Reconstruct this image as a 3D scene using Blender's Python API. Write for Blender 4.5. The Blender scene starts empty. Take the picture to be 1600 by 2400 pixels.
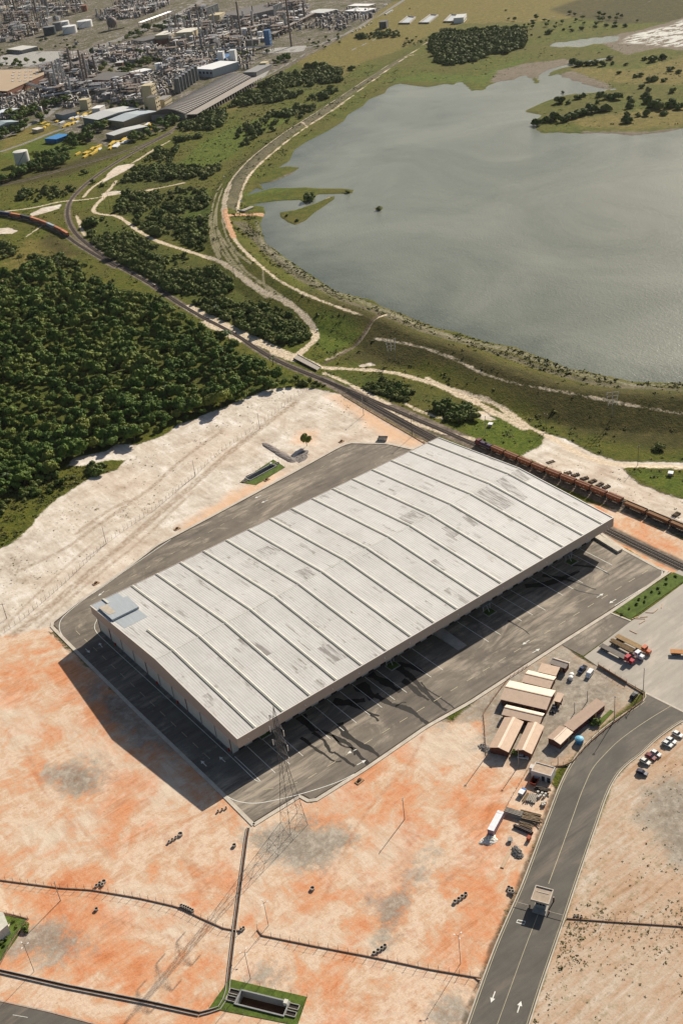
import bpy, bmesh, math, random
import numpy as np
from mathutils import Vector, Matrix
from mathutils.geometry import tessellate_polygon

# ------------------------------------------------------------------ camera
SC = bpy.context.scene
CH = 300.0                                   # camera height above the plain, metres
FPX, PITCH, ROLL, YAW = 2656.53, 0.54515, -0.12239, 0.59962
def cam_axes():
    cp, sp = math.cos(PITCH), math.sin(PITCH)
    f0 = Vector((math.sin(YAW)*cp, math.cos(YAW)*cp, -sp))
    r0 = Vector((math.cos(YAW), -math.sin(YAW), 0)); u0 = r0.cross(f0)
    c, s = math.cos(ROLL), math.sin(ROLL)
    return r0*c+u0*s, u0*c-r0*s, f0
AR, AU, AF = cam_axes()
cd = bpy.data.cameras.new("camera"); cam = bpy.data.objects.new("camera", cd)
SC.collection.objects.link(cam); SC.camera = cam
cam.matrix_world = Matrix(((AR.x, AU.x, -AF.x, 0), (AR.y, AU.y, -AF.y, 0), (AR.z, AU.z, -AF.z, CH), (0, 0, 0, 1)))
cd.sensor_fit = 'HORIZONTAL'; cd.sensor_width = 36; cd.lens = FPX/1600*36
cd.clip_start = 1; cd.clip_end = 60000
SC.render.resolution_x = 682; SC.render.resolution_y = 1024
# ------------------------------------------------------------------ world, sun, exposure
SUN_AZ, SUN_EL = 19.0, 30.5
w = bpy.data.worlds.new("World"); SC.world = w; w.use_nodes = True
nt = w.node_tree; bg = nt.nodes['Background']
sky = nt.nodes.new('ShaderNodeTexSky'); sky.sky_type = 'NISHITA'; sky.sun_disc = False
sky.sun_elevation = math.radians(SUN_EL); sky.sun_rotation = math.radians(90-SUN_AZ)
sky.dust_density = 1.6; sky.air_density = 1.0; sky.ozone_density = 1.0
nt.links.new(sky.outputs[0], bg.inputs[0]); bg.inputs[1].default_value = 0.052
sd = bpy.data.lights.new("sun", 'SUN'); so = bpy.data.objects.new("sun", sd); SC.collection.objects.link(so)
sd.energy = 4.9; sd.angle = math.radians(0.5); sd.color = (1.0, 0.92, 0.79)
e, a = math.radians(SUN_EL), math.radians(SUN_AZ)
sv = Vector((math.cos(e)*math.cos(a), math.cos(e)*math.sin(a), math.sin(e)))
so.rotation_euler = sv.to_track_quat('Z', 'Y').to_euler(); so.location = sv*500
SC.view_settings.view_transform = 'Standard'; SC.view_settings.look = 'None'
SC.view_settings.gamma = 1.0; SC.view_settings.exposure = 0.55
try:
    SC.cycles.max_bounces = 5; SC.cycles.diffuse_bounces = 2; SC.cycles.glossy_bounces = 2; SC.cycles.transparent_max_bounces = 4
except Exception: pass

RNG = np.random.default_rng(7); random.seed(7)
C = SC.collection
# ------------------------------------------------------------------ photo pixel -> point of the place
_R, _U, _F = np.array(AR), np.array(AU), np.array(AF)
def G(px, py, z=0.0):
    d = _R*((px-800)/FPX) - _U*((py-1200)/FPX) + _F
    t = (z-CH)/d[2]
    return (d[0]*t, d[1]*t)
def GL(pts, z=0.0): return np.array([G(x, y, z) for x, y in pts])

def pl_dist(P, pl):
    """distance and side of points P (n,2) to polyline pl"""
    best = np.full(len(P), 1e9); side = np.ones(len(P)); 
    for a, b in zip(pl[:-1], pl[1:]):
        ab = b-a; L2 = ab@ab+1e-9
        t = np.clip(((P-a)@ab)/L2, 0, 1)
        q = P-(a+t[:, None]*ab); d = np.hypot(q[:, 0], q[:, 1])
        m = d < best-1e-7; best[m] = d[m]
        side[m] = np.sign(ab[0]*(P[m, 1]-a[1])-ab[1]*(P[m, 0]-a[0]))
    return best, side
def inside(P, poly):
    c = np.zeros(len(P), bool); n = len(poly); j = n-1
    for i in range(n):
        a, b = poly[i], poly[j]
        if a[1] != b[1]:
            m = (a[1] > P[:, 1]) != (b[1] > P[:, 1])
            c ^= m & (P[:, 0] < (b[0]-a[0])*(P[:, 1]-a[1])/(b[1]-a[1])+a[0])
        j = i
    return c
LIM = 30.0
def sdf(P, polys):
    out = np.full(len(P), -LIM)
    for poly in polys:
        lo, hi = poly.min(0)-LIM, poly.max(0)+LIM
        m = np.where((P[:, 0] > lo[0]) & (P[:, 0] < hi[0]) & (P[:, 1] > lo[1]) & (P[:, 1] < hi[1]))[0]
        if not len(m): continue
        Q = P[m]; d, _ = pl_dist(Q, np.vstack([poly, poly[:1]]))
        s = np.where(inside(Q, poly), d, -d)
        out[m] = np.maximum(out[m], np.clip(s, -LIM, LIM))
    return out
def ldf(P, lines):
    out = np.full(len(P), -LIM)
    for pl, hw in lines:
        lo, hi = pl.min(0)-LIM, pl.max(0)+LIM
        m = np.where((P[:, 0] > lo[0]) & (P[:, 0] < hi[0]) & (P[:, 1] > lo[1]) & (P[:, 1] < hi[1]))[0]
        if not len(m): continue
        d, _ = pl_dist(P[m], pl); out[m] = np.maximum(out[m], np.clip(hw-d, -LIM, LIM))
    return out
def smooth_pl(pl, n=3):
    pl = np.asarray(pl, float)
    for _ in range(n):
        q = np.empty((2*len(pl)-2, 2)); q[0::2] = .75*pl[:-1]+.25*pl[1:]; q[1::2] = .25*pl[:-1]+.75*pl[1:]
        pl = np.vstack([pl[:1], q, pl[-1:]])
    return pl

# ------------------------------------------------------------------ the lie of the land
WL = 5.0                                     # reservoir level
crest = smooth_pl(GL([(1160, 20), (1009, 92), (930, 145), (872, 180), (800, 230), (703, 291), (614, 356), (572, 400), (542, 450), (530, 500), (545, 552), (572, 590), (620, 632), (671, 664), (722, 689), (770, 712), (846, 734), (900, 752), (978, 790), (1055, 812), (1100, 828), (1183, 866), (1260, 891), (1340, 914), (1420, 925), (1600, 933), (1800, 935)], 8.0), 2)
LAKE_PX = [(1700, 897), (1600, 898), (1483, 894), (1435, 884), (1371, 870), (1336, 864), (1291, 846), (1243, 829), (1208, 813), (1183, 809), (1119, 796), (1071, 778), (1023, 769), (979, 751), (934, 732), (896, 719), (873, 703), (846, 697), (792, 684), (760, 665), (732, 646), (703, 627), (671, 605), (642, 582), (623, 570), (614, 545), (610, 522), (618, 505), (618, 488), (585, 480), (583, 470), (640, 467), (700, 462), (722, 446), (745, 448), (800, 443), (828, 445), (826, 451), (812, 453), (745, 453), (732, 463), (715, 475), (700, 470), (650, 478), (622, 486), (620, 482), (600, 483), (596, 476), (640, 472), (700, 464), (716, 446), (680, 440), (640, 442), (618, 445), (609, 430), (640, 425), (680, 408), (702, 392), (675, 389), (652, 392), (678, 376), (690, 350), (720, 330), (770, 305), (805, 283), (815, 268), (851, 247), (864, 232), (902, 217), (910, 204), (933, 195), (958, 200), (999, 204), (1022, 200), (1045, 195), (1060, 200), (1075, 189), (1088, 198), (1103, 212), (1137, 210), (1142, 200), (1167, 190), (1200, 187), (1223, 176), (1241, 182), (1262, 186), (1264, 174), (1284, 162), (1322, 152), (1380, 141), (1440, 131), (1440, 134), (1380, 145), (1318, 158), (1289, 168), (1282, 179), (1307, 172), (1317, 181), (1353, 191), (1381, 202), (1417, 207), (1442, 209), (1379, 217), (1343, 219), (1312, 225), (1277, 237), (1238, 255), (1228, 260), (1269, 271), (1251, 281), (1261, 288), (1256, 304), (1271, 312), (1302, 310), (1358, 313), (1409, 311), (1481, 317), (1557, 309), (1600, 300), (1720, 285), (1900, 600)]
# the causeway is cut out as land (two overlapping passes above leave a thin spit); simple outlines below
i0 = LAKE_PX.index((583, 470)); i1 = LAKE_PX.index((716, 446))
CAUSE = [(560, 462), (640, 440), (680, 440), (716, 438), (745, 441), (800, 441), (829, 444), (826, 452), (812, 453), (745, 455), (733, 466), (716, 477), (702, 468), (650, 470), (590, 478), (575, 478)]
LAKE_PX = LAKE_PX[:i0]+[(580, 478), (560, 470), (600, 440)]+LAKE_PX[i1+3:]
lake = GL(LAKE_PX, WL)
pond = GL([(1277, 102), (1302, 108), (1368, 108), (1389, 102), (1419, 99), (1450, 94), (1445, 85), (1399, 87), (1353, 93), (1322, 98)], WL)
isles = [GL(p, WL) for p in (CAUSE, [(655, 497), (690, 492), (735, 478), (770, 462), (785, 458), (783, 466), (760, 482), (735, 499), (715, 517), (690, 527), (672, 519), (657, 508)],
    [(878, 488), (884, 483), (893, 482), (898, 487), (893, 492), (882, 493)], [(1245, 184), (1258, 180), (1266, 190), (1258, 197), (1250, 194)],
    [(583, 478), (618, 484), (622, 500), (612, 508), (570, 506), (560, 480)])]
def n2(x, y, s):                              # cheap smooth noise for relief
    return (np.sin(x/s+1.3*np.sin(y/s*.7+.5))+np.sin(y/s*1.13+1.7*np.sin(x/s*.61+2.1))+np.sin((x+y)/s*.57))/3
drains = []
def land(P):
    P = np.asarray(P, float)
    d, sgn = pl_dist(P, crest)
    outer = sgn*OUT > 0
    x, y = P[:, 0], P[:, 1]
    zo = 8*np.clip(1-np.maximum(d-2.5, 0)/25, 0, 1)
    zo = np.where(d > 20, zo*1.0, zo)
    zi = 8-2.6*np.clip((d-2.5)/14, 0, 1)
    z = np.where(outer, zo, zi)
    z += np.where(outer & (d > 30), 0.0, .12*n2(x, y, 5))
    l = np.maximum(sdf(P, [lake]), sdf(P, [pond]))
    il = sdf(P, isles)
    l = np.where(il > -6, np.minimum(l, -il), l)
    inner = ~outer
    zz = np.where(l > 0, WL-.12-np.minimum(l*.25, 2.2), np.maximum(np.minimum(z, WL+.12+(-l)*.22), WL+.1))
    near = (l > -LIM+.1) & (inner | (l > 0))
    z = np.where(near, zz, z)
    z += np.where(inner & (l < -8), .25*n2(x, y, 23), 0)
    return z
OUT = 1
_d, _s = pl_dist(np.array([G(150, 1200)]), crest); OUT = float(_s[0])
def zat(x, y): return float(land(np.array([[x, y]]))[0])
def GT(px, py):
    """the point of the land seen at a photo pixel"""
    z = 0.0
    for _ in range(6):
        x, y = G(px, py, z); z = .5*z+.5*zat(x, y) if _ else zat(x, y)
    return (x, y, z)

# ------------------------------------------------------------------ materials
def lin(r, g, b):
    f = lambda c: (c/255/12.92) if c/255 <= .04045 else ((c/255+.055)/1.055)**2.4
    return (f(r), f(g), f(b))
class NT:
    def __init__(s, name):
        s.m = bpy.data.materials.new(name); s.m.use_nodes = True; s.t = s.m.node_tree
        s.b = s.t.nodes['Principled BSDF']; s.b.inputs['Roughness'].default_value = .9
        s.b.inputs['Specular IOR Level'].default_value = .2
        s.pos = s.t.nodes.new('ShaderNodeNewGeometry').outputs['Position']
        s.obj = s.t.nodes.new('ShaderNodeTexCoord').outputs['Object']
    def l(s, o, i):
        if isinstance(o, (int, float)): i.default_value = o
        elif isinstance(o, tuple): i.default_value = (*o, 1) if len(o) == 3 and len(i.default_value) == 4 else o
        else: s.t.links.new(o, i)
    def noise(s, scale, detail=3, rough=.6, vec=None, dist=0, stretch=None, rot=0):
        v = vec or s.pos
        if stretch or rot:
            mp = s.t.nodes.new('ShaderNodeMapping'); mp.inputs['Scale'].default_value = stretch or (1, 1, 1); mp.inputs['Rotation'].default_value = (0, 0, rot)
            s.t.links.new(v, mp.inputs[0]); v = mp.outputs[0]
        n = s.t.nodes.new('ShaderNodeTexNoise'); n.inputs['Scale'].default_value = scale; n.inputs['Detail'].default_value = detail
        n.inputs['Roughness'].default_value = rough; n.inputs['Distortion'].default_value = dist
        s.t.links.new(v, n.inputs['Vector']); return n.outputs['Fac']
    def math(s, op, a, b=0.0, c=None, clamp=False):
        n = s.t.nodes.new('ShaderNodeMath'); n.operation = op; n.use_clamp = clamp
        s.l(a, n.inputs[0]); s.l(b, n.inputs[1])
        if c is not None: s.l(c, n.inputs[2])
        return n.outputs[0]
    def mr(s, v, a, b, c=0.0, d=1.0, smooth=False):
        n = s.t.nodes.new('ShaderNodeMapRange'); n.clamp = True
        if smooth: n.interpolation_type = 'SMOOTHSTEP'
        s.l(v, n.inputs[0]); n.inputs[1].default_value = a; n.inputs[2].default_value = b; n.inputs[3].default_value = c; n.inputs[4].default_value = d
        return n.outputs[0]
    def mix(s, f, a, b, mode='MIX'):
        n = s.t.nodes.new('ShaderNodeMix'); n.data_type = 'RGBA'; n.blend_type = mode; n.clamp_factor = True
        s.l(f, n.inputs[0]); s.l(a, n.inputs[6]); s.l(b, n.inputs[7]); return n.outputs[2]
    def ramp(s, v, stops):
        n = s.t.nodes.new('ShaderNodeValToRGB'); r = n.color_ramp
        while len(r.elements) < len(stops): r.elements.new(.5)
        for el, (p, c) in zip(r.elements, stops): el.position = p; el.color = (*c, 1)
        s.l(v, n.inputs[0]); return n.outputs[0]
    def attr(s, name):
        n = s.t.nodes.new('ShaderNodeAttribute'); n.attribute_name = name; return n.outputs['Fac']
    def base(s, c): s.l(c, s.b.inputs['Base Color'])
    def bump(s, h, st=.5, dist=1.0):
        n = s.t.nodes.new('ShaderNodeBump'); n.inputs['Strength'].default_value = st; n.inputs['Distance'].default_value = dist
        s.t.links.new(h, n.inputs['Height']); s.t.links.new(n.outputs[0], s.b.inputs['Normal'])
    def rand(s): return s.t.nodes.new('ShaderNodeObjectInfo').outputs['Random']
_M = {}
def plain(name, col, rough=.8, metal=0.0, var=.25, sc=.8, spec=.25, emit=None):
    """weathered paint, metal, concrete: one colour with worn, blotchy variation"""
    if name in _M: return _M[name]
    n = NT(name); n.b.inputs['Roughness'].default_value = rough; n.b.inputs['Metallic'].default_value = metal
    n.b.inputs['Specular IOR Level'].default_value = spec
    k = n.noise(sc, 4, .65); k2 = n.noise(sc*7, 2, .5)
    f = n.math('ADD', n.math('MULTIPLY', k, .7), n.math('MULTIPLY', k2, .3))
    lo = tuple(c*(1-var) for c in col); hi = tuple(min(1, c*(1+var*.8)) for c in col)
    n.base(n.mix(n.mr(f, .3, .7), lo, hi)); _M[name] = n.m; return n.m

# ------------------------------------------------------------------ mesh and object helpers
class MB:
    def __init__(s): s.v = []; s.f = []
    def add(s, vs, fs):
        o = len(s.v); s.v += [tuple(map(float, v)) for v in vs]; s.f += [tuple(i+o for i in f) for f in fs]; return s
    def box(s, c, d, rz=0.0, tilt=None):
        x, y, z = (k/2 for k in d); M = Matrix.Rotation(rz, 3, 'Z')
        if tilt: M = M @ Matrix.Rotation(tilt[0], 3, 'X') @ Matrix.Rotation(tilt[1], 3, 'Y')
        vs = [M @ Vector(p)+Vector(c) for p in ((-x, -y, -z), (x, -y, -z), (x, y, -z), (-x, y, -z), (-x, -y, z), (x, -y, z), (x, y, z), (-x, y, z))]
        return s.add(vs, [(0, 3, 2, 1), (4, 5, 6, 7), (0, 1, 5, 4), (1, 2, 6, 5), (2, 3, 7, 6), (3, 0, 4, 7)])
    def cyl(s, p0, p1, r0, r1=None, n=8, caps=True):
        r1 = r0 if r1 is None else r1; p0, p1 = Vector(p0), Vector(p1); d = (p1-p0)
        if d.length < 1e-6: return s
        d.normalize(); u = d.orthogonal().normalized(); w_ = d.cross(u)
        vs = [p+(u*math.cos(t)+w_*math.sin(t))*r for p, r in ((p0, r0), (p1, r1)) for t in [2*math.pi*i/n for i in range(n)]]
        fs = [(i, (i+1) % n, n+(i+1) % n, n+i) for i in range(n)]
        if caps: fs += [tuple(range(n-1, -1, -1)), tuple(range(n, 2*n))]
        return s.add(vs, fs)
    def bar(s, p0, p1, t=.15): return s.cyl(p0, p1, t/2*1.2, n=4)
    def lathe(s, prof, c=(0, 0, 0), n=16):
        vs = []; fs = []
        for r, z in prof:
            for i in range(n): t = 2*math.pi*i/n; vs.append((c[0]+r*math.cos(t), c[1]+r*math.sin(t), c[2]+z))
        for k in range(len(prof)-1):
            for i in range(n): fs.append((k*n+i, k*n+(i+1) % n, (k+1)*n+(i+1) % n, (k+1)*n+i))
        fs.append(tuple(range((len(prof)-1)*n, len(prof)*n))); return s.add(vs, fs)
    def prism(s, poly, z0, z1):
        n = len(poly); ar = sum(poly[i][0]*poly[(i+1) % n][1]-poly[(i+1) % n][0]*poly[i][1] for i in range(n))
        poly = list(poly) if ar > 0 else list(poly)[::-1]
        vs = [(x, y, z0) for x, y in poly]+[(x, y, z1) for x, y in poly]
        tri = tessellate_polygon([[Vector((x, y, 0)) for x, y in poly]])
        fs = [(i, (i+1) % n, n+(i+1) % n, n+i) for i in range(n)]
        for t in tri:
            a_, b_, c_ = t; q = poly
            if (q[b_][0]-q[a_][0])*(q[c_][1]-q[a_][1])-(q[c_][0]-q[a_][0])*(q[b_][1]-q[a_][1]) < 0: t = (a_, c_, b_)
            fs.append(tuple(n+i for i in t)); fs.append(tuple(reversed(t)))
        return s.add(vs, fs)
    def profile(s, pts, x0, x1, axis='x'):
        """extrude a (y,z) outline along x"""
        n = len(pts); vs = [(x0, y, z) for y, z in pts]+[(x1, y, z) for y, z in pts]
        return s.add(vs, [(i, (i+1) % n, n+(i+1) % n, n+i) for i in range(n)]+[tuple(range(n-1, -1, -1)), tuple(range(n, 2*n))])
    def ball(s, c, r, n=10, m=6, sz=1.0):
        prof = [(r*math.sin(math.pi*k/m)+1e-3, -r*sz*math.cos(math.pi*k/m)) for k in range(m+1)]
        return s.lathe(prof, c, n)
def link(name, vs, fs, m, parent=None, loc=None, smooth=False, rz=0.0):
    me = bpy.data.meshes.new(name); me.from_pydata(vs, [], fs); me.materials.append(m)
    if smooth: me.polygons.foreach_set('use_smooth', [True]*len(me.polygons))
    me.update(); o = bpy.data.objects.new(name, me); C.objects.link(o)
    if parent: o.parent = parent
    if loc: o.location = loc
    if rz: o.rotation_euler.z = rz
    return o
def part(name, mb, m, parent, label=None, smooth=False):
    bm = bmesh.new(); me = bpy.data.meshes.new(name); me.from_pydata(mb.v, [], mb.f); bm.from_mesh(me)
    bmesh.ops.recalc_face_normals(bm, faces=bm.faces); bm.to_mesh(me); bm.free()
    me.materials.append(m)
    if smooth: me.polygons.foreach_set('use_smooth', [True]*len(me.polygons))
    o = bpy.data.objects.new(name, me); C.objects.link(o); o.parent = parent
    if label: o['label'] = label
    return o
def tag(o, label=None, cat=None, group=None, kind=None):
    for k, v in (('label', label), ('category', cat), ('group', group), ('kind', kind)):
        if v: o[k] = v
        elif k in o and v == '': del o[k]
    return o
def thing(name, label, cat, loc=(0, 0, 0), rz=0.0, group=None, kind=None):
    o = bpy.data.objects.new(name, None); C.objects.link(o); o.location = loc; o.rotation_euler.z = rz; o.empty_display_size = 1
    return tag(o, label, cat, group, kind)
def kids(o): return KID.get(o.name, [])
def dup(o, loc=None, rz=None, label=None, group=None, scale=None, parent=None):
    c = o.copy(); C.objects.link(c)
    if parent: c.parent = parent
    else:
        if loc is not None: c.location = loc
        if rz is not None: c.rotation_euler.z = rz
        if scale is not None: c.scale = scale if hasattr(scale, '__len__') else (scale,)*3
        if label: c['label'] = label
        if group: c['group'] = group
    for ch in list(o.children): dup(ch, parent=c)
    return c
def move(o, loc, rz, label=None, group=None, scale=None):
    o.location = loc; o.rotation_euler.z = rz
    if label: o['label'] = label
    if group: o['group'] = group
    if scale is not None: o.scale = scale if hasattr(scale, '__len__') else (scale,)*3
    return o
def sheet(name, poly, z, m, parent=None, thick=None):
    mb = MB(); mb.prism([tuple(p) for p in poly], (z-.3) if thick is None else z-thick, z)
    return part(name, mb, m, parent)
def ribbon(mb, pl, wd, z, t=.02):
    pl = np.asarray(pl, float); n = len(pl); d = np.gradient(pl, axis=0); d /= np.hypot(d[:, 0], d[:, 1])[:, None]+1e-9
    nn = np.stack([-d[:, 1], d[:, 0]], 1)*(wd/2)
    vs = []; zz = z if hasattr(z, '__len__') else [z]*n
    for p, q, h in zip(pl, nn, zz): vs += [(p[0]+q[0], p[1]+q[1], h), (p[0]-q[0], p[1]-q[1], h), (p[0]+q[0], p[1]+q[1], h-t), (p[0]-q[0], p[1]-q[1], h-t)]
    fs = []
    for i in range(n-1):
        a_, b_ = 4*i, 4*i+4; fs += [(a_, b_, b_+1, a_+1), (a_, a_+2, b_+2, b_), (a_+1, b_+1, b_+3, a_+3), (a_+2, a_+3, b_+3, b_+2)]
    fs += [(0, 1, 3, 2), (4*n-4, 4*n-2, 4*n-1, 4*n-3)]
    mb.add(vs, fs); return mb
def resample(pl, step):
    pl = np.asarray(pl, float); s = np.r_[0, np.cumsum(np.hypot(*np.diff(pl, axis=0).T))]
    t = np.linspace(0, s[-1], max(2, int(s[-1]/step)+1)); return np.stack([np.interp(t, s, pl[:, 0]), np.interp(t, s, pl[:, 1])], 1)
# ------------------------------------------------------------------ the ground: what covers it where
def PP(*l): return [GL(p) for p in l]
def PPz(z, *l): return [GL(p, z) for p in l]
SAND = PP([(-120, 1370), (0, 1288), (41, 1264), (77, 1231), (96, 1202), (134, 1170), (166, 1151), (207, 1122), (274, 1100), (297, 1078), (261, 1078), (200, 1090), (153, 1093), (172, 1073), (249, 1057), (274, 1041), (322, 1042), (383, 1020), (415, 998), (477, 973), (561, 938), (637, 911), (668, 908), (744, 910), (802, 925), (848, 952), (897, 982), (960, 1018), (1010, 1045), (900, 1120), (400, 1330), (130, 1480), (-120, 1530)],
    [(1218, 1068), (1270, 1045), (1277, 1015), (1330, 1032), (1390, 1062), (1440, 1080), (1600, 1083), (1640, 1084), (1640, 1094), (1500, 1092), (1455, 1095), (1500, 1135), (1560, 1158), (1640, 1180), (1640, 1248), (1560, 1218), (1450, 1165), (1350, 1120), (1260, 1085)],
    [(70, 500), (100, 486), (143, 478), (140, 488), (110, 497), (75, 507)], [(-20, 536), (20, 532), (42, 540), (30, 547), (-20, 548)],
    [(1110, 960), (1130, 963), (1165, 985), (1130, 985), (1108, 972)], [(255, 403), (275, 388), (300, 383), (318, 383), (300, 397), (270, 412), (240, 428)],
    [(838, 855), (870, 850), (880, 856), (845, 860)], [(240, 452), (270, 446), (285, 448), (270, 456), (240, 460)])
ORANGE = PP([(-150, 1505), (0, 1492), (112, 1470), (300, 1650), (700, 1700), (1040, 1690), (1135, 1668), (1190, 1760), (1262, 1800), (1306, 1850), (1280, 1925), (1240, 2032), (1190, 2150), (1153, 2234), (1085, 2480), (500, 2600), (-250, 2600)],
    [(985, 1030), (1180, 1100), (1300, 1160), (1463, 1200), (1600, 1262), (1700, 1300), (1700, 1400), (1600, 1352), (1540, 1325), (1440, 1275), (1400, 1250), (1100, 1100)])
FADE = PP([(802, 925), (848, 952), (897, 982), (960, 1018), (997, 1040), (960, 1045), (900, 1030), (860, 990), (800, 950), (770, 925)],
    [(600, 1118), (680, 1100), (560, 1180), (430, 1245), (430, 1230)], [(700, 1010), (740, 1015), (735, 1040), (690, 1040)])
TAN = PP([(1700, 1640), (1600, 1692), (1540, 1733), (1483, 1777), (1439, 1829), (1401, 1927), (1345, 2089), (1298, 2228), (1230, 2430), (1500, 2600), (1800, 2500), (1800, 1700)],
    [(1045, 1700), (1130, 1630), (1230, 1555), (1250, 1560), (1150, 1690)], [(1185, 1545), (1300, 1500), (1370, 1545), (1505, 1620), (1410, 1705), (1330, 1790), (1260, 1830), (1180, 1780), (1130, 1770), (1130, 1650)])
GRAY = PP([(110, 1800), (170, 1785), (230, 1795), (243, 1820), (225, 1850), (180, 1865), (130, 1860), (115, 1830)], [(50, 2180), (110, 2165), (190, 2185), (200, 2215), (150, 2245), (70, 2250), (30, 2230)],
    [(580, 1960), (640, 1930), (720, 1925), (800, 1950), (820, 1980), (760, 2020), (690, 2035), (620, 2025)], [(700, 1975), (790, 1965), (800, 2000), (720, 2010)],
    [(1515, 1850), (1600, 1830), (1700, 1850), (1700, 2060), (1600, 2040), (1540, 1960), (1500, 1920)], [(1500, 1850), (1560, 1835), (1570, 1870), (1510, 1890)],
    [(590, 2285), (650, 2280), (670, 2310), (610, 2315)], [(890, 2120), (950, 2060), (1000, 2000), (1010, 2030), (950, 2130), (900, 2200)], [(1025, 2360), (1060, 2352), (1105, 2400), (1095, 2440), (1010, 2440)],  # last outline: round cast shadow of something unseen, painted into the soil
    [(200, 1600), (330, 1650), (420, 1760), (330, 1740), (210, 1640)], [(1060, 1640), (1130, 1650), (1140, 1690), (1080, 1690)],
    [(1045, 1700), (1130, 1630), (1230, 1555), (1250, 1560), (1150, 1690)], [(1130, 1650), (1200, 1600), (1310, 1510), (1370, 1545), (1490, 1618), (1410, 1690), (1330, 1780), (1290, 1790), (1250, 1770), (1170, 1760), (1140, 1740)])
PALE = PP([(0, 1640), (60, 1650), (90, 1720), (30, 1760), (-50, 1740)], [(150, 1690), (260, 1720), (330, 1800), (250, 1830), (150, 1780)], [(320, 1810), (400, 1790), (440, 1850), (360, 1890)],
    [(960, 1720), (1060, 1680), (1130, 1690), (1100, 1780), (1000, 1800), (930, 1760)], [(880, 1950), (960, 1940), (1000, 2010), (940, 2100), (850, 2080), (860, 2000)], [(250, 2090), (460, 2120), (540, 2200), (430, 2190), (260, 2160)],
    [(690, 1700), (830, 1850), (700, 1900), (620, 1960), (590, 1940), (700, 1880)], [(580, 2020), (700, 2030), (640, 2080), (590, 2110), (560, 2080)], [(60, 1940), (170, 1930), (200, 1990), (80, 2000)], [(1340, 2200), (1500, 2180), (1640, 2240), (1640, 2400), (1500, 2420), (1300, 2350)],
    [(640, 2170), (760, 2190), (880, 2220), (760, 2215), (640, 2190)], [(150, 1930), (220, 1900), (230, 1960), (180, 1980)])
RUST = PP([(250, 1870), (300, 1860), (320, 1900), (260, 1920)], [(300, 1960), (340, 1930), (350, 1960), (310, 1990)], [(0, 1570), (70, 1590), (60, 1650), (0, 1640)], [(450, 2040), (520, 2030), (540, 2080), (470, 2090)],
    [(720, 2080), (760, 2050), (770, 2090), (720, 2110)], [(200, 2150), (320, 2155), (310, 2200), (240, 2195)], [(240, 2250), (310, 2240), (330, 2270), (260, 2290)], [(760, 2360), (800, 2340), (810, 2400), (770, 2420)], [(250, 1810), (330, 1820), (340, 1850), (260, 1850)],
    [(900, 2050), (960, 2030), (930, 2160), (900, 2140)], [(880, 1700), (960, 1690), (930, 1790), (830, 1830)], [(130, 1560), (200, 1540), (260, 1680), (200, 1700)], [(1090, 1880), (1190, 1850), (1180, 2000), (1120, 2050), (1080, 1950)], [(1050, 2150), (1150, 2120), (1100, 2270), (1060, 2260)])
GREEN = PP([(400, 400), (470, 335), (540, 300), (640, 262), (700, 250), (690, 275), (600, 320), (520, 380), (450, 400)], [(420, 450), (490, 440), (500, 530), (470, 590), (440, 520)],
    [(740, 745), (830, 760), (850, 790), (770, 830), (730, 800)], [(1125, 965), (1200, 980), (1275, 1045), (1220, 1068), (1150, 1050), (1090, 1020)], [(1455, 1100), (1520, 1105), (1640, 1130), (1640, 1180), (1560, 1155)],
    [(0, 360), (60, 310), (130, 320), (180, 320), (200, 350), (120, 365), (40, 380)], [(880, 200), (1000, 180), (1140, 190), (1100, 205), (960, 200)], [(1090, 200), (1150, 175), (1210, 150), (1240, 145), (1160, 190), (1130, 212)],
    [(640, 560), (690, 600), (720, 640), (690, 640), (650, 600)], [(560, 470), (620, 450), (700, 455), (600, 475)],
    [(560, 1130), (572, 1120), (640, 1078), (668, 1094), (600, 1132)], [(0, 2150), (66, 2153), (25, 2240), (-30, 2290), (-30, 2150)], [(1240, 1560), (1310, 1512), (1335, 1530), (1300, 1545), (1240, 1575)])
DRY = PP([(700, 100), (760, 62), (830, 40), (870, 10), (1100, -20), (1450, -30), (1420, 20), (1380, 45), (1250, 60), (1150, 60), (1020, 75), (930, 120), (860, 140), (800, 180), (760, 190), (720, 170), (680, 120)], [(100, 90), (190, 70), (330, 55), (340, 75), (260, 100), (180, 120), (90, 115)], [(0, 340), (20, 300), (120, 290), (130, 310), (60, 335), (10, 360)],
    [(430, 300), (560, 240), (700, 170), (690, 180), (560, 250), (440, 312)], [(1340, 290), (1500, 270), (1640, 260), (1640, 300), (1500, 315), (1360, 308)], [(1320, 165), (1480, 175), (1640, 130), (1640, 210), (1450, 205), (1400, 200)], [(1450, 1110), (1440, 980), (1500, 900)][:0] or [(10, 620), (60, 560), (150, 560), (180, 600), (110, 620), (40, 640)])
DARK = PP([(1340, 10), (1440, -10), (1700, -30), (1700, 40), (1560, 60), (1450, 65), (1330, 45), (1290, 30)], [(-60, 420), (60, 410), (150, 385), (250, 350), (330, 330), (260, 370), (160, 410), (60, 430), (-60, 445)],
    [(720, 700), (850, 740), (905, 760), (978, 798), (1055, 822), (1183, 874), (1260, 898), (1340, 920), (1420, 932), (1700, 945), (1700, 1060), (1560, 1060), (1460, 1040), (1350, 1020), (1280, 990), (1150, 910), (1070, 880), (990, 860), (905, 860), (800, 840), (860, 790), (780, 740)],
    [(120, 540), (200, 600), (130, 600), (90, 570)])
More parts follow.
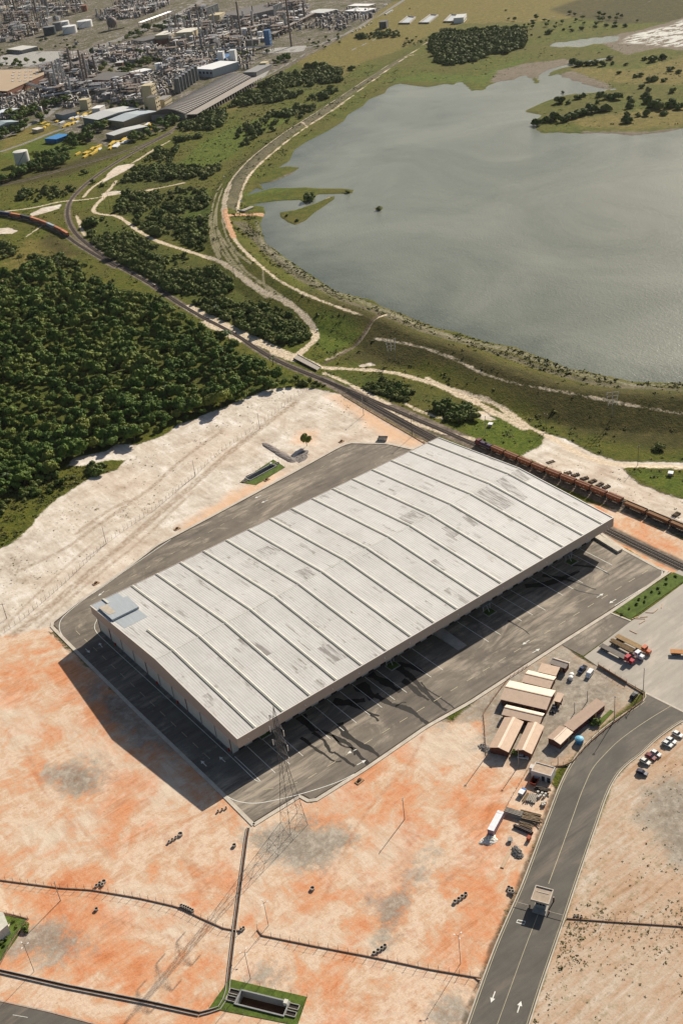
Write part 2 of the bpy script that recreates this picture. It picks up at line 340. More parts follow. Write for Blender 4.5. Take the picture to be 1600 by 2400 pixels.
BUSHY = PP([(200, 505), (235, 508), (290, 528), (360, 572), (440, 600), (480, 618), (520, 645), (560, 672), (620, 712), (690, 742), (722, 775), (716, 800), (690, 808), (600, 790), (550, 762), (480, 725), (410, 690), (340, 645), (270, 605), (215, 570), (195, 535)], [(290, 450), (350, 452), (430, 435), (485, 445), (488, 500), (490, 560), (470, 585), (400, 562), (340, 540), (300, 510), (270, 490)], [(270, 440), (300, 405), (340, 385), (400, 385), (480, 390), (520, 385), (500, 410), (420, 430), (350, 440), (290, 446)],
    [(530, 250), (560, 222), (620, 190), (690, 160), (740, 150), (800, 160), (800, 190), (740, 195), (700, 225), (640, 236), (560, 248)], [(1010, 90), (1060, 85), (1190, 75), (1236, 80), (1235, 110), (1150, 135), (1070, 160), (1020, 155)], [(-130, 640), (20, 640), (120, 626), (205, 655), (350, 704), (480, 780), (640, 872), (690, 892), (620, 908), (400, 992), (318, 1032), (150, 1080), (0, 1170), (-200, 1290)], [(755, 870), (880, 880), (1040, 930), (1060, 955), (920, 930), (840, 905)])
IND = PP([(-400, 330), (0, 330), (100, 280), (200, 330), (260, 345), (400, 295), (600, 190), (800, 90), (950, -20), (950, -150), (-600, -150)])
CONC = PP([(0, 130), (60, 120), (200, 118), (170, 150), (60, 155), (0, 150)], [(590, 175), (640, 150), (620, 180), (600, 190)], [(640, 112), (720, 105), (710, 120), (600, 125)])
RIPRAP = PPz(7, [(874, 173), (960, 125), (938, 146), (869, 189), (744, 280), (706, 300), (632, 358), (593, 398), (571, 433), (560, 471), (557, 494), (527, 485), (527, 468), (536, 433), (558, 400), (603, 355), (676, 301), (800, 222)],
    [(545, 520), (590, 560), (640, 610), (700, 655), (800, 705), (880, 735), (980, 775), (1100, 808), (1200, 840), (1320, 880), (1420, 905), (1600, 915), (1600, 905), (1440, 893), (1330, 872), (1200, 828), (1100, 795), (1000, 765), (900, 728), (800, 692), (720, 645), (650, 590), (600, 540), (575, 515)])
BANK = PPz(6, [(604, 515), (612, 548), (622, 572), (642, 585), (703, 629), (760, 667), (846, 699), (934, 734), (1023, 771), (1119, 798), (1208, 815), (1291, 848), (1371, 872), (1483, 896), (1650, 900), (1650, 905), (1480, 902), (1365, 880), (1285, 856), (1200, 824), (1115, 805), (1018, 778), (925, 742), (838, 706), (752, 673), (695, 636), (632, 592), (612, 575), (603, 548), (598, 515)])
MUD = PPz(5, [(1150, 194), (1165, 165), (1230, 148), (1320, 138), (1350, 146), (1322, 158), (1265, 172), (1258, 184), (1200, 187)], [(1310, 175), (1340, 165), (1420, 195), (1440, 212), (1380, 205), (1330, 190)], [(1440, 80), (1500, 70), (1640, 30), (1640, 122), (1540, 112), (1470, 128), (1430, 112), (1410, 100)], [(620, 430), (650, 420), (700, 395), (690, 410), (640, 432)], [(1360, 308), (1500, 310), (1640, 296), (1640, 305), (1500, 322), (1360, 318)])
MARSH = PPz(5, [(1490, 78), (1560, 62), (1640, 30), (1640, 112), (1560, 108), (1500, 104), (1460, 100), (1470, 86)])
def LN(hw, pts, z=0.0, sm=2): return (smooth_pl(GL(pts, z), sm), hw)
TRACK = [LN(1.6, [(-60, 500), (0, 496), (77, 487), (143, 471), (179, 469), (224, 464), (255, 456), (349, 445), (430, 428)]),
    LN(2.0, [(245, 460), (224, 480), (217, 493), (228, 500), (250, 503), (275, 505), (300, 522), (330, 545), (370, 566), (448, 590), (492, 605), (521, 621), (550, 643), (579, 668), (623, 697), (674, 719), (706, 742), (732, 764), (744, 793), (719, 812), (697, 831), (690, 845)]),
    LN(2.3, [(706, 742), (732, 764), (744, 793), (719, 812), (697, 836)]), LN(2.6, [(680, 840), (705, 838), (747, 860)]),
    LN(1.9, [(747, 860), (783, 863), (860, 866), (921, 872), (991, 891), (1071, 917), (1135, 936), (1176, 955), (1230, 997), (1278, 1019), (1330, 1048), (1380, 1075), (1440, 1090), (1500, 1090), (1620, 1097)]),
    LN(2.2, [(1071, 917), (1110, 940), (1150, 962), (1230, 1005)]), LN(1.4, [(1110, 965), (1150, 968), (1220, 992)]),
    LN(2.8, [(349, 445), (357, 443)]),
    LN(1.5, [(400, 328), (357, 351), (319, 377), (268, 402), (237, 425), (212, 441), (196, 461)]), LN(1.5, [(273, 422), (262, 438), (245, 455)]),
    LN(4.0, [(441, 719), (490, 745), (543, 770), (623, 809), (677, 834)]), LN(2.5, [(475, 755), (520, 775), (560, 800)]), LN(1.2, [(271, 622), (320, 644), (366, 672)]),
    LN(1.3, [(179, 505), (186, 520), (192, 540), (200, 552)]), LN(4.5, [(650, 825), (690, 840)]),
    LN(1.0, [(765, 842), (800, 825), (850, 800), (866, 782), (905, 758)]),
    LN(.7, [(880, 805), (905, 812), (991, 834), (1040, 852), (1071, 863), (1135, 898), (1215, 923)]), LN(.5, [(1215, 923), (1365, 956), (1460, 969), (1600, 988), (1700, 996)]),
    LN(.6, [(1450, 970), (1520, 978), (1620, 990)]), LN(.9, [(950, 945), (985, 965), (1040, 982)]),
    LN(1.4, [(910, 948), (800, 890), (760, 875)]), LN(1.5, [(900, 960), (1000, 1005), (1110, 1030)]),
    LN(1.6, [(1000, 885), (1060, 920), (1110, 945)]), LN(.8, [(0, 660), (20, 652), (30, 645)]), LN(.8, [(60, 555), (110, 520), (90, 535)])]
TRACK += [LN(w_, p, 8.0) for w_, p in ((1.5, [(1009, 92), (966, 122), (935, 143)]), (1.3, [(915, 141), (874, 171), (800, 219), (706, 280), (671, 299), (598, 353), (553, 398), (531, 433), (521, 471), (523, 510), (543, 551), (566, 583), (620, 631), (650, 655)]),
    (.9, [(935, 143), (869, 189), (800, 241), (706, 301), (630, 360), (591, 398), (569, 433), (558, 471), (557, 494)]), (1.0, [(650, 655), (700, 683), (770, 712), (846, 738)]),
    (1.1, [(705, 283), (720, 295)]), (.8, [(900, 148), (960, 128), (1000, 120), (980, 128)]), (1.2, [(540, 430), (527, 470), (527, 490)]))]
SPUR = [LN(3.2, [(530, 508), (560, 500), (600, 496), (617, 500)], 7.0), LN(2.5, [(527, 490), (530, 512), (548, 556)], 8.0), LN(1.2, [(660, 492), (700, 485), (740, 470), (770, 463)], 5.2)]
TRAILS = [LN(.8, p, 4.0) for p in ([(520, 425), (505, 450), (496, 490), (494, 530), (503, 570), (520, 610)], [(522, 440), (512, 470), (506, 510), (510, 550), (528, 590), (560, 632), (600, 670)], [(517, 455), (503, 500), (500, 545), (518, 590), (548, 625), (590, 668), (625, 695)],
    [(510, 540), (525, 570), (548, 600), (575, 640), (618, 668), (640, 690)], [(490, 500), (492, 560), (510, 600), (530, 625)], [(521, 520), (530, 560), (555, 600), (590, 628)], [(619, 635), (617, 655), (622, 680)], [(600, 660), (640, 680), (670, 712)], [(622, 672), (650, 690), (685, 712), (710, 730)])]
R1 = [LN(3.2, [(-60, 445), (0, 433), (60, 422), (128, 402), (255, 367), (332, 341), (400, 309), (425, 286), (484, 262), (589, 206), (681, 152), (716, 129), (800, 85), (900, 25), (980, -20)]),
    LN(3.2, [(400, 311), (332, 346), (281, 374), (222, 413), (184, 446), (161, 474), (157, 502), (163, 525), (179, 550), (212, 578), (271, 620), (319, 645), (360, 669), (399, 697), (464, 738), (553, 783), (617, 828), (674, 857), (751, 887), (815, 917)]),
    LN(3.0, [(-60, 494), (0, 503), (38, 509), (77, 517), (115, 531), (153, 549), (179, 570), (212, 590), (271, 626)]),
    LN(4.2, [(751, 887), (815, 919), (900, 966), (985, 1014), (1060, 1052), (1200, 1125), (1421, 1243), (1600, 1329), (1760, 1405)]),
    LN(5.0, [(815, 914), (900, 950), (1000, 993), (1112, 1041), (1230, 1092), (1344, 1138), (1463, 1186), (1600, 1242), (1750, 1300)])]
ROADS_FAR = [LN(7, [(-60, 190), (100, 150), (215, 112), (300, 82), (360, 60), (420, 30), (500, -15)]), LN(4, [(215, 112), (260, 150), (330, 200)]), LN(3, [(240, 250), (330, 205), (430, 170), (500, 165)]), LN(3, [(300, 135), (400, 120), (520, 118)]), LN(3, [(60, 240), (180, 225), (260, 235)]), LN(4.5, [(-60, 345), (0, 322), (120, 270), (160, 215), (200, 120), (250, 105), (330, 75), (420, 35), (520, -10)]), LN(3.5, [(0, 355), (60, 335), (120, 310), (150, 300)]), LN(4, [(640, 120), (720, 112), (800, 85), (900, 28), (960, -10)]),
    LN(3, [(-50, 135), (100, 128), (180, 118), (330, 55), (450, 5), (480, -20)]), LN(2.5, [(400, 290), (480, 250), (600, 190), (690, 140), (720, 122)]), LN(2.2, [(820, 118), (880, 90)]), LN(2.5, [(1200, 60), (1340, 40), (1400, 35)]), LN(1.0, [(1484, 32), (1540, 0)]),
    LN(2.5, [(500, 130), (620, 122), (700, 118)])]

RUTS = [LN(w_, p) for w_, p in ((2.2, [(30, 1490), (120, 1420), (200, 1350), (290, 1275), (370, 1205), (460, 1130), (520, 1075), (600, 1010), (690, 945)]), (.9, [(90, 1470), (230, 1345), (330, 1270), (400, 1200), (455, 1150)]), (.8, [(0, 1480), (150, 1330), (260, 1240)]), (1.3, [(180, 1250), (260, 1190), (340, 1160), (420, 1080), (520, 1010)]), (1.2, [(40, 1340), (150, 1290), (230, 1230), (320, 1170)]),
    (.5, [(270, 2060), (460, 1960), (580, 1900)]), (.5, [(180, 2030), (400, 1940), (560, 1870)]), (.5, [(700, 2260), (560, 2330), (400, 2350)]), (.6, [(1000, 1700), (960, 1800), (850, 1900), (760, 2100)]), (.5, [(1150, 1900), (1100, 2000), (980, 2060), (840, 2080)]), (.5, [(1170, 1930), (1120, 2020), (1000, 2090), (850, 2110)]), (.6, [(150, 2110), (330, 2180), (520, 2230)]), (.5, [(620, 2320), (820, 2330), (1000, 2360), (1080, 2380)]),
    (.7, [(1460, 1900), (1480, 1990), (1520, 2060), (1640, 2120)]), (.7, [(1475, 1890), (1498, 1985), (1540, 2045), (1640, 2095)]), (.6, [(380, 1960), (440, 2020), (470, 2100)]), (.6, [(395, 1955), (458, 2015), (490, 2095)]), (.5, [(60, 1750), (120, 1900), (250, 1990)]))]
def axis(lo, a_, b_, hi, st, g):
    xs = list(np.arange(a_, b_, st)); s_ = st; x = xs[-1]
    while x < hi: s_ *= g; x += s_; xs.append(x)
    s_ = st; x = a_
    while x > lo: s_ *= 1.12; x -= s_; xs.insert(0, x)
    return np.array(xs)
xs = axis(-3000, 40, 720, 20000, 1.7, 1.022); ys = axis(-2000, 170, 1080, 22000, 1.7, 1.016)
XX, YY = np.meshgrid(xs, ys); P = np.stack([XX.ravel(), YY.ravel()], 1)
ZZ = land(P)
# shallow ditches beside the road and the drained channel on the slope
ditch = [LN(.9, [(1500, 1650), (1412, 1708), (1342, 1778), (1300, 1856), (1288, 1885), (1252, 1980), (1210, 2092), (1180, 2155), (1145, 2240), (1088, 2400), (1060, 2480)])]
ZZ -= np.clip(ldf(P, ditch)+.9, 0, 1)*.5
chan = [LN(1.6, [(758, 850), (795, 830), (842, 803), (860, 785), (898, 752)])]
ZZ -= np.clip(ldf(P, chan)+.8, 0, 1)*1.2
nx, ny = len(xs), len(ys); idx = np.arange(nx*ny).reshape(ny, nx)
F_ = np.stack([idx[:-1, :-1].ravel(), idx[:-1, 1:].ravel(), idx[1:, 1:].ravel(), idx[1:, :-1].ravel()], 1)
# pit openings for the sunk drainage basins
def rect_from(pxs):
    q = GL(pxs); c = q.mean(0); u = (q[3]-q[0]); ux = (q[1]-q[0]+q[2]-q[3])/2; L_ = np.hypot(*ux); ux = ux/L_; v = np.array([-ux[1], ux[0]]); W_ = abs(((q[3]-q[0]+q[2]-q[1])/2)@v)
    return c, L_, W_, math.atan2(ux[1], ux[0])
def rect_pts(r, g=0.0):
    c, L_, W_, a_ = r; ux = np.array([math.cos(a_), math.sin(a_)]); v = np.array([-ux[1], ux[0]])
    return np.array([c+ux*sx*(L_/2+g)+v*sy*(W_/2+g) for sx, sy in ((-1, -1), (1, -1), (1, 1), (-1, 1))])
BAS_A = rect_from([(553, 2354), (662, 2382), (678, 2352), (566, 2325)]); BAS_B = rect_from([(585, 1127), (645, 1094), (638, 1088), (577, 1121)])
cen = P[F_].mean(1); hole = inside(cen, rect_pts(BAS_A, 1.3)) | inside(cen, rect_pts(BAS_B, 1.3))
F_ = F_[~hole]
me = bpy.data.meshes.new("ground"); me.vertices.add(len(P)); me.vertices.foreach_set('co', np.column_stack([P, ZZ]).astype(np.float32).ravel())
me.loops.add(F_.size); me.loops.foreach_set('vertex_index', F_.astype(np.int32).ravel())
me.polygons.add(len(F_)); me.polygons.foreach_set('loop_start', np.arange(0, F_.size, 4, dtype=np.int32)); me.polygons.foreach_set('loop_total', np.full(len(F_), 4, np.int32))
me.polygons.foreach_set('use_smooth', np.ones(len(F_), bool)); me.update(calc_edges=True)
def setattr_(n, v): a_ = me.attributes.new(n, 'FLOAT', 'POINT'); a_.data.foreach_set('value', v.astype(np.float32))
Pz = P
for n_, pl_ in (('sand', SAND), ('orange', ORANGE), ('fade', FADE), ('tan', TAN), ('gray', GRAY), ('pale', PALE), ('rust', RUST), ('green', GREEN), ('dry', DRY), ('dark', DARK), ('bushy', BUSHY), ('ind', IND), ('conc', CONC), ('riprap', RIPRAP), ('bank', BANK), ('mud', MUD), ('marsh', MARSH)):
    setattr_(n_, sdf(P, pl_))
setattr_('rut', ldf(P, RUTS)); setattr_('track', ldf(P, TRACK)); setattr_('spur', ldf(P, SPUR)); setattr_('trail', ldf(P, TRAILS)); setattr_('rail', ldf(P, R1)); setattr_('road', ldf(P, ROADS_FAR)); setattr_('ditch', np.maximum(ldf(P, ditch), ldf(P, chan)))

n = NT('ground_cover')
nA = n.noise(.012, 5, .62); nB = n.noise(.07, 5, .68); nC = n.noise(.45, 4, .7); nD = n.noise(1.6, 3, .6); nE = n.noise(.028, 4, .6, dist=1.2)
nS = n.noise(.30, 5, .7, stretch=(1.0, .22, 1), rot=.5, dist=.6)       # wheel-scraped streaks
nS2 = n.noise(.5, 4, .7, stretch=(.18, 1.0, 1), rot=-.15, dist=.8)
cB = n.math('SUBTRACT', nB, .5); cC = n.math('SUBTRACT', nC, .5)
wob = n.math('ADD', n.math('MULTIPLY', cB, 17.0), n.math('MULTIPLY', cC, 9.0))
def mask(name, amp=1.0, soft=1.0, off=0.0):
    v = n.math('ADD', n.attr(name), n.math('MULTIPLY', wob, amp)); return n.mr(v, off-soft, off+soft, smooth=True)
nG = n.noise(.14, 5, .72, dist=.4)
gmix = n.math('ADD', n.math('MULTIPLY', nG, .55), n.math('MULTIPLY', nC, .45)); gmix = n.mr(gmix, .24, .76, .08, .92)
col = n.ramp(gmix, [(.25, (.034, .050, .005)), (.45, (.070, .088, .009)), (.60, (.112, .115, .014)), (.80, (.18, .145, .034))])
col = n.mix(n.mr(nA, .42, .62), col, n.mix(.4, col, (.12, .085, .028)))
lush = n.ramp(gmix, [(.3, (.045, .078, .008)), (.5, (.082, .120, .012)), (.72, (.14, .160, .022))])
col = n.mix(n.math('MULTIPLY', mask('green', .8, 4), .7), col, lush)
dry = n.ramp(gmix, [(.2, (.09, .085, .02)), (.5, (.19, .145, .042)), (.75, (.30, .215, .075))])
col = n.mix(n.math('MULTIPLY', mask('dry', 1.6, 9), .65), col, dry)
dk = n.ramp(gmix, [(.2, (.026, .026, .007)), (.5, (.054, .046, .013)), (.8, (.105, .082, .027))])
col = n.mix(n.math('MULTIPLY', mask('dark', 1.0, 9), .85), col, dk)
col = n.mix(n.math('MULTIPLY', mask('bushy', 1.2, 6), .45), col, n.ramp(gmix, [(.2, (.022, .036, .006)), (.5, (.048, .066, .013)), (.8, (.085, .095, .024))]))
ind = n.ramp(n.mr(n.math('ADD', n.math('MULTIPLY', n.noise(.03, 6, .8), .5), n.math('MULTIPLY', n.noise(.16, 5, .8), .5)), .40, .60, .25, .75), [(.36, (.05, .06, .02)), (.42, (.10, .095, .04)), (.48, (.17, .14, .10)), (.56, (.07, .065, .055)), (.66, (.30, .26, .21))])
col = n.mix(mask('ind', 2, 3), col, ind)
col = n.mix(mask('conc', .2, 1), col, (.36, .345, .32))
col = n.mix(n.math('MULTIPLY', mask('riprap', .2, 1.8), .75), col, n.ramp(gmix, [(.3, (.085, .075, .045)), (.5, (.14, .118, .082)), (.72, (.20, .17, .13))]))
col = n.mix(n.math('MULTIPLY', mask('bank', .15, 1.6), .7), col, n.ramp(nC, [(.35, (.17, .16, .075)), (.55, (.29, .26, .18)), (.7, (.38, .35, .28))]))
col = n.mix(mask('mud', .8, 3), col, n.ramp(gmix, [(.3, (.12, .10, .06)), (.6, (.21, .17, .13))]))
mm = n.math('MULTIPLY', mask('marsh', 1, 6), n.mr(n.noise(.05, 6, .7, stretch=(1, 2.2, 1), rot=.5), .46, .52))
col = n.mix(mm, col, (.62, .60, .55))  # pale patches paint the bright sky reflected in the marsh water
nF0 = n.noise(.05, 6, .74, dist=1.2)
# pale sand with straggling weeds
spots = n.math('MULTIPLY', n.mr(n.noise(.55, 3, .65), .60, .68), n.mr(n.noise(.035, 3, .6), .42, .60))
sc = n.ramp(n.mr(n.math('ADD', n.math('MULTIPLY', nS, .3), n.math('ADD', n.math('MULTIPLY', nB, .35), n.math('MULTIPLY', nF0, .35))), .3, .7), [(.12, (.30, .235, .18)), (.34, (.47, .395, .32)), (.56, (.62, .55, .465)), (.8, (.80, .75, .68))])
sc = n.mix(n.math('MULTIPLY', n.mr(nA, .45, .60), .25), sc, (.58, .41, .28))
sc = n.mix(n.math('MULTIPLY', spots, .75), sc, (.19, .17, .07))
rut = n.math('MULTIPLY', mask('rut', .10, .9), n.mr(n.noise(.5, 3), .4, .6, .35, 1)); sc = n.mix(n.math('MULTIPLY', rut, .8), sc, (.30, .215, .15))
col = n.mix(mask('sand', .38, .9), col, sc)
# bare orange laterite
nF = n.noise(.055, 6, .72, dist=1.6)
om = n.math('ADD', n.math('MULTIPLY', nE, .38), n.math('ADD', n.math('MULTIPLY', nF, .38), n.math('ADD', n.math('MULTIPLY', nS2, .12), n.math('MULTIPLY', nS, .12))))
oc = n.ramp(n.mr(om, .27, .73), [(.12, (.40, .125, .055)), (.30, (.57, .235, .11)), (.42, (.61, .32, .18)), (.50, (.57, .38, .25)), (.60, (.66, .51, .38)), (.72, (.55, .34, .23)), (.9, (.44, .36, .28))])
fine = n.noise(.9, 4, .75, stretch=(.35, 1, 1), rot=.9); oc = n.mix(n.mr(fine, .50, .70, 0, .4), oc, (.34, .17, .09)); oc = n.mix(n.mr(n.noise(.22, 5, .75, dist=1.0), .54, .64, 0, .32), oc, (.62, .50, .38))
oc = n.mix(n.math('MULTIPLY', mask('pale', 2.6, 9), .66), oc, n.ramp(nS, [(.35, (.50, .40, .30)), (.6, (.68, .58, .46))]))
oc = n.mix(n.math('MULTIPLY', mask('rust', 2.6, 7), .62), oc, n.ramp(nS2, [(.35, (.42, .16, .06)), (.6, (.68, .27, .12))]))
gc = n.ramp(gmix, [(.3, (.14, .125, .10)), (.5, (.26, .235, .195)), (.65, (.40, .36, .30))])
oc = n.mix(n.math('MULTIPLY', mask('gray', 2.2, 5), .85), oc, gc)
oc = n.mix(n.math('MULTIPLY', n.mr(n.noise(.8, 3, .6), .66, .72), .5), oc, (.25, .12, .06))
oc = n.mix(n.math('MULTIPLY', rut, .6), oc, (.36, .15, .07))
col = n.mix(n.math('MULTIPLY', mask('fade', 1.0, 5), .7), col, (.68, .41, .235))
col = n.mix(mask('orange', .45, 1.2), col, oc)
sp2 = n.math('MULTIPLY', n.mr(n.noise(.38, 4, .7), .53, .62), n.mr(n.noise(.03, 3, .6), .40, .60))
tc = n.ramp(n.math('ADD', n.math('MULTIPLY', nS2, .6), n.math('MULTIPLY', nE, .4)), [(.34, (.36, .22, .13)), (.44, (.47, .32, .215)), (.54, (.50, .39, .29)), (.66, (.60, .51, .42))])
tc = n.mix(n.mr(n.noise(.7, 4, .8), .52, .66, 0, .5), tc, (.27, .20, .12)); tc = n.mix(n.math('MULTIPLY', rut, .5), tc, (.62, .48, .36)); tc = n.mix(n.math('MULTIPLY', sp2, .55), tc, (.22, .185, .095))
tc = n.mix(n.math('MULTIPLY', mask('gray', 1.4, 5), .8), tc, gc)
col = n.mix(mask('tan', .2, .8), col, tc)
# dirt tracks, trails, ballast, tarmac
tr = n.ramp(nC, [(.35, (.50, .39, .27)), (.62, (.72, .60, .45))])
col = n.mix(mask('rail', .12, .9), col, n.ramp(gmix, [(.3, (.10, .08, .06)), (.5, (.17, .135, .105)), (.65, (.26, .21, .16))]))
col = n.mix(n.math('MULTIPLY', mask('trail', .12, .7), .75), col, (.50, .42, .27))
col = n.mix(n.math('MULTIPLY', mask('track', .30, .8), n.mr(nC, .25, .5, .55, .95)), col, tr)
col = n.mix(mask('spur', .3, .8), col, n.ramp(nC, [(.35, (.45, .22, .11)), (.62, (.66, .42, .26))]))
col = n.mix(mask('road', .05, .8), col, n.ramp(nC, [(.3, (.17, .16, .15)), (.7, (.30, .28, .25))]))
col = n.mix(n.math('MULTIPLY', mask('ditch', .15, .6), .8), col, (.10, .075, .05))
n.base(col)
n.b.inputs['Specular IOR Level'].default_value = .1; n.b.inputs['Roughness'].default_value = .95
hb = n.math('ADD', n.math('MULTIPLY', nC, 1.0), n.math('MULTIPLY', nD, .45))
bare = n.math('MAXIMUM', mask('orange', .45, 1.2), n.math('MAXIMUM', mask('sand', .4, .9), mask('tan', .2, .8)))
hs = n.math('MULTIPLY', hb, n.mr(bare, 0, 1, 1.0, .16))
n.bump(hs, .8, 1.0)
me.materials.append(n.m)
ground = bpy.data.objects.new("ground", me); C.objects.link(ground); tag(ground, kind='structure')

# ------------------------------------------------------------------ reservoir
n = NT('lake_water'); n.l(0.24, n.b.inputs['Roughness']); n.b.inputs['Specular IOR Level'].default_value = .5; n.b.inputs['IOR'].default_value = 1.33
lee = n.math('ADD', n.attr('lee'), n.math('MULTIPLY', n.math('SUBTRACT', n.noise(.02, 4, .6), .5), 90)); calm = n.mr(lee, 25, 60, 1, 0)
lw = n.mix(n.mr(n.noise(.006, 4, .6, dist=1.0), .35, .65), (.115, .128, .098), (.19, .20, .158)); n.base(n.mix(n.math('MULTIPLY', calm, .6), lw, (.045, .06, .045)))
r1 = n.noise(.9, 3, .65, stretch=(1, .55, 1), rot=.9); r2 = n.noise(.16, 3, .6, stretch=(1, .4, 1), rot=.75)
n.bump(n.math('ADD', n.math('MULTIPLY', r1, .65), n.math('MULTIPLY', r2, .35)), .5, 1.0)
def water(name, poly, st=8.0):
    lo, hi = poly.min(0)-10, poly.max(0)+10; gx = np.arange(lo[0], hi[0]+st, st); gy = np.arange(lo[1], hi[1]+st, st); X, Y = np.meshgrid(gx, gy); Q = np.stack([X.ravel(), Y.ravel()], 1); s_ = sdf(Q, [poly])
    I = np.arange(len(Q)).reshape(X.shape); F = np.stack([I[:-1, :-1].ravel(), I[:-1, 1:].ravel(), I[1:, 1:].ravel(), I[1:, :-1].ravel()], 1); F = F[s_[F].max(1) > -3]; u, inv = np.unique(F, return_inverse=True); F = inv.reshape(-1, 4)
    me = bpy.data.meshes.new(name); V = np.column_stack([Q[u], np.full(len(u), WL)]); me.vertices.add(len(V)); me.vertices.foreach_set('co', V.astype(np.float32).ravel()); me.loops.add(F.size); me.loops.foreach_set('vertex_index', F.astype(np.int32).ravel())
    me.polygons.add(len(F)); me.polygons.foreach_set('loop_start', np.arange(0, F.size, 4, dtype=np.int32)); me.polygons.foreach_set('loop_total', np.full(len(F), 4, np.int32)); me.update(calc_edges=True)
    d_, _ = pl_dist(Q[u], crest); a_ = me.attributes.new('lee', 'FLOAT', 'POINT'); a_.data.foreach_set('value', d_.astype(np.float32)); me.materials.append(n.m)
    o = bpy.data.objects.new(name, me); C.objects.link(o); return tag(o, kind='structure')
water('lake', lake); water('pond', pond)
# ------------------------------------------------------------------ paving
def asphalt(name, lo, hi, dust, ang=0.0, dustamt=.5):
    n = NT(name); k = n.noise(.05, 5, .65); k2 = n.noise(.35, 4, .7, stretch=(.12, 1, 1), rot=ang); k3 = n.noise(3.0, 2, .5)
    f = n.math('ADD', n.math('MULTIPLY', k, .5), n.math('ADD', n.math('MULTIPLY', k2, .38), n.math('MULTIPLY', k3, .12)))
    c = n.mix(n.mr(f, .36, .62), lo, hi)
    d = n.math('MULTIPLY', n.mr(n.noise(.045, 6, .75, stretch=(.5, 1, 1), rot=ang, dist=.9), .49, .60), n.mr(k2, .35, .6))
    n.base(n.mix(n.math('MULTIPLY', d, dustamt), c, dust)); n.b.inputs['Roughness'].default_value = .85; n.bump(k3, .3, .05); return n.m
M_YARD = asphalt('yard_asphalt', (.098, .084, .069), (.215, .183, .147), (.42, .355, .275), 0, .72)
M_ROAD = asphalt('road_asphalt', (.085, .077, .066), (.135, .122, .104), (.25, .20, .155), 1.25, .4)
M_CONC = plain('pale_concrete', (.52, .46, .38), .9, var=.25, sc=.3)
M_CONC2 = plain('grey_concrete', (.36, .33, .29), .9, var=.3, sc=.4)
M_PLAZA = asphalt('plaza_gravel', (.31, .28, .24), (.43, .385, .33), (.52, .46, .38), .6, .6)
M_WLINE = plain('white_line_paint', (.72, .70, .64), .7, var=.25, sc=.9)
M_YLINE = plain('yellow_line_paint', (.48, .42, .27), .7, var=.25, sc=.9)
M_LAWN = plain('mown_lawn', (.078, .115, .016), .95, var=.6, sc=.35)
YPX = [(594, 1935), (500, 1841), (400, 1745), (300, 1648), (200, 1549), (130, 1478), (117, 1464), (178, 1415), (220, 1387), (300, 1330), (367, 1278), (500, 1208), (600, 1154), (687, 1107), (790, 1050), (817, 1038), (909, 1040), (966, 1053), (1100, 1080), (1400, 1245), (1459, 1287), (1551, 1337), (1566, 1341), (1500, 1388), (1429, 1436), (1314, 1509), (1100, 1648), (1000, 1704), (857, 1803), (730, 1883), (704, 1867), (650, 1900)]
yard_poly = GL(YPX)
yard = sheet('asphalt_yard', yard_poly, .10, M_YARD, None); tag(yard, kind='structure')
drive = sheet('driveway', GL([(1429, 1437), (1479, 1456), (1366, 1538), (1314, 1510)]), .085, M_YARD); tag(drive, kind='structure')
plaza = sheet('truck_plaza', GL([(1479, 1456), (1530, 1420), (1614, 1358), (1580, 1343), (1600, 1330), (1660, 1335), (1900, 1450), (1900, 1790), (1760, 1745), (1600, 1668), (1512, 1623), (1400, 1562), (1368, 1540)]), .07, M_PLAZA); tag(plaza, kind='structure')
mb = MB()
ring = [p for p in yard_poly]
for seg in (ring[:19], ring[19:]+[ring[0]]):
    pl = resample(np.array(seg), 4); ribbon(mb, pl, 1.5, .22, .3)
kerb = part('kerb', mb, M_CONC, yard)
# dark inner gutter line of the kerb
mb = MB()
for seg in (YPX[5:19], YPX[23:]+[YPX[0]]):
    pl = resample(GL(seg), 3); d_ = np.gradient(pl, axis=0); d_ /= np.hypot(*d_.T)[:, None]; q = pl+np.stack([-d_[:, 1], d_[:, 0]], 1)*(-1.1)
    ribbon(mb, q, .55, .125, .02)
part('gutter', mb, plain('gutter_dirt', (.06, .045, .03), .95), yard)
def line_px(parent, name, pts, wd=.28, z=.13, m=None, sm=0):
    pl = GL(pts); pl = smooth_pl(pl, sm) if sm else pl; mb = MB(); ribbon(mb, pl, wd, z); return part(name, mb, m or M_WLINE, parent)
line_px(yard, 'edge_line', [(400, 1265), (300, 1333), (240, 1377), (200, 1403), (164, 1431), (141, 1453), (138, 1475), (148, 1494), (177, 1523), (240, 1586), (400, 1740), (470, 1808), (500, 1837), (519, 1856), (538, 1872), (561, 1881), (596, 1885), (634, 1879), (691, 1866), (749, 1849), (800, 1831), (830, 1815)], .28, sm=2)
line_px(yard, 'edge_line', [(229, 1450), (221, 1466), (223, 1479), (240, 1498), (400, 1644), (546, 1779), (598, 1830), (604, 1832), (613, 1833), (550, 1774)], .25, sm=1)
line_px(yard, 'edge_line', [(1459, 1289), (1546, 1333), (1553, 1342), (1545, 1356), (1500, 1383), (1440, 1420)], .3, sm=1)
def dashes(parent, a_, b_, n_, frac, wd, m, z=.13):
    A, B = np.array(G(*a_)), np.array(G(*b_))
    for i in range(n_):
        p = A+(B-A)*(i/(n_-1+frac)); q = A+(B-A)*((i+frac)/(n_-1+frac)); mb = MB(); ribbon(mb, [p, q], wd, z); part('lane_dash', mb, m, parent)
dashes(yard, (178, 1479), (492, 1780), 14, .48, .22, M_YLINE)
dashes(yard, (722, 1825), (1518, 1337), 22, .45, .26, M_YLINE)
dashes(yard, (213, 1408), (807, 1064), 22, .35, .2, M_YLINE)
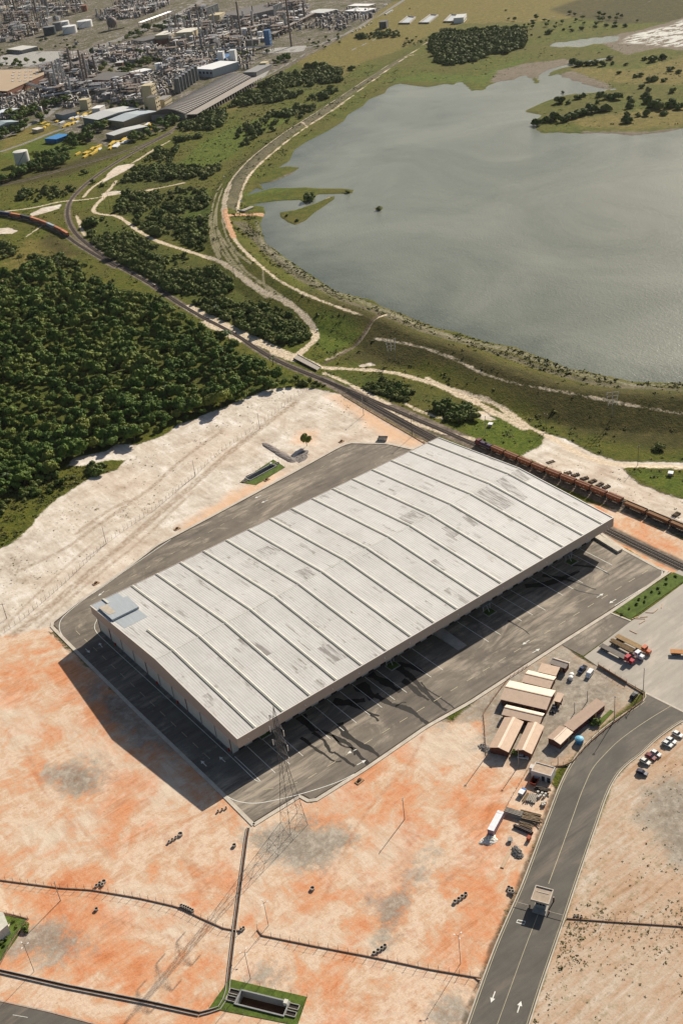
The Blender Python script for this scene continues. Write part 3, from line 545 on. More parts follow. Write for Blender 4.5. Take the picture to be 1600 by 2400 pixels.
line_px(yard, 'lane_dash', [(617, 1852), (641, 1848)], .25, m=M_YLINE); line_px(yard, 'lane_dash', [(672, 1840), (697, 1834)], .25, m=M_YLINE)
ends = [(645, 1812.5), (679, 1792), (710, 1773), (774, 1733), (806, 1714), (835, 1695), (867, 1677), (895, 1659), (925, 1641), (953, 1624), (1010, 1588), (1037.5, 1571), (1145, 1505), (1172, 1488), (1222, 1456), (1248, 1442), (1278, 1431), (1319, 1396), (1343, 1381), (1365.5, 1367), (1422, 1341.6), (1434, 1325)]
for ex in ends:
    x, y = G(*ex); mb = MB(); ribbon(mb, [(x, y), (x+.3, 298.6)], .24, .13); part('bay_line', mb, M_WLINE, yard)
def arrow(parent, tail, head, L=4.2, z=.13, name='arrow_marking'):
    a_, b_ = np.array(G(*tail)), np.array(G(*head)); d_ = b_-a_; d_ /= np.hypot(*d_); nn = np.array([-d_[1], d_[0]]); b2 = a_+d_*L
    mb = MB(); ribbon(mb, [a_, a_+d_*L*.62], .32, z); h0 = a_+d_*L*.6; mb.prism([tuple(h0+nn*.75), tuple(h0-nn*.75), tuple(b2)], z-.02, z+.002); part(name, mb, M_WLINE, parent)
for t_, h_ in (((200, 1521), (211, 1531)), ((244, 1386), (232, 1396)), ((240, 1518), (231, 1506)), ((528, 1787), (512, 1773)), ((836, 1757), (811, 1768)), ((836, 1794), (860, 1781)), ((1240, 1501), (1222, 1513)), ((1247, 1531), (1265, 1521)), ((1398, 1401), (1416, 1390)), ((1443, 1405), (1425, 1416)), ((612, 1161), (597, 1168)), ((628, 1172), (610, 1180)), ((484, 1797), (478, 1791))):
    arrow(yard, t_, h_)
# tyre-black drainage stains that wander from the docks to the kerb
n = NT('wet_stain'); n.base(n.mix(n.noise(.8, 3), (.014, .012, .010), (.035, .03, .025))); n.b.inputs['Roughness'].default_value = .55; M_STAIN = n.m
def stain(pts, w0, w1, seed):
    r = np.random.default_rng(seed); pl = resample(smooth_pl(GL(pts), 1), .8); pl = pl+np.cumsum(r.normal(0, .16, pl.shape), 0)*.8; mb = MB()
    n_ = len(pl); d_ = np.gradient(pl, axis=0); d_ /= np.hypot(*d_.T)[:, None]+1e-9; wv = np.interp(np.arange(n_), [0, n_], [w0, w1])*(1+.45*np.convolve(r.normal(0, 1, n_+4), np.ones(5)/5, 'valid'))
    nn = np.stack([-d_[:, 1], d_[:, 0]], 1)*np.abs(wv)[:, None]/2
    vs = []; 
    for p, q in zip(pl, nn): vs += [(*(p+q), .118), (*(p-q), .118)]
    fs = [(2*i, 2*i+1, 2*i+3, 2*i+2) for i in range(n_-1)]; mb.add(vs, fs); part('stain', mb, M_STAIN, yard)
Z3 = lambda l: [(500+x/3.136, 1500+y/3.136) for x, y in l]
for k_, (l, a_, b_) in enumerate(((Z3([(640, 720), (700, 770), (790, 810), (860, 870), (920, 890), (950, 880)]), 1.4, .5), (Z3([(730, 680), (800, 720), (860, 800), (870, 830), (930, 830), (1000, 890), (1070, 925)]), 1.5, .8), (Z3([(760, 660), (850, 690), (920, 740), (980, 760), (1020, 800), (1060, 860), (1130, 930)]), 2.0, 1.4),
    (Z3([(870, 700), (940, 790), (1010, 800), (1030, 850)]), .8, .7), (Z3([(930, 610), (950, 680), (1020, 740), (1080, 770), (1160, 810), (1220, 865)]), 2.8, 1.5), (Z3([(1180, 400), (1260, 460), (1340, 490), (1400, 520), (1450, 560), (1500, 600), (1560, 650)]), 3.0, 1.3), (Z3([(1340, 490), (1400, 465), (1420, 468)]), 1.0, .8),
    (Z3([(1390, 300), (1450, 340), (1500, 390), (1540, 420), (1600, 450)]), 3.0, 1.5), (Z3([(1010, 470), (1100, 500), (1170, 540), (1220, 552)]), 2.0, .6), (Z3([(1130, 540), (1180, 570), (1208, 605)]), .9, .7), (Z3([(640, 560), (700, 640), (740, 680)]), 4, 1.5), (Z3([(880, 450), (980, 470), (1100, 440)]), 4, 2.5), (Z3([(1150, 250), (1260, 300), (1370, 380)]), 4, 2.0), (Z3([(1300, 200), (1420, 190), (1560, 260)]), 3.5, 1.2), (Z3([(1060, 330), (1130, 370), (1180, 430)]), 4.5, 2.5)
    , ([(1190, 1455), (1215, 1468), (1240, 1488)], .8, .4), ([(1345, 1382), (1380, 1392), (1405, 1396)], .7, .4), ([(1340, 1325), (1400, 1330), (1425, 1345)], 1.6, .8), ([(1270, 1350), (1330, 1360), (1400, 1385)], 2.2, .5), ([(1230, 1375), (1290, 1370), (1350, 1340)], 4, 1.5), ([(925, 1560), (960, 1590), (985, 1618), (1010, 1640), (1040, 1668)], 3, 1.2))): stain(l, a_, b_, 50+k_)
for i, (l) in enumerate([[(985, 1600), (1000, 1622), (1030, 1640), (1060, 1660)]]): stain(l, .7, .5, 90)
# concrete strips and the road
def place_sheet(name, px, z, m, label=None, cat=None, kind='structure'):
    o = sheet(name, GL(px), z, m); tag(o, label, cat, None, kind); return o
RL = [(1512, 1624), (1514, 1632), (1509, 1643), (1480, 1662), (1419, 1702), (1380, 1737), (1349, 1772), (1326, 1808), (1307, 1850), (1296, 1880), (1279, 1925), (1260, 1975), (1239, 2032), (1218, 2087), (1189, 2150), (1153, 2234), (1096, 2394), (1060, 2500)]
RR = [(1200, 2520), (1241, 2400), (1264, 2325), (1298, 2226), (1327, 2143), (1345, 2087), (1376, 1996), (1401, 1925), (1418, 1873), (1439, 1827), (1465, 1795), (1503, 1768), (1540, 1731), (1600, 1689), (1626, 1680)]
road = sheet('road', np.vstack([smooth_pl(GL(RL), 1), smooth_pl(GL(RR), 1), GL([(1600, 1667)])]), .06, M_ROAD); tag(road, kind='structure')
for s_, off in ((RL, .7), (RR, .7)):
    pl = resample(smooth_pl(GL(s_), 2), 2.5); mb = MB(); ribbon(mb, pl, .35, .20, .2); part('kerb', mb, M_CONC, road)
    d_ = np.gradient(pl, axis=0); d_ /= np.hypot(*d_.T)[:, None]; q = pl+np.stack([-d_[:, 1], d_[:, 0]], 1)*off; mb = MB(); ribbon(mb, q[2:-2], .16, .085); part('edge_line', mb, M_YLINE, road)
line_px(road, 'centre_line', [(1572, 1655), (1530, 1680), (1483, 1711), (1445, 1740), (1419, 1766), (1387, 1801), (1370, 1840), (1359, 1866), (1341, 1918), (1313, 1996), (1285, 2073)], .18, .085, M_YLINE, sm=2)
line_px(road, 'centre_line', [(1262, 2140), (1230, 2222), (1168, 2394), (1140, 2470)], .14, .085, M_YLINE, sm=1)
line_px(road, 'joint_line', [(1512, 1624), (1600, 1668), (1760, 1744)], .8, .09, M_CONC)
arrow(road, (1160, 2325), (1150, 2352), 4.0, .085); arrow(road, (1212, 2375), (1221, 2347), 4.0, .085)
for bx in ([(1213, 2157), (1231, 2161), (1228, 2168), (1210, 2163), (1213, 2157)],): line_px(road, 'box_marking', bx, .3, .085)
road2 = place_sheet('side_road', [(-160, 2330), (0, 2349), (110, 2373), (230, 2405), (330, 2440), (300, 2600), (-200, 2600)], .06, M_ROAD)
line_px(road2, 'kerb', [(-60, 2333), (0, 2347), (110, 2371), (230, 2403), (330, 2438)], .3, .2, M_CONC2)
line_px(road2, 'lane_dash', [(30, 2380), (65, 2386)], .15, .085)
# mown strip beside the plaza, lawns and the sunk basins
strip = place_sheet('mown_strip', [(1440, 1432), (1578, 1342), (1612, 1356), (1476, 1452)], .16, M_LAWN)
line_px(strip, 'kerb', [(1478, 1456), (1430, 1437), (1440, 1428), (1572, 1340)], .8, .24, M_CONC)
lawn_w = place_sheet('office_lawn', [(0, 2146), (66, 2153), (40, 2200), (-5, 2262), (-200, 2240), (-150, 2130)], .1, M_LAWN)
line_px(lawn_w, 'kerb', [(-60, 2135), (0, 2143), (68, 2156)], .35, .2, plain('dark_kerb', (.12, .07, .05), .9))

# ------------------------------------------------------------------ the warehouse
X0, X1, Y0, Y1, EH, RH = 139.8, 348.2, 290.6, 410.0, 14.3, 18.0
YM = (Y0+Y1)/2
wh = thing('warehouse', 'huge pale grey metal roofed warehouse with brown fascia and loading docks on the asphalt yard', 'warehouse', (X0, Y0, 0))
def W(name, mb, m, parent=None, label=None, base=wh):
    ox, oy = base.location.x, base.location.y; mb.v = [(x-ox, y-oy, z) for x, y, z in mb.v]
    return part(name, mb, m, parent or base, label)
def roof_z(y): return EH+(RH-EH)*(1-abs(y-YM)/(YM-Y0))
n = NT('corrugated_roof')
sep = n.t.nodes.new('ShaderNodeSeparateXYZ'); n.t.links.new(n.pos, sep.inputs[0]); sx_, sy_ = sep.outputs[0], sep.outputs[1]
def cells(w_, h_, o=0.0):
    cx = n.math('FLOOR', n.math('DIVIDE', n.math('ADD', sx_, o), w_)); cy = n.math('FLOOR', n.math('DIVIDE', n.math('ADD', sy_, o*1.7), h_))
    cb = n.t.nodes.new('ShaderNodeCombineXYZ'); n.l(cx, cb.inputs[0]); n.l(cy, cb.inputs[1]); wn = n.t.nodes.new('ShaderNodeTexWhiteNoise'); n.t.links.new(cb.outputs[0], wn.inputs['Vector']); return wn.outputs['Value']
c1 = cells(12.85, 15.0, 5.4); c2 = cells(1.1, 15.0, 5.4); c3 = cells(4.3, 5.0, 1.0)
st = n.noise(1.3, 4, .7, stretch=(1, .05, 1)); st2 = n.noise(.05, 5, .7); st3 = n.noise(.35, 4, .7, stretch=(1, .25, 1))
col = n.mix(n.mr(n.math('ADD', n.math('MULTIPLY', st, .5), n.math('MULTIPLY', st2, .5)), .36, .64), (.45, .43, .40), (.60, .58, .55))
col = n.mix(n.math('MULTIPLY', c1, .18), col, (.44, .43, .42))
dirty = n.math('MULTIPLY', n.mr(c2, .5, .95), n.mr(n.math('ADD', st3, n.math('MULTIPLY', n.math('SUBTRACT', cells(6.4, 7.5, 2.0), .5), .20)), .55, .66))
col = n.mix(n.math('MULTIPLY', dirty, .75), col, (.20, .175, .145))
col = n.mix(n.math('MULTIPLY', n.mr(n.noise(.14, 5, .75, stretch=(1, .5, 1), dist=.7), .58, .70), .28), col, (.33, .27, .21))
seam = n.math('LESS_THAN', n.math('FRACT', n.math('DIVIDE', n.math('ADD', sy_, 9.0), 15.0)), .014); col = n.mix(n.math('MULTIPLY', seam, .25), col, (.25, .22, .19))
wv = n.math('ABSOLUTE', n.math('SINE', n.math('MULTIPLY', sx_, math.pi/1.07))); n.bump(wv, .35, .12)
n.base(col); n.b.inputs['Roughness'].default_value = .6; n.b.inputs['Metallic'].default_value = 0.0; n.b.inputs['Specular IOR Level'].default_value = .3
M_ROOF = n.m
mb = MB(); mb.add([(X0, Y0, EH), (X1, Y0, EH), (X1, YM, RH), (X0, YM, RH), (X0, Y1, EH), (X1, Y1, EH), (X0, Y0, EH-.3), (X1, Y0, EH-.3), (X1, YM, RH-.3), (X0, YM, RH-.3), (X0, Y1, EH-.3), (X1, Y1, EH-.3)],
    [(0, 1, 2, 3), (3, 2, 5, 4), (6, 9, 8, 7), (9, 10, 11, 8), (0, 6, 7, 1), (4, 5, 11, 10), (0, 3, 9, 6), (3, 4, 10, 9), (1, 7, 8, 2), (2, 8, 11, 5)])
W('roof', mb, M_ROOF)
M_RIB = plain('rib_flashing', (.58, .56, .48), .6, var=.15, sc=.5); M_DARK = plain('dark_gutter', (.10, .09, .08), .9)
for k in range(16):
    x = 147.6+12.87*k
    mb = MB()
    for ya, yb in ((Y0+.2, YM), (YM, Y1-.2)):
        if k == 0 and yb > 390: yb = 372 if True else yb
        za, zb = roof_z(ya)+.02, roof_z(yb)+.02
        for (a_, b_, h0, h1) in ((x-.15, x+.55, .18, .42), (x+.55, x+1.05, .42, .22)):
            mb.add([(a_, ya, za+h0), (b_, ya, za+h1), (b_, yb, zb+h1), (a_, yb, zb+h0), (a_, ya, za), (b_, ya, za), (b_, yb, zb), (a_, yb, zb)], [(0, 1, 2, 3), (0, 4, 5, 1), (3, 2, 6, 7), (0, 3, 7, 4), (1, 5, 6, 2)])
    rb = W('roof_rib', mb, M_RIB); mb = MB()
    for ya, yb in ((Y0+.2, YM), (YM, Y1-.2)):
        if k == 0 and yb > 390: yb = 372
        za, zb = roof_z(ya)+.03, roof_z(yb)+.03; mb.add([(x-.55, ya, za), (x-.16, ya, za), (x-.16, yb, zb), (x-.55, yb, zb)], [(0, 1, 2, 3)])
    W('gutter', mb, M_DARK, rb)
mb = MB()
for sgn in (-1, 1): mb.add([(X0+.4, YM, RH+.10), (X1-.4, YM, RH+.10), (X1-.4, YM+sgn*.35, RH+.05), (X0+.4, YM+sgn*.35, RH+.05)], [(0, 1, 2, 3)])
W('ridge_cap', mb, plain('ridge_metal', (.55, .53, .48), .5))
M_FASC = plain('brown_fascia', (.50, .41, .345), .6, var=.08, sc=.4); M_WALL = plain('white_wall_panel', (.60, .57, .50), .8, var=.1, sc=.3)
FB = 9.9; FT = EH+.18
mb = MB(); th_ = .25
mb.box(((X0+X1)/2, Y0-th_/2, (FB+FT)/2), (X1-X0+2*th_, th_, FT-FB)); mb.box(((X0+X1)/2, Y1+th_/2, (FB+FT)/2), (X1-X0+2*th_, th_, FT-FB))
for x in (X0-th_, X1):
    mb.add([(x, Y0, FB), (x+th_, Y0, FB), (x, Y0, FT), (x+th_, Y0, FT), (x, YM, RH+.18), (x+th_, YM, RH+.18), (x, Y1, FT), (x+th_, Y1, FT), (x, Y1, FB), (x+th_, Y1, FB)],
        [(0, 2, 4, 6, 8), (1, 9, 7, 5, 3), (2, 3, 5, 4), (4, 5, 7, 6), (0, 8, 9, 1), (0, 1, 3, 2), (6, 7, 9, 8)])
W('fascia', mb, M_FASC)
mb = MB(); mb.box(((X0+X1)/2, Y0-th_/2-.02, FT+.06), (X1-X0+.6, .45, .12))
for x in (X0-th_/2, X1+th_/2):
    mb.add([(x-.22, Y0, FT), (x+.22, Y0, FT), (x+.22, YM, RH+.18), (x-.22, YM, RH+.18), (x-.22, Y0, FT+.12), (x+.22, Y0, FT+.12), (x+.22, YM, RH+.3), (x-.22, YM, RH+.3)], [(4, 5, 6, 7), (0, 4, 7, 3), (1, 2, 6, 5), (0, 1, 5, 4)])
    mb.add([(x-.22, Y1, FT), (x+.22, Y1, FT), (x+.22, YM, RH+.18), (x-.22, YM, RH+.18), (x-.22, Y1, FT+.12), (x+.22, Y1, FT+.12), (x+.22, YM, RH+.3), (x-.22, YM, RH+.3)], [(4, 7, 6, 5), (0, 3, 7, 4), (1, 5, 6, 2), (0, 4, 5, 1)])
W('edge_trim', mb, plain('pale_trim', (.62, .58, .52), .5, var=.05))
WX0, WX1, WY0, WY1 = X0+1.1, X1-1.1, 299.4, Y1-1.0
mb = MB(); mb.box((WX0+.15, (WY0+WY1)/2, 5.5), (.3, WY1-WY0-.6, 11)); mb.box((WX1-.15, (WY0+WY1)/2, 5.5), (.3, WY1-WY0-.6, 11)); mb.box(((X0+X1)/2, WY1-.15, 5.5), (WX1-WX0, .3, 11)); mb.box(((X0+X1)/2, WY0+.15, 5.5), (WX1-WX0, .3, 11))
W('wall', mb, M_WALL)
mb = MB(); mb.box(((X0+X1)/2, (Y0+WY0)/2-.1, 9.95), (X1-X0-.4, WY0-Y0-.3, .1)); mb.box((X0+.6, (WY0+WY1)/2, 9.95), (.9, WY1-WY0, .1)); W('soffit', mb, plain('soffit_panel', (.35, .33, .30), .8))
mb = MB(); mb.box((WX0-.06, (WY0+WY1)/2, .45), (.12, WY1-WY0, .9)); W('plinth', mb, plain('plinth_grey', (.18, .17, .18), .9))
for k, y in enumerate(np.linspace(WY0+.3, WY1-.3, 11)):
    mb = MB(); mb.box((WX0-.12, y, 5.5), (.24, .35 if k % 3 else .5, 9.8)); W('pilaster', mb, plain('brown_pilaster', (.20, .13, .10), .7) if k % 3 == 0 else plain('grey_joint', (.33, .30, .27), .7))
for x in np.arange(145, 345, 6.45):
    mb = MB(); mb.box((x, WY0-.05, 2.3), (2.7, .1, 3.6)); d = W('dock_door', mb, plain('dock_door_dark', (.035, .03, .028), .8))
    mb = MB(); mb.box((x, WY0-.2, .35), (3.0, .3, .35)); W('bumper', mb, plain('rubber', (.05, .05, .05), .9), d)
for x in np.linspace(144, 344, 16):
    mb = MB(); mb.box((x, Y0-.42, 11.9), (.35, .3, .3)); W('fascia_lamp', mb, plain('lamp_white', (.85, .85, .8), .4))
for y in (301.5, 340, 357, 394):
    mb = MB(); mb.box((WX0-.35, y, .95), (.5, .8, 1.3)); W('hose_cabinet', mb, plain('red_paint', (.40, .02, .015), .5))
mb = MB(); mb.box((246.0, 298.9, 1.0), (.8, .4, 1.2)); W('hose_cabinet', mb, _M['red_paint'])
# raised cover and pale new sheets on the far-left corner of the roof
def rz_(px, py):
    z = 15.0
    for _ in range(5): x, y = G(px, py, z); z = roof_z(y)
    return x, y, z
def slab_px(pxs, h0, h1, m, name, parent=None):
    q = [rz_(*p) for p in pxs]; vs = [(x, y, z+h0) for x, y, z in q]+[(x, y, z+h1) for x, y, z in q]; mb = MB().add(vs, [(3, 2, 1, 0), (4, 5, 6, 7), (0, 1, 5, 4), (1, 2, 6, 5), (2, 3, 7, 6), (3, 0, 4, 7)]); return W(name, mb, m, parent)
U = lambda *l: [(200+x/5.227, 1350+y/5.227) for x, y in l]
n = NT('new_blue_grey_sheet'); n.base(n.mix(n.noise(.9, 4, .7, stretch=(1, .1, 1)), (.33, .36, .37), (.50, .53, .55))); n.b.inputs['Roughness'].default_value = .5; n.b.inputs['Metallic'].default_value = .2; M_NEW = n.m
slab_px(U((70, 355), (390, 205), (760, 500), (480, 640)), .01, .05, M_NEW, 'sheet_patch')
rc = slab_px(U((165, 410), (520, 270), (660, 400), (335, 560)), .06, 1.1, M_NEW, 'roof_cover')
slab_px(U((165, 415), (270, 370), (380, 470), (300, 500)), 1.11, 1.16, plain('rusty_sheet', (.46, .40, .32), .8), 'rust_patch', rc)
n = NT('dirty_sheet'); n.base(n.mix(n.mr(n.noise(1.6, 3, .6, stretch=(1, .04, 1)), .42, .56), (.52, .50, .475), (.25, .23, .21))); n.b.inputs['Roughness'].default_value = .6; M_DSH = n.m
for q_ in ([(1105, 1161), (1140, 1140), (1208, 1180), (1172, 1199)], [(934, 1214), (966, 1195), (998, 1210), (963, 1231)], [(689, 1340), (720, 1329), (742, 1346), (718, 1359)], [(1163, 1127), (1178, 1118), (1236, 1166), (1222, 1178)], [(1082, 1212), (1093, 1206), (1120, 1228), (1110, 1234)], [(1034, 1238), (1046, 1233), (1075, 1252), (1064, 1260)], [(1186, 1113), (1212, 1100), (1243, 1122), (1228, 1130)], [(826, 1286), (856, 1270), (880, 1290), (850, 1304)], [(742, 1520), (775, 1508), (815, 1540), (785, 1552)], [(555, 1500), (572, 1490), (640, 1530), (620, 1540)], [(600, 1290), (640, 1275), (660, 1290), (620, 1305)], [(1000, 1320), (1020, 1310), (1046, 1335), (1030, 1342)]):
    slab_px(q_, .012, .03, M_DSH, 'dirty_panel')
slab_px(U((205, 290), (235, 285), (300, 335), (275, 345)), .1, .5, M_RIB, 'vent_rib')
# ramps, dock islands
def prism_px(pxs, z0, z1, m, name, parent):
    mb = MB().prism([G(*p, 0) for p in pxs], z0, z1); ox, oy = parent.location.x, parent.location.y; mb.v = [(x-ox, y-oy, z) for x, y, z in mb.v]; return part(name, mb, m, parent)
def wedge(xc, wd, y0, y1, h, m, name='loading_ramp'):
    mb = MB(); a_, b_ = xc-wd/2, xc+wd/2; mb.add([(a_, y0, .12), (b_, y0, .12), (b_, y1, .12), (a_, y1, .12), (a_, y1, h), (b_, y1, h), (a_, y0, .14), (b_, y0, .14)], [(0, 3, 2, 1), (6, 7, 5, 4), (3, 4, 5, 2), (0, 6, 4, 3), (1, 2, 5, 7), (0, 1, 7, 6)]); W(name, mb, m)
xa, ya = G(1080, 1522); wedge(xa+1, 5.0, ya, 299.2, 1.3, M_CONC2); xa2, ya2 = G(1455, 1297)
mb = MB(); q = [G(*p) for p in ((1392, 1263), (1402, 1256), (1458, 1291), (1447, 1297))]; mb.prism(q, .1, 1.2); W('loading_ramp', mb, M_CONC)
for cx_, cy_ in ((618, 1722), (920, 1562), (1146, 1436), (1338, 1318)):
    x, y = G(cx_, cy_); y -= 0
    b = thing('dock_island', {618: 'raised island with green planting and grey canopy at the dock nearest the corner', 920: 'raised island with green planting and grey canopy left of the concrete ramp', 1146: 'raised island with green planting and grey canopy right of the concrete ramp', 1338: 'raised island with green planting and grey canopy at the far right dock'}[cx_], 'dock island', (x, y, .1), group='dock islands along the warehouse')
    mb = MB().box((0, 0, .18), (5, 4.5, .36)); part('island_base', mb, M_CONC2, b); mb = MB().box((0, 0, .42), (4.3, 3.8, .14)); part('planting', mb, M_LAWN, b)
    mb = MB().box((0, 2.6, 3.4), (5.0, 2.8, .3)); part('canopy', mb, plain('canopy_grey', (.22, .25, .26), .6), b)
    for p_, q_ in (((-1.9, 1.5, .3), (-1.9, 1.5, 3.3)), ((1.9, 1.5, .3), (1.9, 1.5, 3.3)), ((0, -.2, .3), (0, 1.5, 3.2))):
        part('post', MB().cyl(p_, q_, .12), plain('post_white', (.6, .6, .58), .5), b)
# ------------------------------------------------------------------ sunk drainage basins
def ang(p, q, z=0): a_, b_ = G(*p, z), G(*q, z); return math.atan2(b_[1]-a_[1], b_[0]-a_[0])
M_WATERB = plain('brown_basin_water', (.085, .035, .015), .35, var=.3, sc=.3)
M_GREYW = plain('grey_wall', (.28, .28, .27), .9, var=.2)
def basin(r, lawn_px, label, depth, wet):
    c, L_, W_, a_ = r; t = thing('drainage_basin', label, 'drainage basin', (c[0], c[1], 0), a_)
    def loc(p): d = np.array(p)-c; return (d[0]*math.cos(a_)+d[1]*math.sin(a_), -d[0]*math.sin(a_)+d[1]*math.cos(a_))
    lw = [loc(p) for p in GL(lawn_px)]; x_, y_ = L_/2, W_/2; g = .45
    for s_ in (-1, 1):
        mb = MB().box((0, s_*(y_+g/2), -depth/2+.2), (L_+2*g, g, depth+.6)); part('basin_wall', mb, M_GREYW, t)
        mb = MB().box((s_*(x_+g/2), 0, -depth/2+.2), (g, L_ and W_, depth+.6)); part('basin_wall', mb, M_GREYW, t)
    part('basin_floor', MB().box((0, 0, -depth-.1), (L_, W_, .2)), wet, t)
    X_, Y_ = x_+g, y_+g; inner = [(-X_, -Y_), (X_, -Y_), (X_, Y_), (-X_, Y_)]
    # lawn frame: outer corners ordered like the inner ones
    out = []
    for q in inner: out.append(max(lw, key=lambda p: p[0]*np.sign(q[0])/L_+p[1]*np.sign(q[1])/W_))
    vs = [(*p, .12) for p in inner]+[(*p, .12) for p in out]+[(*p, -.2) for p in out]
    mb = MB().add(vs, [(i, (i+1) % 4, 4+(i+1) % 4, 4+i) for i in range(4)]+[(4+i, 4+(i+1) % 4, 8+(i+1) % 4, 8+i) for i in range(4)]); part('lawn', mb, M_LAWN, t)
    for sx in (-1, 1):
        for k_, oy in enumerate((-.25, .3) if depth > 2 else (0,)):
            mb = MB(); w_ = W_*.36; h_ = 1.6
            cx, cy = sx*(X_+h_), oy*W_
            for dx, dy, ex, ey in ((-h_, 0, .2, w_), (h_, 0, .2, w_), (0, -w_/2, 2*h_, .2), (0, w_/2, 2*h_, .2)): mb.box((cx+dx, cy+dy, .25), (ex, ey, .5))
            part('settling_box', mb, M_CONC2, t); part('box_cover', MB().box((cx, cy, .16), (2*h_-.3, w_-.3, .1)), plain('dark_opening', (.03, .022, .018), .9), t)
    part('pump_block', MB().box((x_*.93, y_*.75, .8), (1.2, 1.4, 1.4)), M_WALL, t)
    ol = [out[i] for i in range(4)]+[out[0]]; k = 0
    for p, q in zip(ol[:-1], ol[1:]):
        d = math.hypot(q[0]-p[0], q[1]-p[1]); n_ = max(2, int(d/5))
        for i in range(n_):
            x, y = p[0]+(q[0]-p[0])*i/n_, p[1]+(q[1]-p[1])*i/n_; part('fence_post', MB().cyl((x, y, 0), (x, y, 1.7), .06, n=5), M_GREYW, t)
    return t
basin(BAS_A, [(490, 2364), (697, 2405), (720, 2338), (538, 2296)], 'sunken rectangular basin of brown water framed by a mown lawn', 2.6, M_WATERB)
basin(BAS_B, [(562, 1131), (600, 1137), (668, 1095), (640, 1077)], 'narrow dark basin in a bright green lawn on the pale sand beside the lone tree', 1.8, plain('black_water', (.012, .014, .010), .4))
# ------------------------------------------------------------------ concrete channels and fences
M_POST = plain('weathered_post', (.22, .18, .14), .9); M_CHAN = plain('channel_dirt', (.10, .05, .03), .95, var=.4)
def channel(pxs, wd, label, group=None):
    pl = GL(pxs); c = pl[0]; q = resample(pl, 3)-c; t = thing('drainage_channel', label, 'channel', (c[0], c[1], 0), group=group)
    d = np.gradient(q, axis=0); d /= np.hypot(*d.T)[:, None]; nn = np.stack([-d[:, 1], d[:, 0]], 1)
    part('channel_bed', ribbon(MB(), q, wd, .05), M_CHAN, t)
    for s_ in (-1, 1): part('channel_wall', ribbon(MB(), q+nn*s_*(wd/2+.12), .22, .38, .38), M_CONC2, t)
    return t
channel([(582, 1941), (577, 1970), (570, 2022), (551, 2167), (536, 2294), (532, 2336), (513, 2366), (467, 2378)], .9, 'straight dark drainage channel running from the yard corner down to the sunken basin')
channel([(467, 2378), (344, 2351), (153, 2313), (0, 2278), (-60, 2266)], 1.0, 'long dark drainage channel crossing the orange soil along the bottom left road')
def fence(pxs, sp, h, label, wall=.35, arm=False, mat=None, terrain=False, maxp=100):
    pts = GL(pxs); c = pts[0]; q = resample(pts, sp)[:maxp]; t = thing('fence', label, 'fence', (c[0], c[1], 0)); q = q-c
    zz = [land(q+c)[i] if terrain else 0.0 for i in range(len(q))]
    pm = None
    for i, (x, y) in enumerate(q):
        if pm is None:
            mb = MB().cyl((0, 0, -.1), (0, 0, h), .075, n=5)
            if arm: mb.cyl((0, 0, h), (.25, .15, h+.45), .05, n=4)
            pm = part('fence_post', mb, mat or M_POST, t)
            pm.location = (x, y, zz[i])
        else:
            o = pm.copy(); C.objects.link(o); o.parent = t; o.location = (x, y, zz[i])
    if wall: part('base_wall', ribbon(MB(), q, .3, [wall+z_ for z_ in zz], wall+.1), plain('brown_base_wall', (.26, .155, .10), .9), t)
    for hh in (.5, .95):
        mb = MB()
        for i in range(len(q)-1): mb.cyl((*q[i], zz[i]+h*hh), (*q[i+1], zz[i+1]+h*hh), .018, n=3, caps=False)
        part('wire', mb, M_GREYW, t)
    return t
fence([(0, 1490), (57, 1450), (159, 1361), (249, 1275), (300, 1237), (367, 1192), (457, 1116)], 3.0, 2.4, 'thin post and wire fence climbing the pale sand left of the warehouse', wall=.0, arm=True)
fence([(457, 1116), (503, 1072), (553, 1034), (609, 996), (645, 969), (687, 934), (729, 911)], 3.6, 2.4, 'upper run of wire fence on pale sand between the forest and the lone tree', wall=0, arm=True)
fence([(-40, 2058), (0, 2064), (60, 2072), (145, 2083), (214, 2087), (325, 2106), (417, 2127), (470, 2153), (524, 2177), (564, 2184)], 2.9, 1.9, 'curving low wall with bent posts across the orange soil at lower left', arm=True)
fence([(603, 2180), (606, 2192), (733, 2218), (874, 2245), (1000, 2272), (1126, 2294)], 3.2, 1.9, 'straight low wall with posts from the channel to the road at the bottom', arm=True)
fence([(1328, 2154), (1421, 2161), (1600, 2173), (1760, 2188)], 3.6, 2.0, 'dark low fence right of the gatehouse across the spotted tan soil', arm=True)
fence([(0, 2139), (33, 2146), (66, 2155)], 2.6, 1.9, 'short dark fence along the top of the office lawn at lower left')
fence([(66, 2155), (30, 2205), (0, 2262)], 3.0, 1.9, 'short fence down the right edge of the office lawn')
fence([(1401, 1562), (1468, 1603)], 2.6, 2.2, 'pale concrete wall with tall posts at the top of the builders compound', wall=1.2)
fence([(1468, 1603), (1512, 1630), (1505, 1644), (1419, 1709), (1377, 1745), (1342, 1786), (1323, 1796), (1291, 1798)], 4.2, 2.2, 'low perimeter wall of the builders compound along the bend of the road', wall=.5)
M_ORNET = plain('orange_mesh', (.50, .15, .05), .9)
fence([(1235, 1562), (1192, 1590), (1160, 1632), (1132, 1673), (1135, 1705), (1138, 1769)], 2.4, 1.1, 'orange plastic mesh fence around the left side of the builders compound', wall=.25, mat=M_ORNET)
fence([(1240, 1800), (1222, 1830), (1203, 1862), (1185, 1895)], 2.2, 1.1, 'orange mesh fence beside the material stacks below the block building', wall=0, mat=M_ORNET)
fence([(1005, 1046), (960, 1019), (897, 983), (848, 954), (802, 926)], 4.5, 1.6, 'post fence along the railway edge of the orange sand behind the warehouse', wall=.3)
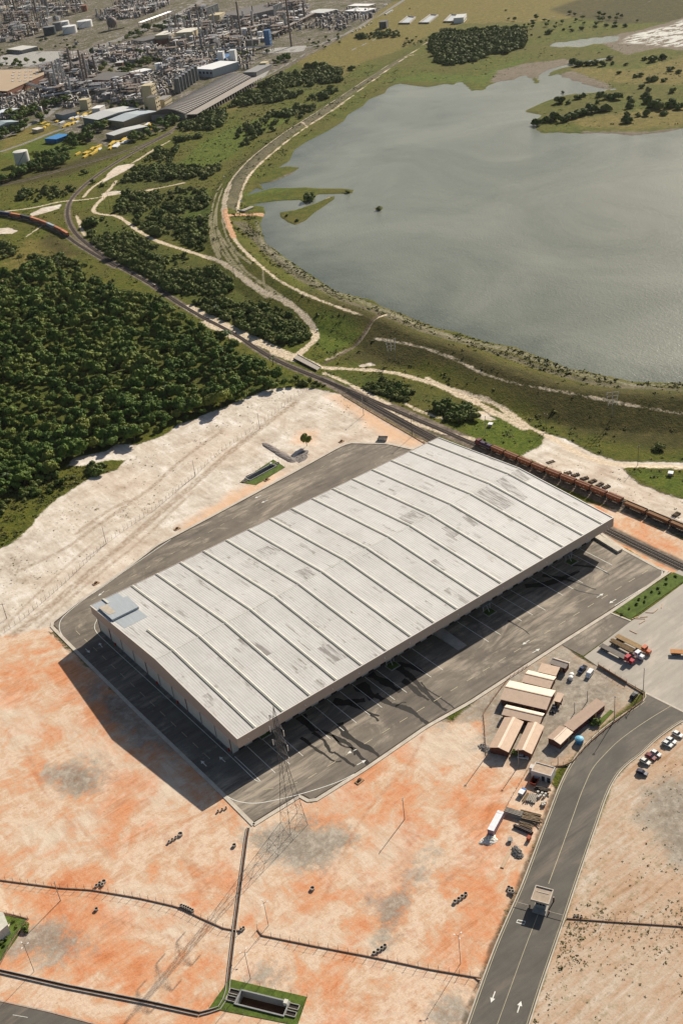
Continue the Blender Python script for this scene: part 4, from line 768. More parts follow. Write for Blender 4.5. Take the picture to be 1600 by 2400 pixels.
# ------------------------------------------------------------------ builders' compound
M_TAN = plain('tan_fibre_roof', (.64, .47, .35), .9, var=.12, sc=.6); M_CREAM = plain('cream_fibre_roof', (.80, .66, .52), .9, var=.1, sc=.6)
M_BRN = plain('brown_fibre_roof', (.43, .31, .235), .9, var=.15, sc=.6); M_PLY = plain('dark_ply_wall', (.12, .05, .035), .9); M_TIM = plain('raw_timber', (.42, .26, .12), .9); M_GLASS = plain('dark_glass', (.03, .035, .045), .15, spec=.5)
def shed(pxs, eh, rise, label, ridge=.5, roofA=None, roofB=None, wall=None, cap=True, cat='shed', name='site_shed', grp=None, strip=False):
    q = GL(pxs, eh); c = q.mean(0); ux = (q[1]-q[0]+q[2]-q[3])/2; L_ = np.hypot(*ux); ux /= L_; v = np.array([-ux[1], ux[0]]); d = ((q[3]-q[0]+q[2]-q[1])/2)@v; W_ = abs(d); a_ = math.atan2(ux[1], ux[0])
    t = thing(name, label, cat, (c[0], c[1], .0), a_, group=grp)
    # local +y side is the one away from q[3] when d<0
    s_ = -1 if d < 0 else 1; ry = (-W_/2+W_*ridge)*s_ ; y0, y1 = -W_/2*s_, W_/2*s_
    roofA = roofA or M_CREAM; roofB = roofB or M_TAN; wall = wall or M_PLY; x_ = L_/2
    part('wall', MB().box((0, 0, eh/2), (L_-.8, W_-.8, eh)), wall, t)
    if rise > 0:
        for nm, ya, m in (('roof_slope', y0, roofA), ('roof_slope', y1, roofB)):
            mb = MB().add([(-x_, ya, eh), (x_, ya, eh), (x_, ry, eh+rise), (-x_, ry, eh+rise), (-x_, ya, eh-.12), (x_, ya, eh-.12), (x_, ry, eh+rise-.12), (-x_, ry, eh+rise-.12)], [(0, 1, 2, 3), (7, 6, 5, 4), (0, 4, 5, 1), (2, 6, 7, 3), (0, 3, 7, 4), (1, 5, 6, 2)]); part(nm, mb, m, t)
        mb = MB().add([(-x_+.45, y0*.93, eh-.1), (-x_+.45, y1*.93, eh-.1), (-x_+.45, ry, eh+rise-.2), (x_-.45, y0*.93, eh-.1), (x_-.45, y1*.93, eh-.1), (x_-.45, ry, eh+rise-.2)], [(0, 1, 2), (3, 5, 4), (0, 2, 5, 3), (1, 4, 5, 2), (0, 3, 4, 1)]); part('gable', mb, wall, t)
        if cap: part('ridge_cap', MB().box((0, ry, eh+rise+.04), (L_, .5 if not strip else 1.0, .1)), M_CREAM if strip else roofB, t)
    else:
        r2 = .35; mb = MB().add([(-x_, y0, eh+r2), (x_, y0, eh+r2), (x_, y1, eh), (-x_, y1, eh), (-x_, y0, eh+r2-.12), (x_, y0, eh+r2-.12), (x_, y1, eh-.12), (-x_, y1, eh-.12)], [(0, 1, 2, 3), (7, 6, 5, 4), (0, 4, 5, 1), (2, 6, 7, 3), (0, 3, 7, 4), (1, 5, 6, 2)]); part('roof', mb, roofB, t)
        part('roof_beam', MB().box((0, y0*.95, eh+.1), (L_-.3, .15, .25)), wall, t)
    part('door', MB().box((L_*.2, (y1-s_*.34), 1.05), (1.0, .12, 2.1)), M_TIM, t)
    n_ = max(1, int(L_/5))
    for i in range(n_): part('window', MB().box((-L_/2+(i+.5)*L_/n_+(.0 if i != int(n_*.7) else 1.4), (y1-s_*.36), 1.6), (1.0, .1, .8)), M_GLASS, t)
    return t
shed([(1295, 1543), (1335, 1551), (1326, 1570), (1290, 1554)], 2.8, .7, 'small shed nearest the grass corner with a white strip over grey roof', .3, M_CREAM, plain('grey_brown_roof', (.36, .30, .255), .9))
shed([(1268, 1556), (1312, 1565), (1303, 1585), (1260, 1574)], 2.7, 0, 'flat tan roofed shed second from the grass corner of the compound')
shed([(1237, 1571), (1303, 1586), (1289, 1615), (1222, 1598)], 2.8, .8, 'mid sized tan shed just above the largest shed of the compound', .42)
shed([(1194, 1595), (1303, 1619), (1279, 1664), (1171, 1639)], 3.2, 1.2, 'largest tan roofed shed in the middle of the builders compound', .45)
shed([(1185, 1652), (1276, 1672), (1265, 1697), (1176, 1675)], 2.8, .8, 'narrow cream and tan shed just below the largest shed', .4)
shed([(1229, 1692), (1189, 1765), (1148, 1751), (1180, 1681)], 3.0, 1.1, 'long tan shed with pale ridge strip beside the orange mesh fence', .5, M_TAN, plain('tan_roof_b', (.54, .385, .28), .9, var=.12), strip=True)
shed([(1275, 1704), (1244, 1770), (1208, 1757), (1237, 1692)], 3.0, 1.1, 'long tan shed with pale ridge strip above the car port', .5, M_TAN, _M['tan_roof_b'], strip=True)
shed([(1398, 1638), (1342, 1700), (1322, 1699), (1398, 1638)][:0] or [(1322, 1699), (1398, 1638), (1419, 1651), (1341, 1716)], 2.9, 0, 'long low brown roofed office cabin beside the small lawn in the compound', roofB=M_BRN, wall=plain('maroon_wall', (.13, .03, .03), .8), cat='cabin')
shed([(1282, 1729), (1312, 1699), (1342, 1718), (1312, 1746)], 2.8, .6, 'open sided shelter with cream and brown roof at the end of the cabin', .5, M_BRN, M_CREAM, cat='shelter')
shed([(1304, 1624), (1321, 1628), (1313, 1647), (1298, 1643)], 2.6, 0, 'tiny square roofed hut beside the largest shed and the black car', roofB=M_TAN, cat='hut')
tf = sheet('small_lawn', GL([(1396, 1694), (1430, 1664), (1438, 1668), (1404, 1703)]), .12, M_LAWN); tag(tf, kind='structure')
t = thing('block_building', 'small white flat roofed block building with two dark doors beside the road', 'building', (*G(1264, 1838), 0), ang((1245, 1808), (1290, 1816), 3.2))
qb = GL([(1255, 1787), (1301, 1800), (1290, 1817), (1245, 1808)], 3.4); L_ = np.hypot(*(qb[1]-qb[0])); W_ = np.hypot(*(qb[3]-qb[0])); t.location = (*qb.mean(0), 0); a_ = math.atan2(*(qb[1]-qb[0])[::-1]); t.rotation_euler.z = a_
M_BW = plain('block_white', (.62, .58, .54), .9, var=.1); part('wall', MB().box((0, 0, 1.6), (L_, W_, 3.2)), M_BW, t); part('roof', MB().box((0, 0, 3.22), (L_-.6, W_-.6, .1)), plain('roof_tan', (.46, .35, .26), .95), t)
for sx, sy, dx, dy in ((0, 1, L_, .25), (0, -1, L_, .25), (1, 0, .25, W_-.5), (-1, 0, .25, W_-.5)): part('parapet', MB().box((sx*(L_/2-.125), sy*(W_/2-.125), 3.35), (dx, dy, .3)), M_BW, t)
for dx in (.8, 2.8): part('door', MB().box((dx, -W_/2-.03, 1.1), (1.2, .08, 2.2)), M_GLASS, t)
part('annex', MB().box((-L_/2-.8, 0.6, 1.3), (1.5, 2.0, 2.6)), M_BW, t)
# tanks, parasol
def tank(px, r, h, m, label, name='water_tank', z=0, grp=None, lid=None):
    x, y = G(*px); t = thing(name, label, 'tank', (x, y, z), group=grp)
    part('tank_body', MB().lathe([(r*.9, 0), (r, .15), (r, h*.9), (r*.97, h)], n=20), m, t, smooth=False); part('lid', MB().lathe([(r*1.03, h-.12), (r*1.03, h), (r*.6, h+r*.22), (.05, h+r*.32)], n=20), lid or m, t); return t
tank((1357, 1740), 1.55, 1.9, plain('blue_plastic', (.05, .22, .42), .4), 'round blue water tank beside the cabin shelter', lid=plain('light_blue_lid', (.16, .42, .58), .45))
tank((1339, 1586), .95, 1.4, plain('white_plastic', (.72, .70, .66), .5), 'upper of two round white water tanks in the compound')
tank((1337, 1593), .95, 1.4, _M['white_plastic'], 'lower of two round white water tanks in the compound')
# ------------------------------------------------------------------ vehicles
M_TYRE = plain('tyre', (.02, .02, .02), .9); M_LAMP = plain('lamp_glass', (.7, .68, .6), .2)
def paint(nm, c): 
    m = plain(nm, c, .3, var=.06, spec=.5); return m
def wheel(t, x, y, r=.33, wd=.22):
    w_ = part('wheel', MB().cyl((x, y-wd/2, r), (x, y+wd/2, r), r, n=12), M_TYRE, t); part('rim', MB().cyl((x, y-wd/2-.01, r), (x, y+wd/2+.01, r), r*.55, n=10), plain('rim_metal', (.35, .35, .35), .4), w_)
def car(label, px, rz, m, kind='hatch', group=None, name='parked_car', cat='car'):
    x, y = G(*px); t = thing(name, label, cat, (x, y, .07 if px[0] > 1500 or px[1] < 1700 else .03), rz, group); wd = .86
    if kind == 'van': prof = [(-2.2, .35), (-2.25, 1.0), (-2.1, 1.9), (1.0, 1.95), (1.55, 1.15), (2.2, .95), (2.25, .35)]; gl = [(-2.0, 1.15), (-1.95, 1.7), (.95, 1.75), (1.4, 1.15)]; wd = .9
    elif kind == 'pickup': prof = [(-2.5, .45), (-2.5, 1.05), (-.5, 1.05), (-.45, 1.1), (2.4, 1.0), (2.5, .45)]; gl = [(-.5, 1.05), (-.3, 1.75), (.8, 1.75), (1.4, 1.05)]; wd = .92
    else: prof = [(-2.05, .35), (-2.1, .85), (-1.9, 1.0), (.9, .98), (1.95, .80), (2.1, .6), (2.08, .32)]; gl = [(-1.85, .97), (-1.35, 1.42), (.15, 1.45), (.95, .97)]
    mb = MB(); n_ = len(prof); vs = [(a_, -wd, b_) for a_, b_ in prof]+[(a_, wd, b_) for a_, b_ in prof]
    mb.add(vs, [(i, (i+1) % n_, n_+(i+1) % n_, n_+i) for i in range(n_)]+[tuple(range(n_-1, -1, -1)), tuple(range(n_, 2*n_))]); part('body', mb, m, t)
    w2 = wd*.88; n_ = len(gl); mb = MB()
    if kind == 'van': w2 = wd+.015
    mb.add([(a_, -w2, b_) for a_, b_ in gl]+[(a_, w2, b_) for a_, b_ in gl], [(i, (i+1) % n_, n_+(i+1) % n_, n_+i) for i in range(n_)]+[tuple(range(n_-1, -1, -1)), tuple(range(n_, 2*n_))]); part('window_glass', mb, M_GLASS, t)
    if kind != 'van': part('roof', MB().box(((gl[1][0]+gl[2][0])/2, 0, gl[1][1]+.03), (gl[2][0]-gl[1][0]+.05, w2*1.9, .05)), m, t)
    if kind == 'pickup': part('cargo_bed', MB().box((-1.5, 0, 1.06), (1.7, 1.5, .04)), M_TYRE, t)
    for a_ in (-1.3, 1.35):
        for b_ in (-wd+.08, wd-.08): wheel(t, a_, b_)
    fx = prof[-2][0] if kind == 'hatch' else 2.22
    for b_ in (-.6, .6): part('headlight', MB().box((fx-.03, b_, .68), (.08, .3, .16)), M_LAMP, t)
    return t
cr = ang((1551, 1738), (1577, 1751)); WHT = paint('white_car_paint', (.70, .69, .66))
car('white hatchback at the top end of the row of cars on the verge', (1587, 1724), cr, WHT); car('white car second from the top of the row on the verge', (1572, 1739), cr, WHT); car('white car with dark windows, third from the top of the row on the verge', (1563, 1747), cr, paint('offwhite_car_paint', (.60, .60, .58)))
car('white car parked just above the red car on the verge', (1536, 1769), cr, WHT); car('dark red car between two white cars on the verge', (1524, 1777), cr, paint('dark_red_car_paint', (.16, .01, .015))); car('white car parked between the red car and the dark blue car', (1511, 1788), cr, paint('cream_car_paint', (.66, .64, .58)))
car('dark blue estate car at the lower end of the parked row', (1504, 1814), ang((1490, 1808), (1518, 1818)), paint('navy_car_paint', (.012, .016, .05)))
car('dark blue pickup parked beside the white van in the compound', (1364, 1572), ang((1375, 1560), (1358, 1578)), paint('blue_pickup_paint', (.02, .04, .10)), 'pickup', name='pickup_truck', cat='pickup')
car('white van with a dark lower body beside the blue pickup', (1381, 1583), ang((1388, 1572), (1373, 1592)), paint('white_van_paint', (.72, .72, .72)), 'van', name='van', cat='van')
car('black car parked in the shade beside the largest shed', (1297, 1664), ang((1304, 1645), (1293, 1680)), paint('black_car_paint', (.008, .008, .010)))
car('silver car in shade under the end of the long tan shed', (1225, 1777), ang((1210, 1775), (1240, 1780)), paint('silver_car_paint', (.42, .43, .45)))
car('small dark vehicle parked by the entrance wall near the road bend', (1485, 1633), ang((1478, 1640), (1492, 1624)), _M['black_car_paint'])
M_DECK = plain('weathered_deck', (.17, .15, .13), .9, var=.3); M_DECKB = plain('brown_deck', (.30, .20, .10), .9, var=.3); M_CHAS = plain('red_chassis', (.16, .02, .015), .7)
def lorry(label, rear, front, cab, deck, load=None, trailer=True, group=None, tl=12.4, chassis=None):
    rz = ang(rear, front); x, y = G(*rear); t = thing('flatbed_lorry', label, 'lorry', (x, y, .08), rz, group)
    part('deck', MB().box((tl/2, 0, 1.35), (tl, 2.5, .22)), deck, t); part('chassis', MB().box((tl/2+.8, 0, .95), (tl+1.5, .9, .35)), chassis or M_CHAS, t)
    cx = tl+1.1
    if cab is not None:
        part('cab', MB().box((cx, 0, 1.95), (1.7, 2.35, 2.1)), cab, t); part('windscreen', MB().box((cx+.87, 0, 2.4), (.08, 2.0, .75)), M_GLASS, t); part('bonnet', MB().box((cx+1.9, 0, 1.35), (1.9, 1.7, 1.1)), cab, t)
        for s_ in (-1, 1):
            part('headlight', MB().box((cx+2.87, s_*.65, 1.2), (.08, .3, .25)), M_LAMP, t); part('mudguard', MB().box((cx+1.9, s_*1.05, 1.05), (1.3, .5, .35)), cab, t); part('side_window', MB().box((cx+.1, s_*1.18, 2.4), (.9, .06, .7)), M_GLASS, t)
    for a_ in (1.2, 2.4, 3.6, tl-2.0, tl-.8)+((cx+1.9,) if cab is not None else ()):
        for s_ in (-1, 1): wheel(t, a_, s_*1.05, .5, .35)
    return t
lorry('red lorry with a long grey flat deck nearest the compound wall', (1407, 1518), (1461, 1546), paint('red_lorry_paint', (.42, .015, .03)), M_DECK)
lorry('white cabbed lorry carrying a load of steel beams between two flatbeds', (1432, 1508), (1485, 1536), paint('white_lorry_paint', (.72, .72, .74)), M_DECK, tl=12.2)
lorry('orange cabbed lorry with a brown deck farthest from the compound wall', (1444, 1496), (1500, 1524), paint('orange_lorry_paint', (.50, .12, .04)), M_DECKB, tl=12.8)
lorry('lone orange decked trailer at the right edge of the plaza', (1570, 1533), (1640, 1536), None, plain('orange_deck', (.45, .20, .07), .8), tl=12)
r_ = ang((1432, 1508), (1485, 1536)); ux = np.array([math.cos(r_), math.sin(r_)]); vx = np.array([-ux[1], ux[0]]); o_ = np.array(G(1432, 1508))
for k in range(7):
    c_ = o_+ux*(5.6+random.uniform(-.5, .5))+vx*(-1.05+.35*k); b = thing('steel_beam', 'rusty steel beam on the white cabbed lorry, '+['nearest the camera', 'second from the camera side', 'third from the camera side', 'in the middle', 'third from the far side', 'second from the far side', 'on the far side'][k], 'beam', (c_[0], c_[1], 1.56), r_, 'beams on the white cabbed lorry')
    mb = MB().box((0, 0, .17), (11.5-random.random()*2, .2, .05)).box((0, 0, .34), (11, .05, .3)); part('flange', MB().box((0, 0, .02), (11.2, .24, .04)), plain('rusty_beam', (.20, .13, .07), .9, var=.4), b); part('web', MB().box((0, 0, .2), (11.2, .05, .32)), _M['rusty_beam'], b); part('flange', MB().box((0, 0, .38), (11.2, .24, .04)), _M['rusty_beam'], b)
# planks scattered on the plaza
M_PLANK = plain('pale_plank', (.50, .36, .24), .9)
def board(label, a_, b_, wd=.35, h=.18, m=None, name='plank', grp=None, z=.08):
    p, q = np.array(G(*a_)), np.array(G(*b_)); c_ = (p+q)/2; L_ = np.hypot(*(q-p)); mb = MB().box((0, 0, h/2), (L_, wd, h)); o = part(name, mb, m or M_PLANK, None); o.location = (c_[0], c_[1], z); o.rotation_euler.z = math.atan2(*(q-p)[::-1]); return tag(o, label, 'plank', grp)
PL_ = ['plank lying nearest the lower corner of the mown strip', 'long plank just right of the strip corner', 'plank lying highest in the plank group', 'short tilted plank below the strip corner', 'steep plank leaning up to the right in the group', 'lone dark plank near the lorries', 'upright looking short plank at the top right', 'plank crossing another at the strip corner']
for k, (a_, b_) in enumerate((((1484, 1450), (1511, 1451)), ((1500, 1447), (1517, 1446)), ((1512, 1436), (1531, 1437)), ((1498, 1463), (1511, 1455)), ((1530, 1437), (1541, 1428)), ((1475, 1478), (1492, 1486)), ((1549, 1426), (1551, 1417)), ((1480, 1452), (1495, 1446)))): board(PL_[k], a_, b_, grp='planks scattered on the plaza')
board('long pale board lying on orange soil beside the grey rubble heap', (1201, 1984), (1176, 2035), 1.2, .2)
board('dark length of timber lying alone on the plaza', (1475, 1478), (1492, 1487), .4, .3, plain('dark_timber', (.14, .08, .04), .9), name='timber') if False else None
# ------------------------------------------------------------------ the material stacks by the road
def zb(l): return [(1130+x/7.35, 1740+y/7.35) for x, y in l]
def bundle(label, a_, b_, rows, wd, m, name='pipe_stack', cat='pipe stack', rad=.17, hgt=3, jit=.3, seed=0, sub='pipe'):
    r = random.Random(seed); p, q = [np.array(G(*k)) for k in zb([a_, b_])]; c_ = (p+q)/2; L_ = np.hypot(*(q-p)); t = thing(name, label, cat, (c_[0], c_[1], 0.02), math.atan2(*(q-p)[::-1]))
    k = 0
    for h in range(hgt):
        for i in range(rows-h):
            y = -wd/2+wd*(i+.5*h+.5)/rows; d = r.uniform(-jit, jit); mb = MB()
            if sub == 'pipe': mb.cyl((-L_/2+d, y, rad+h*rad*1.7), (L_/2+d, y+r.uniform(-jit, jit)*.3, rad+h*rad*1.7), rad, n=7)
            else: mb.box((d, y, rad+h*rad*2), (L_*r.uniform(.7, 1.05), rad*1.7, rad*1.7), r.uniform(-.05, .05)*jit*3)
            part(sub, mb, m, t); k += 1
    return t
M_PIPE = plain('grey_pipe', (.33, .29, .24), .7, var=.3); M_OLD = plain('old_timber', (.26, .19, .12), .9, var=.4)
bundle('large bundle of long grey pipes across the material yard', (400, 1200), (700, 1290), 7, 3.6, M_PIPE, seed=1, rad=.26)
bundle('untidy pile of long brown timbers continuing from the grey pipes to the road kerb', (650, 1250), (990, 1350), 9, 5.0, M_OLD, 'timber_stack', 'timber stack', .16, 3, .8, 2, 'timber')
bundle('stack of short grey slabs below the block building', (890, 910), (820, 1050), 6, 3.6, M_PIPE, 'slab_stack', 'slab stack', .22, 2, .2, 3, 'slab')
bundle('thin brown timbers beside the blue and white box', (800, 880), (700, 1040), 4, 1.6, M_OLD, 'timber_stack', 'timber stack', .14, 2, .3, 4, 'timber')
bundle('dark steel pipes lying beside the long white trailer roof', (545, 1450), (860, 1590), 3, 1.4, plain('dark_steel', (.08, .055, .045), .6), 'pipe_stack', 'pipe stack', .28, 2, .1, 5, 'pipe')
bundle('thin bent timbers scattered below the large pipe bundle', (620, 1390), (860, 1480), 5, 2.4, M_OLD, 'timber_stack', 'timber stack', .1, 2, .9, 6, 'timber')
bundle('rusty scrap steel heaped under the block building doors', (930, 830), (1180, 850), 5, 3.2, plain('scrap_dark', (.10, .08, .06), .9, var=.4), 'scrap_heap', 'scrap heap', .2, 3, 1.2, 7, 'scrap_bar')
DR = ['pale drum farthest left in the upper cluster', 'pale drum second in the top row', 'pale drum at the top right of the cluster', 'pale drum left of centre in the second row', 'pale drum right of centre in the second row', 'pale drum at the left of the lower row', 'pale drum at the top of the lower four', 'pale drum at the right of the lower four', 'pale drum at the bottom of the lower four', 'pale drum at the top right of the lower four']
for k, (zx, zy) in enumerate(((960, 880), (1030, 900), (1090, 915), (1000, 940), (1060, 950), (970, 960), (1030, 1060), (1070, 1090), (1040, 1100), (1085, 1050))):
    x, y = G(*zb([(zx, zy)])[0]); b = thing('bucket', DR[k]+' below the block building', 'drum', (x, y, .02), 0, 'pale drums below the block building')
    part('drum_body', MB().cyl((0, 0, 0), (0, 0, .9), .42, n=12), plain('pale_drum', (.50, .46, .40), .6), b); part('lid', MB().cyl((0, 0, .9), (0, 0, .96), .45, n=12), _M['pale_drum'], b)
t = thing('site_trailer', 'long white roofed trailer beside the dark steel pipes', 'trailer', (*G(*zb([(235, 1450)])[0]), 0), ang(zb([(315, 1310)])[0], zb([(170, 1580)])[0]))
part('body', MB().box((0, 0, 1.6), (9.6, 2.2, 2.2)), plain('violet_grey_side', (.30, .20, .24), .7), t); part('roof', MB().box((.6, 0, 2.76), (8.2, 2.3, .1)), plain('white_roof_paint', (.74, .74, .76), .5), t); part('front_hatch', MB().box((-4.2, 0, 2.76), (1.1, 2.3, .1)), _M['white_roof_paint'], t)
for a_ in (-3, 3):
    for s_ in (-1, 1): wheel(t, a_, s_*.95, .45, .3)
t = thing('site_box', 'blue and white lidded box beside the slab stack', 'box', (*G(*zb([(690, 890)])[0]), 0), .3); part('body', MB().box((0, 0, .7), (3.2, 1.8, 1.4)), plain('box_grey', (.35, .34, .33), .8), t); part('lid', MB().box((-.4, .1, 1.45), (2.2, 1.9, .1)), _M['white_roof_paint'], t); part('lid', MB().box((1.2, 0, 1.45), (.9, 1.5, .1)), plain('blue_lid', (.08, .18, .40), .5), t, 'blue lid')
t = thing('skip', 'red skip container beside the block building', 'skip', (*G(*zb([(900, 690)])[0]), 0), .35); part('skip_body', MB().add([(-1.6, -.9, 0), (1.6, -.9, 0), (1.6, .9, 0), (-1.6, .9, 0), (-2.1, -1.1, 1.4), (2.1, -1.1, 1.4), (2.1, 1.1, 1.4), (-2.1, 1.1, 1.4)], [(3, 2, 1, 0), (0, 1, 5, 4), (1, 2, 6, 5), (2, 3, 7, 6), (3, 0, 4, 7)]), plain('skip_red', (.42, .06, .02), .7), t); part('rim', MB().box((0, 1.1, 1.42), (4.2, .1, .1)).box((0, -1.1, 1.42), (4.2, .1, .1)).box((2.1, 0, 1.42), (.1, 2.2, .1)).box((-2.1, 0, 1.42), (.1, 2.2, .1)), _M['skip_red'], t)
def heap(name, label, px, rx, ry, h, m, seed, cat='heap', nstone=0, rz=0):
    r = np.random.default_rng(seed); x, y = G(*px); N = 34; mb = MB(); R_ = 9; vs = [(0, 0, h)]; 
    for i in range(1, R_+1):
        for j in range(N):
            f = i/R_; th = 2*math.pi*j/N; k = 1+.12*math.sin(3*th+seed)+.08*math.sin(5*th+2*seed); hh = h*(1-f)**.9*(1+.2*r.normal()*(f < .95)); vs.append((rx*f*k*math.cos(th), ry*f*k*math.sin(th), max(hh, -.05) if i < R_ else -.1))
    fs = [(0, 1+j, 1+(j+1) % N) for j in range(N)]+[(1+(i-1)*N+j, 1+i*N+j, 1+i*N+(j+1) % N, 1+(i-1)*N+(j+1) % N) for i in range(1, R_) for j in range(N)]
    mb.add(vs, fs)
    for _ in range(nstone):
        th = r.uniform(0, 6.28); f = r.uniform(0, 1)**.5; s_ = r.uniform(.12, .34); mb.box((rx*f*math.cos(th)*.97, ry*f*math.sin(th)*.97, h*(1-f)**.9+s_*.2), (s_*1.4, s_, s_), r.uniform(0, 3), (r.uniform(0, 1), r.uniform(0, 1)))
    o = part(name, mb, m, None); o.location = (x, y, 0); o.rotation_euler.z = rz; return tag(o, label, cat)
M_RUB = plain('grey_rubble', (.24, .22, .20), .95, var=.5, sc=2.5)
heap('rubble_heap', 'elongated heap of grey broken stone beside the long pale board', zb([(590, 1900)])[0], 3.2, 1.9, .9, M_RUB, 3, 'rubble heap', 150, 1.2)
heap('sand_heap', 'bright white sand heap with a grey shaded side on orange soil', zb([(110, 1690)])[0], 3.4, 2.2, 1.3, plain('white_sand', (.72, .68, .60), .95, var=.08), 5, 'sand heap', 0, -.4)
heap('rubble_heap', 'low spread of dark rubble at the foot of the orange mesh fence', (1137, 1755), 2.0, 3.4, .4, M_RUB, 8, 'rubble heap', 60)
t = thing('cable_reel', 'round grey reel lying beside the pink trailer end', 'reel', (*G(*zb([(480, 1700)])[0]), 0)); part('reel_flange', MB().cyl((0, 0, .9), (0, 0, 1.0), .95, n=18), M_CONC2, t); part('reel_core', MB().cyl((0, 0, .1), (0, 0, .9), .5, n=14), M_GREYW, t); part('reel_flange', MB().cyl((0, 0, 0), (0, 0, .1), .95, n=18), M_CONC2, t)
t = thing('brick_pallet', 'pallet of red bricks against the road kerb below the pipes', 'pallet', (*G(*zb([(800, 1680)])[0]), 0), .4); part('bricks', MB().box((0, 0, .75), (1.6, 1.2, 1.2)), plain('red_brick', (.36, .09, .05), .9), t); part('pallet_base', MB().box((0, 0, .08), (1.7, 1.3, .14)), M_TIM, t)
# ------------------------------------------------------------------ gatehouse over the road
t = thing('gatehouse', 'square flat roofed gatehouse with pale parapet standing in the middle of the road', 'gatehouse')
qb = GL([(1256, 2075), (1298, 2086), (1283, 2123), (1244, 2109)], 4.2); t.location = (*qb.mean(0), .06); L_ = np.hypot(*(qb[1]-qb[0])); W_ = np.hypot(*(qb[3]-qb[0])); t.rotation_euler.z = math.atan2(*(qb[1]-qb[0])[::-1])
part('roof', MB().box((0, 0, 3.9), (L_-.5, W_-.5, .3)), plain('gate_roof', (.38, .30, .23), .9), t)
for sx, sy, dx, dy in ((0, 1, L_, .28), (0, -1, L_, .28), (1, 0, .28, W_-.56), (-1, 0, .28, W_-.56)): part('parapet', MB().box((sx*(L_/2-.14), sy*(W_/2-.14), 4.0), (dx, dy, .75)), M_CONC, t)
part('booth', MB().box((0, -.3, 1.9), (L_*.55, W_*.6, 3.7)), plain('booth_wall', (.30, .32, .30), .8), t)
for dx in (-1.0, 0, 1.0): part('window', MB().box((dx, -.3-W_*.3-.03, 2.2), (.75, .06, 1.1)), M_GLASS, t)
part('island', MB().box((0, -1.2, .12), (L_*.75, W_*1.05, .2)), M_CONC2, t); part('roof_step', MB().box((0, W_*.15, 4.1), (L_*.7, .2, .12)), M_CONC, t)
for s_, nm in ((-1, 'left'), (1, 'right')):
    b = thing('barrier', {'left': 'striped boom barrier on the left of the gatehouse', 'right': 'striped boom barrier on the right of the gatehouse'}[nm], 'barrier', (*G(1241+ (45 if s_ > 0 else 0), 2128+(14 if s_ > 0 else 0)), .07), t.rotation_euler.z)
    part('barrier_post', MB().box((0, 0, .5), (.35, .35, 1.0)), plain('dark_red_post', (.10, .02, .02), .7), b); part('boom', MB().box((s_*2.4, 0, .95), (4.6, .1, .12)), M_CONC, b)
t = thing('bollard_sign', 'dark red totem beside the right side of the gatehouse roof', 'totem', (*G(1297, 2114), .06)); part('totem_post', MB().box((0, 0, 1.0), (.4, .3, 2.0)), _M['dark_red_post'], t); part('totem_cap', MB().box((0, 0, 2.05), (.5, .4, .1)), M_CONC2, t)
for px_, lab in (((1375, 1788), 'white arrow headed lamp standing on the road at the bend'), ((1327, 2068), 'white headed lamp standing on the road above the gatehouse')):
    pass
# ------------------------------------------------------------------ concrete well rings
M_RING = plain('old_ring', (.42, .37, .31), .95, var=.3)
_O = ['leftmost', 'second', 'third', 'fourth', 'fifth', 'sixth', 'seventh', 'eighth', 'ninth', 'tenth', 'eleventh', 'twelfth']
def ORD(i, n): return 'leftmost' if i == 0 else ('rightmost' if i == n-1 else _O[i]+' from left')
def rings(pxs, label, group, r=.62, big=None):
    so_ = sorted(range(len(pxs)), key=lambda k: pxs[k][0]); base_l = label
    for i, p in enumerate(pxs):
        label = base_l if len(pxs) == 1 else ORD(so_.index(i), len(pxs))+' '+base_l
        x, y = G(*p); rr = ((big or r) if i == 0 and big else r)*.68
        b = thing('concrete_ring', label, 'ring', (x, y, -.02), 0, group if len(pxs) > 1 else None)
        part('ring_wall', MB().lathe([(rr*.78, .75), (rr*.78, 0), (rr, 0), (rr, .8), (rr*.78, .8), (rr*.78, .0)], n=14), M_RING, b); part('hollow', MB().cyl((0, 0, .3), (0, 0, .42), rr*.76, n=14), plain('ring_silt', (.24, .16, .11), .95), b)
Z7 = lambda l: [(x/2.613, 1800+y/2.613) for x, y in l]
rings(Z7([(1105, 412), (1077, 433), (1056, 446), (1036, 459)]), 'concrete ring of the diagonal row on orange soil', 'rings in the diagonal row below the shadow corner', .75, 1.4)
rings(Z7([(1385, 250), (1361, 260), (1336, 270)]), 'small dark ring beside the bottom kerb corner', 'small rings by the yard corner', .6)
rings(Z7([(1435, 480)]), 'single concrete ring beside the drainage channel below the yard corner', None, 1.1)
rings(Z7([(637, 703), (612, 712), (592, 728), (628, 722)]), 'concrete ring in the cluster above the curving wall', 'rings above the curving low wall', .9, 1.2)
rings(Z7([(1112, 850), (1126, 855), (1140, 860), (1153, 866), (1166, 873), (1180, 880)]), 'concrete ring at the bend of the curving wall', 'rings on the bend of the low wall', .85)
rings(Z7([(592, 872)]), 'single dark ring standing alone below the curving wall', None, 1.0)
ZB = lambda l: [(400+x/2.613, 2000+y/2.613) for x, y in l]
rings(ZB([(868, 222)]), 'single concrete ring on brown soil right of the channel', None, 1.2)
rings(ZB([(1312, 574), (1292, 588), (1270, 603), (1245, 618)]), 'concrete ring on the straight low wall', 'rings over the straight low wall', .95)
rings([(1091, 2098), (1083, 2104), (1075, 2110), (1066, 2116)], 'ring of four on orange soil left of the gatehouse', 'four rings left of the gatehouse', 1.0)
rings([(1192, 2083), (1199, 2086), (1194, 2092), (1201, 2093)], 'concrete ring in the cluster against the road kerb', 'rings against the road kerb', .9)
rings([(565, 2182), (571, 2178)], 'ring where the curving wall meets the channel', 'rings where wall and channel meet', .8)
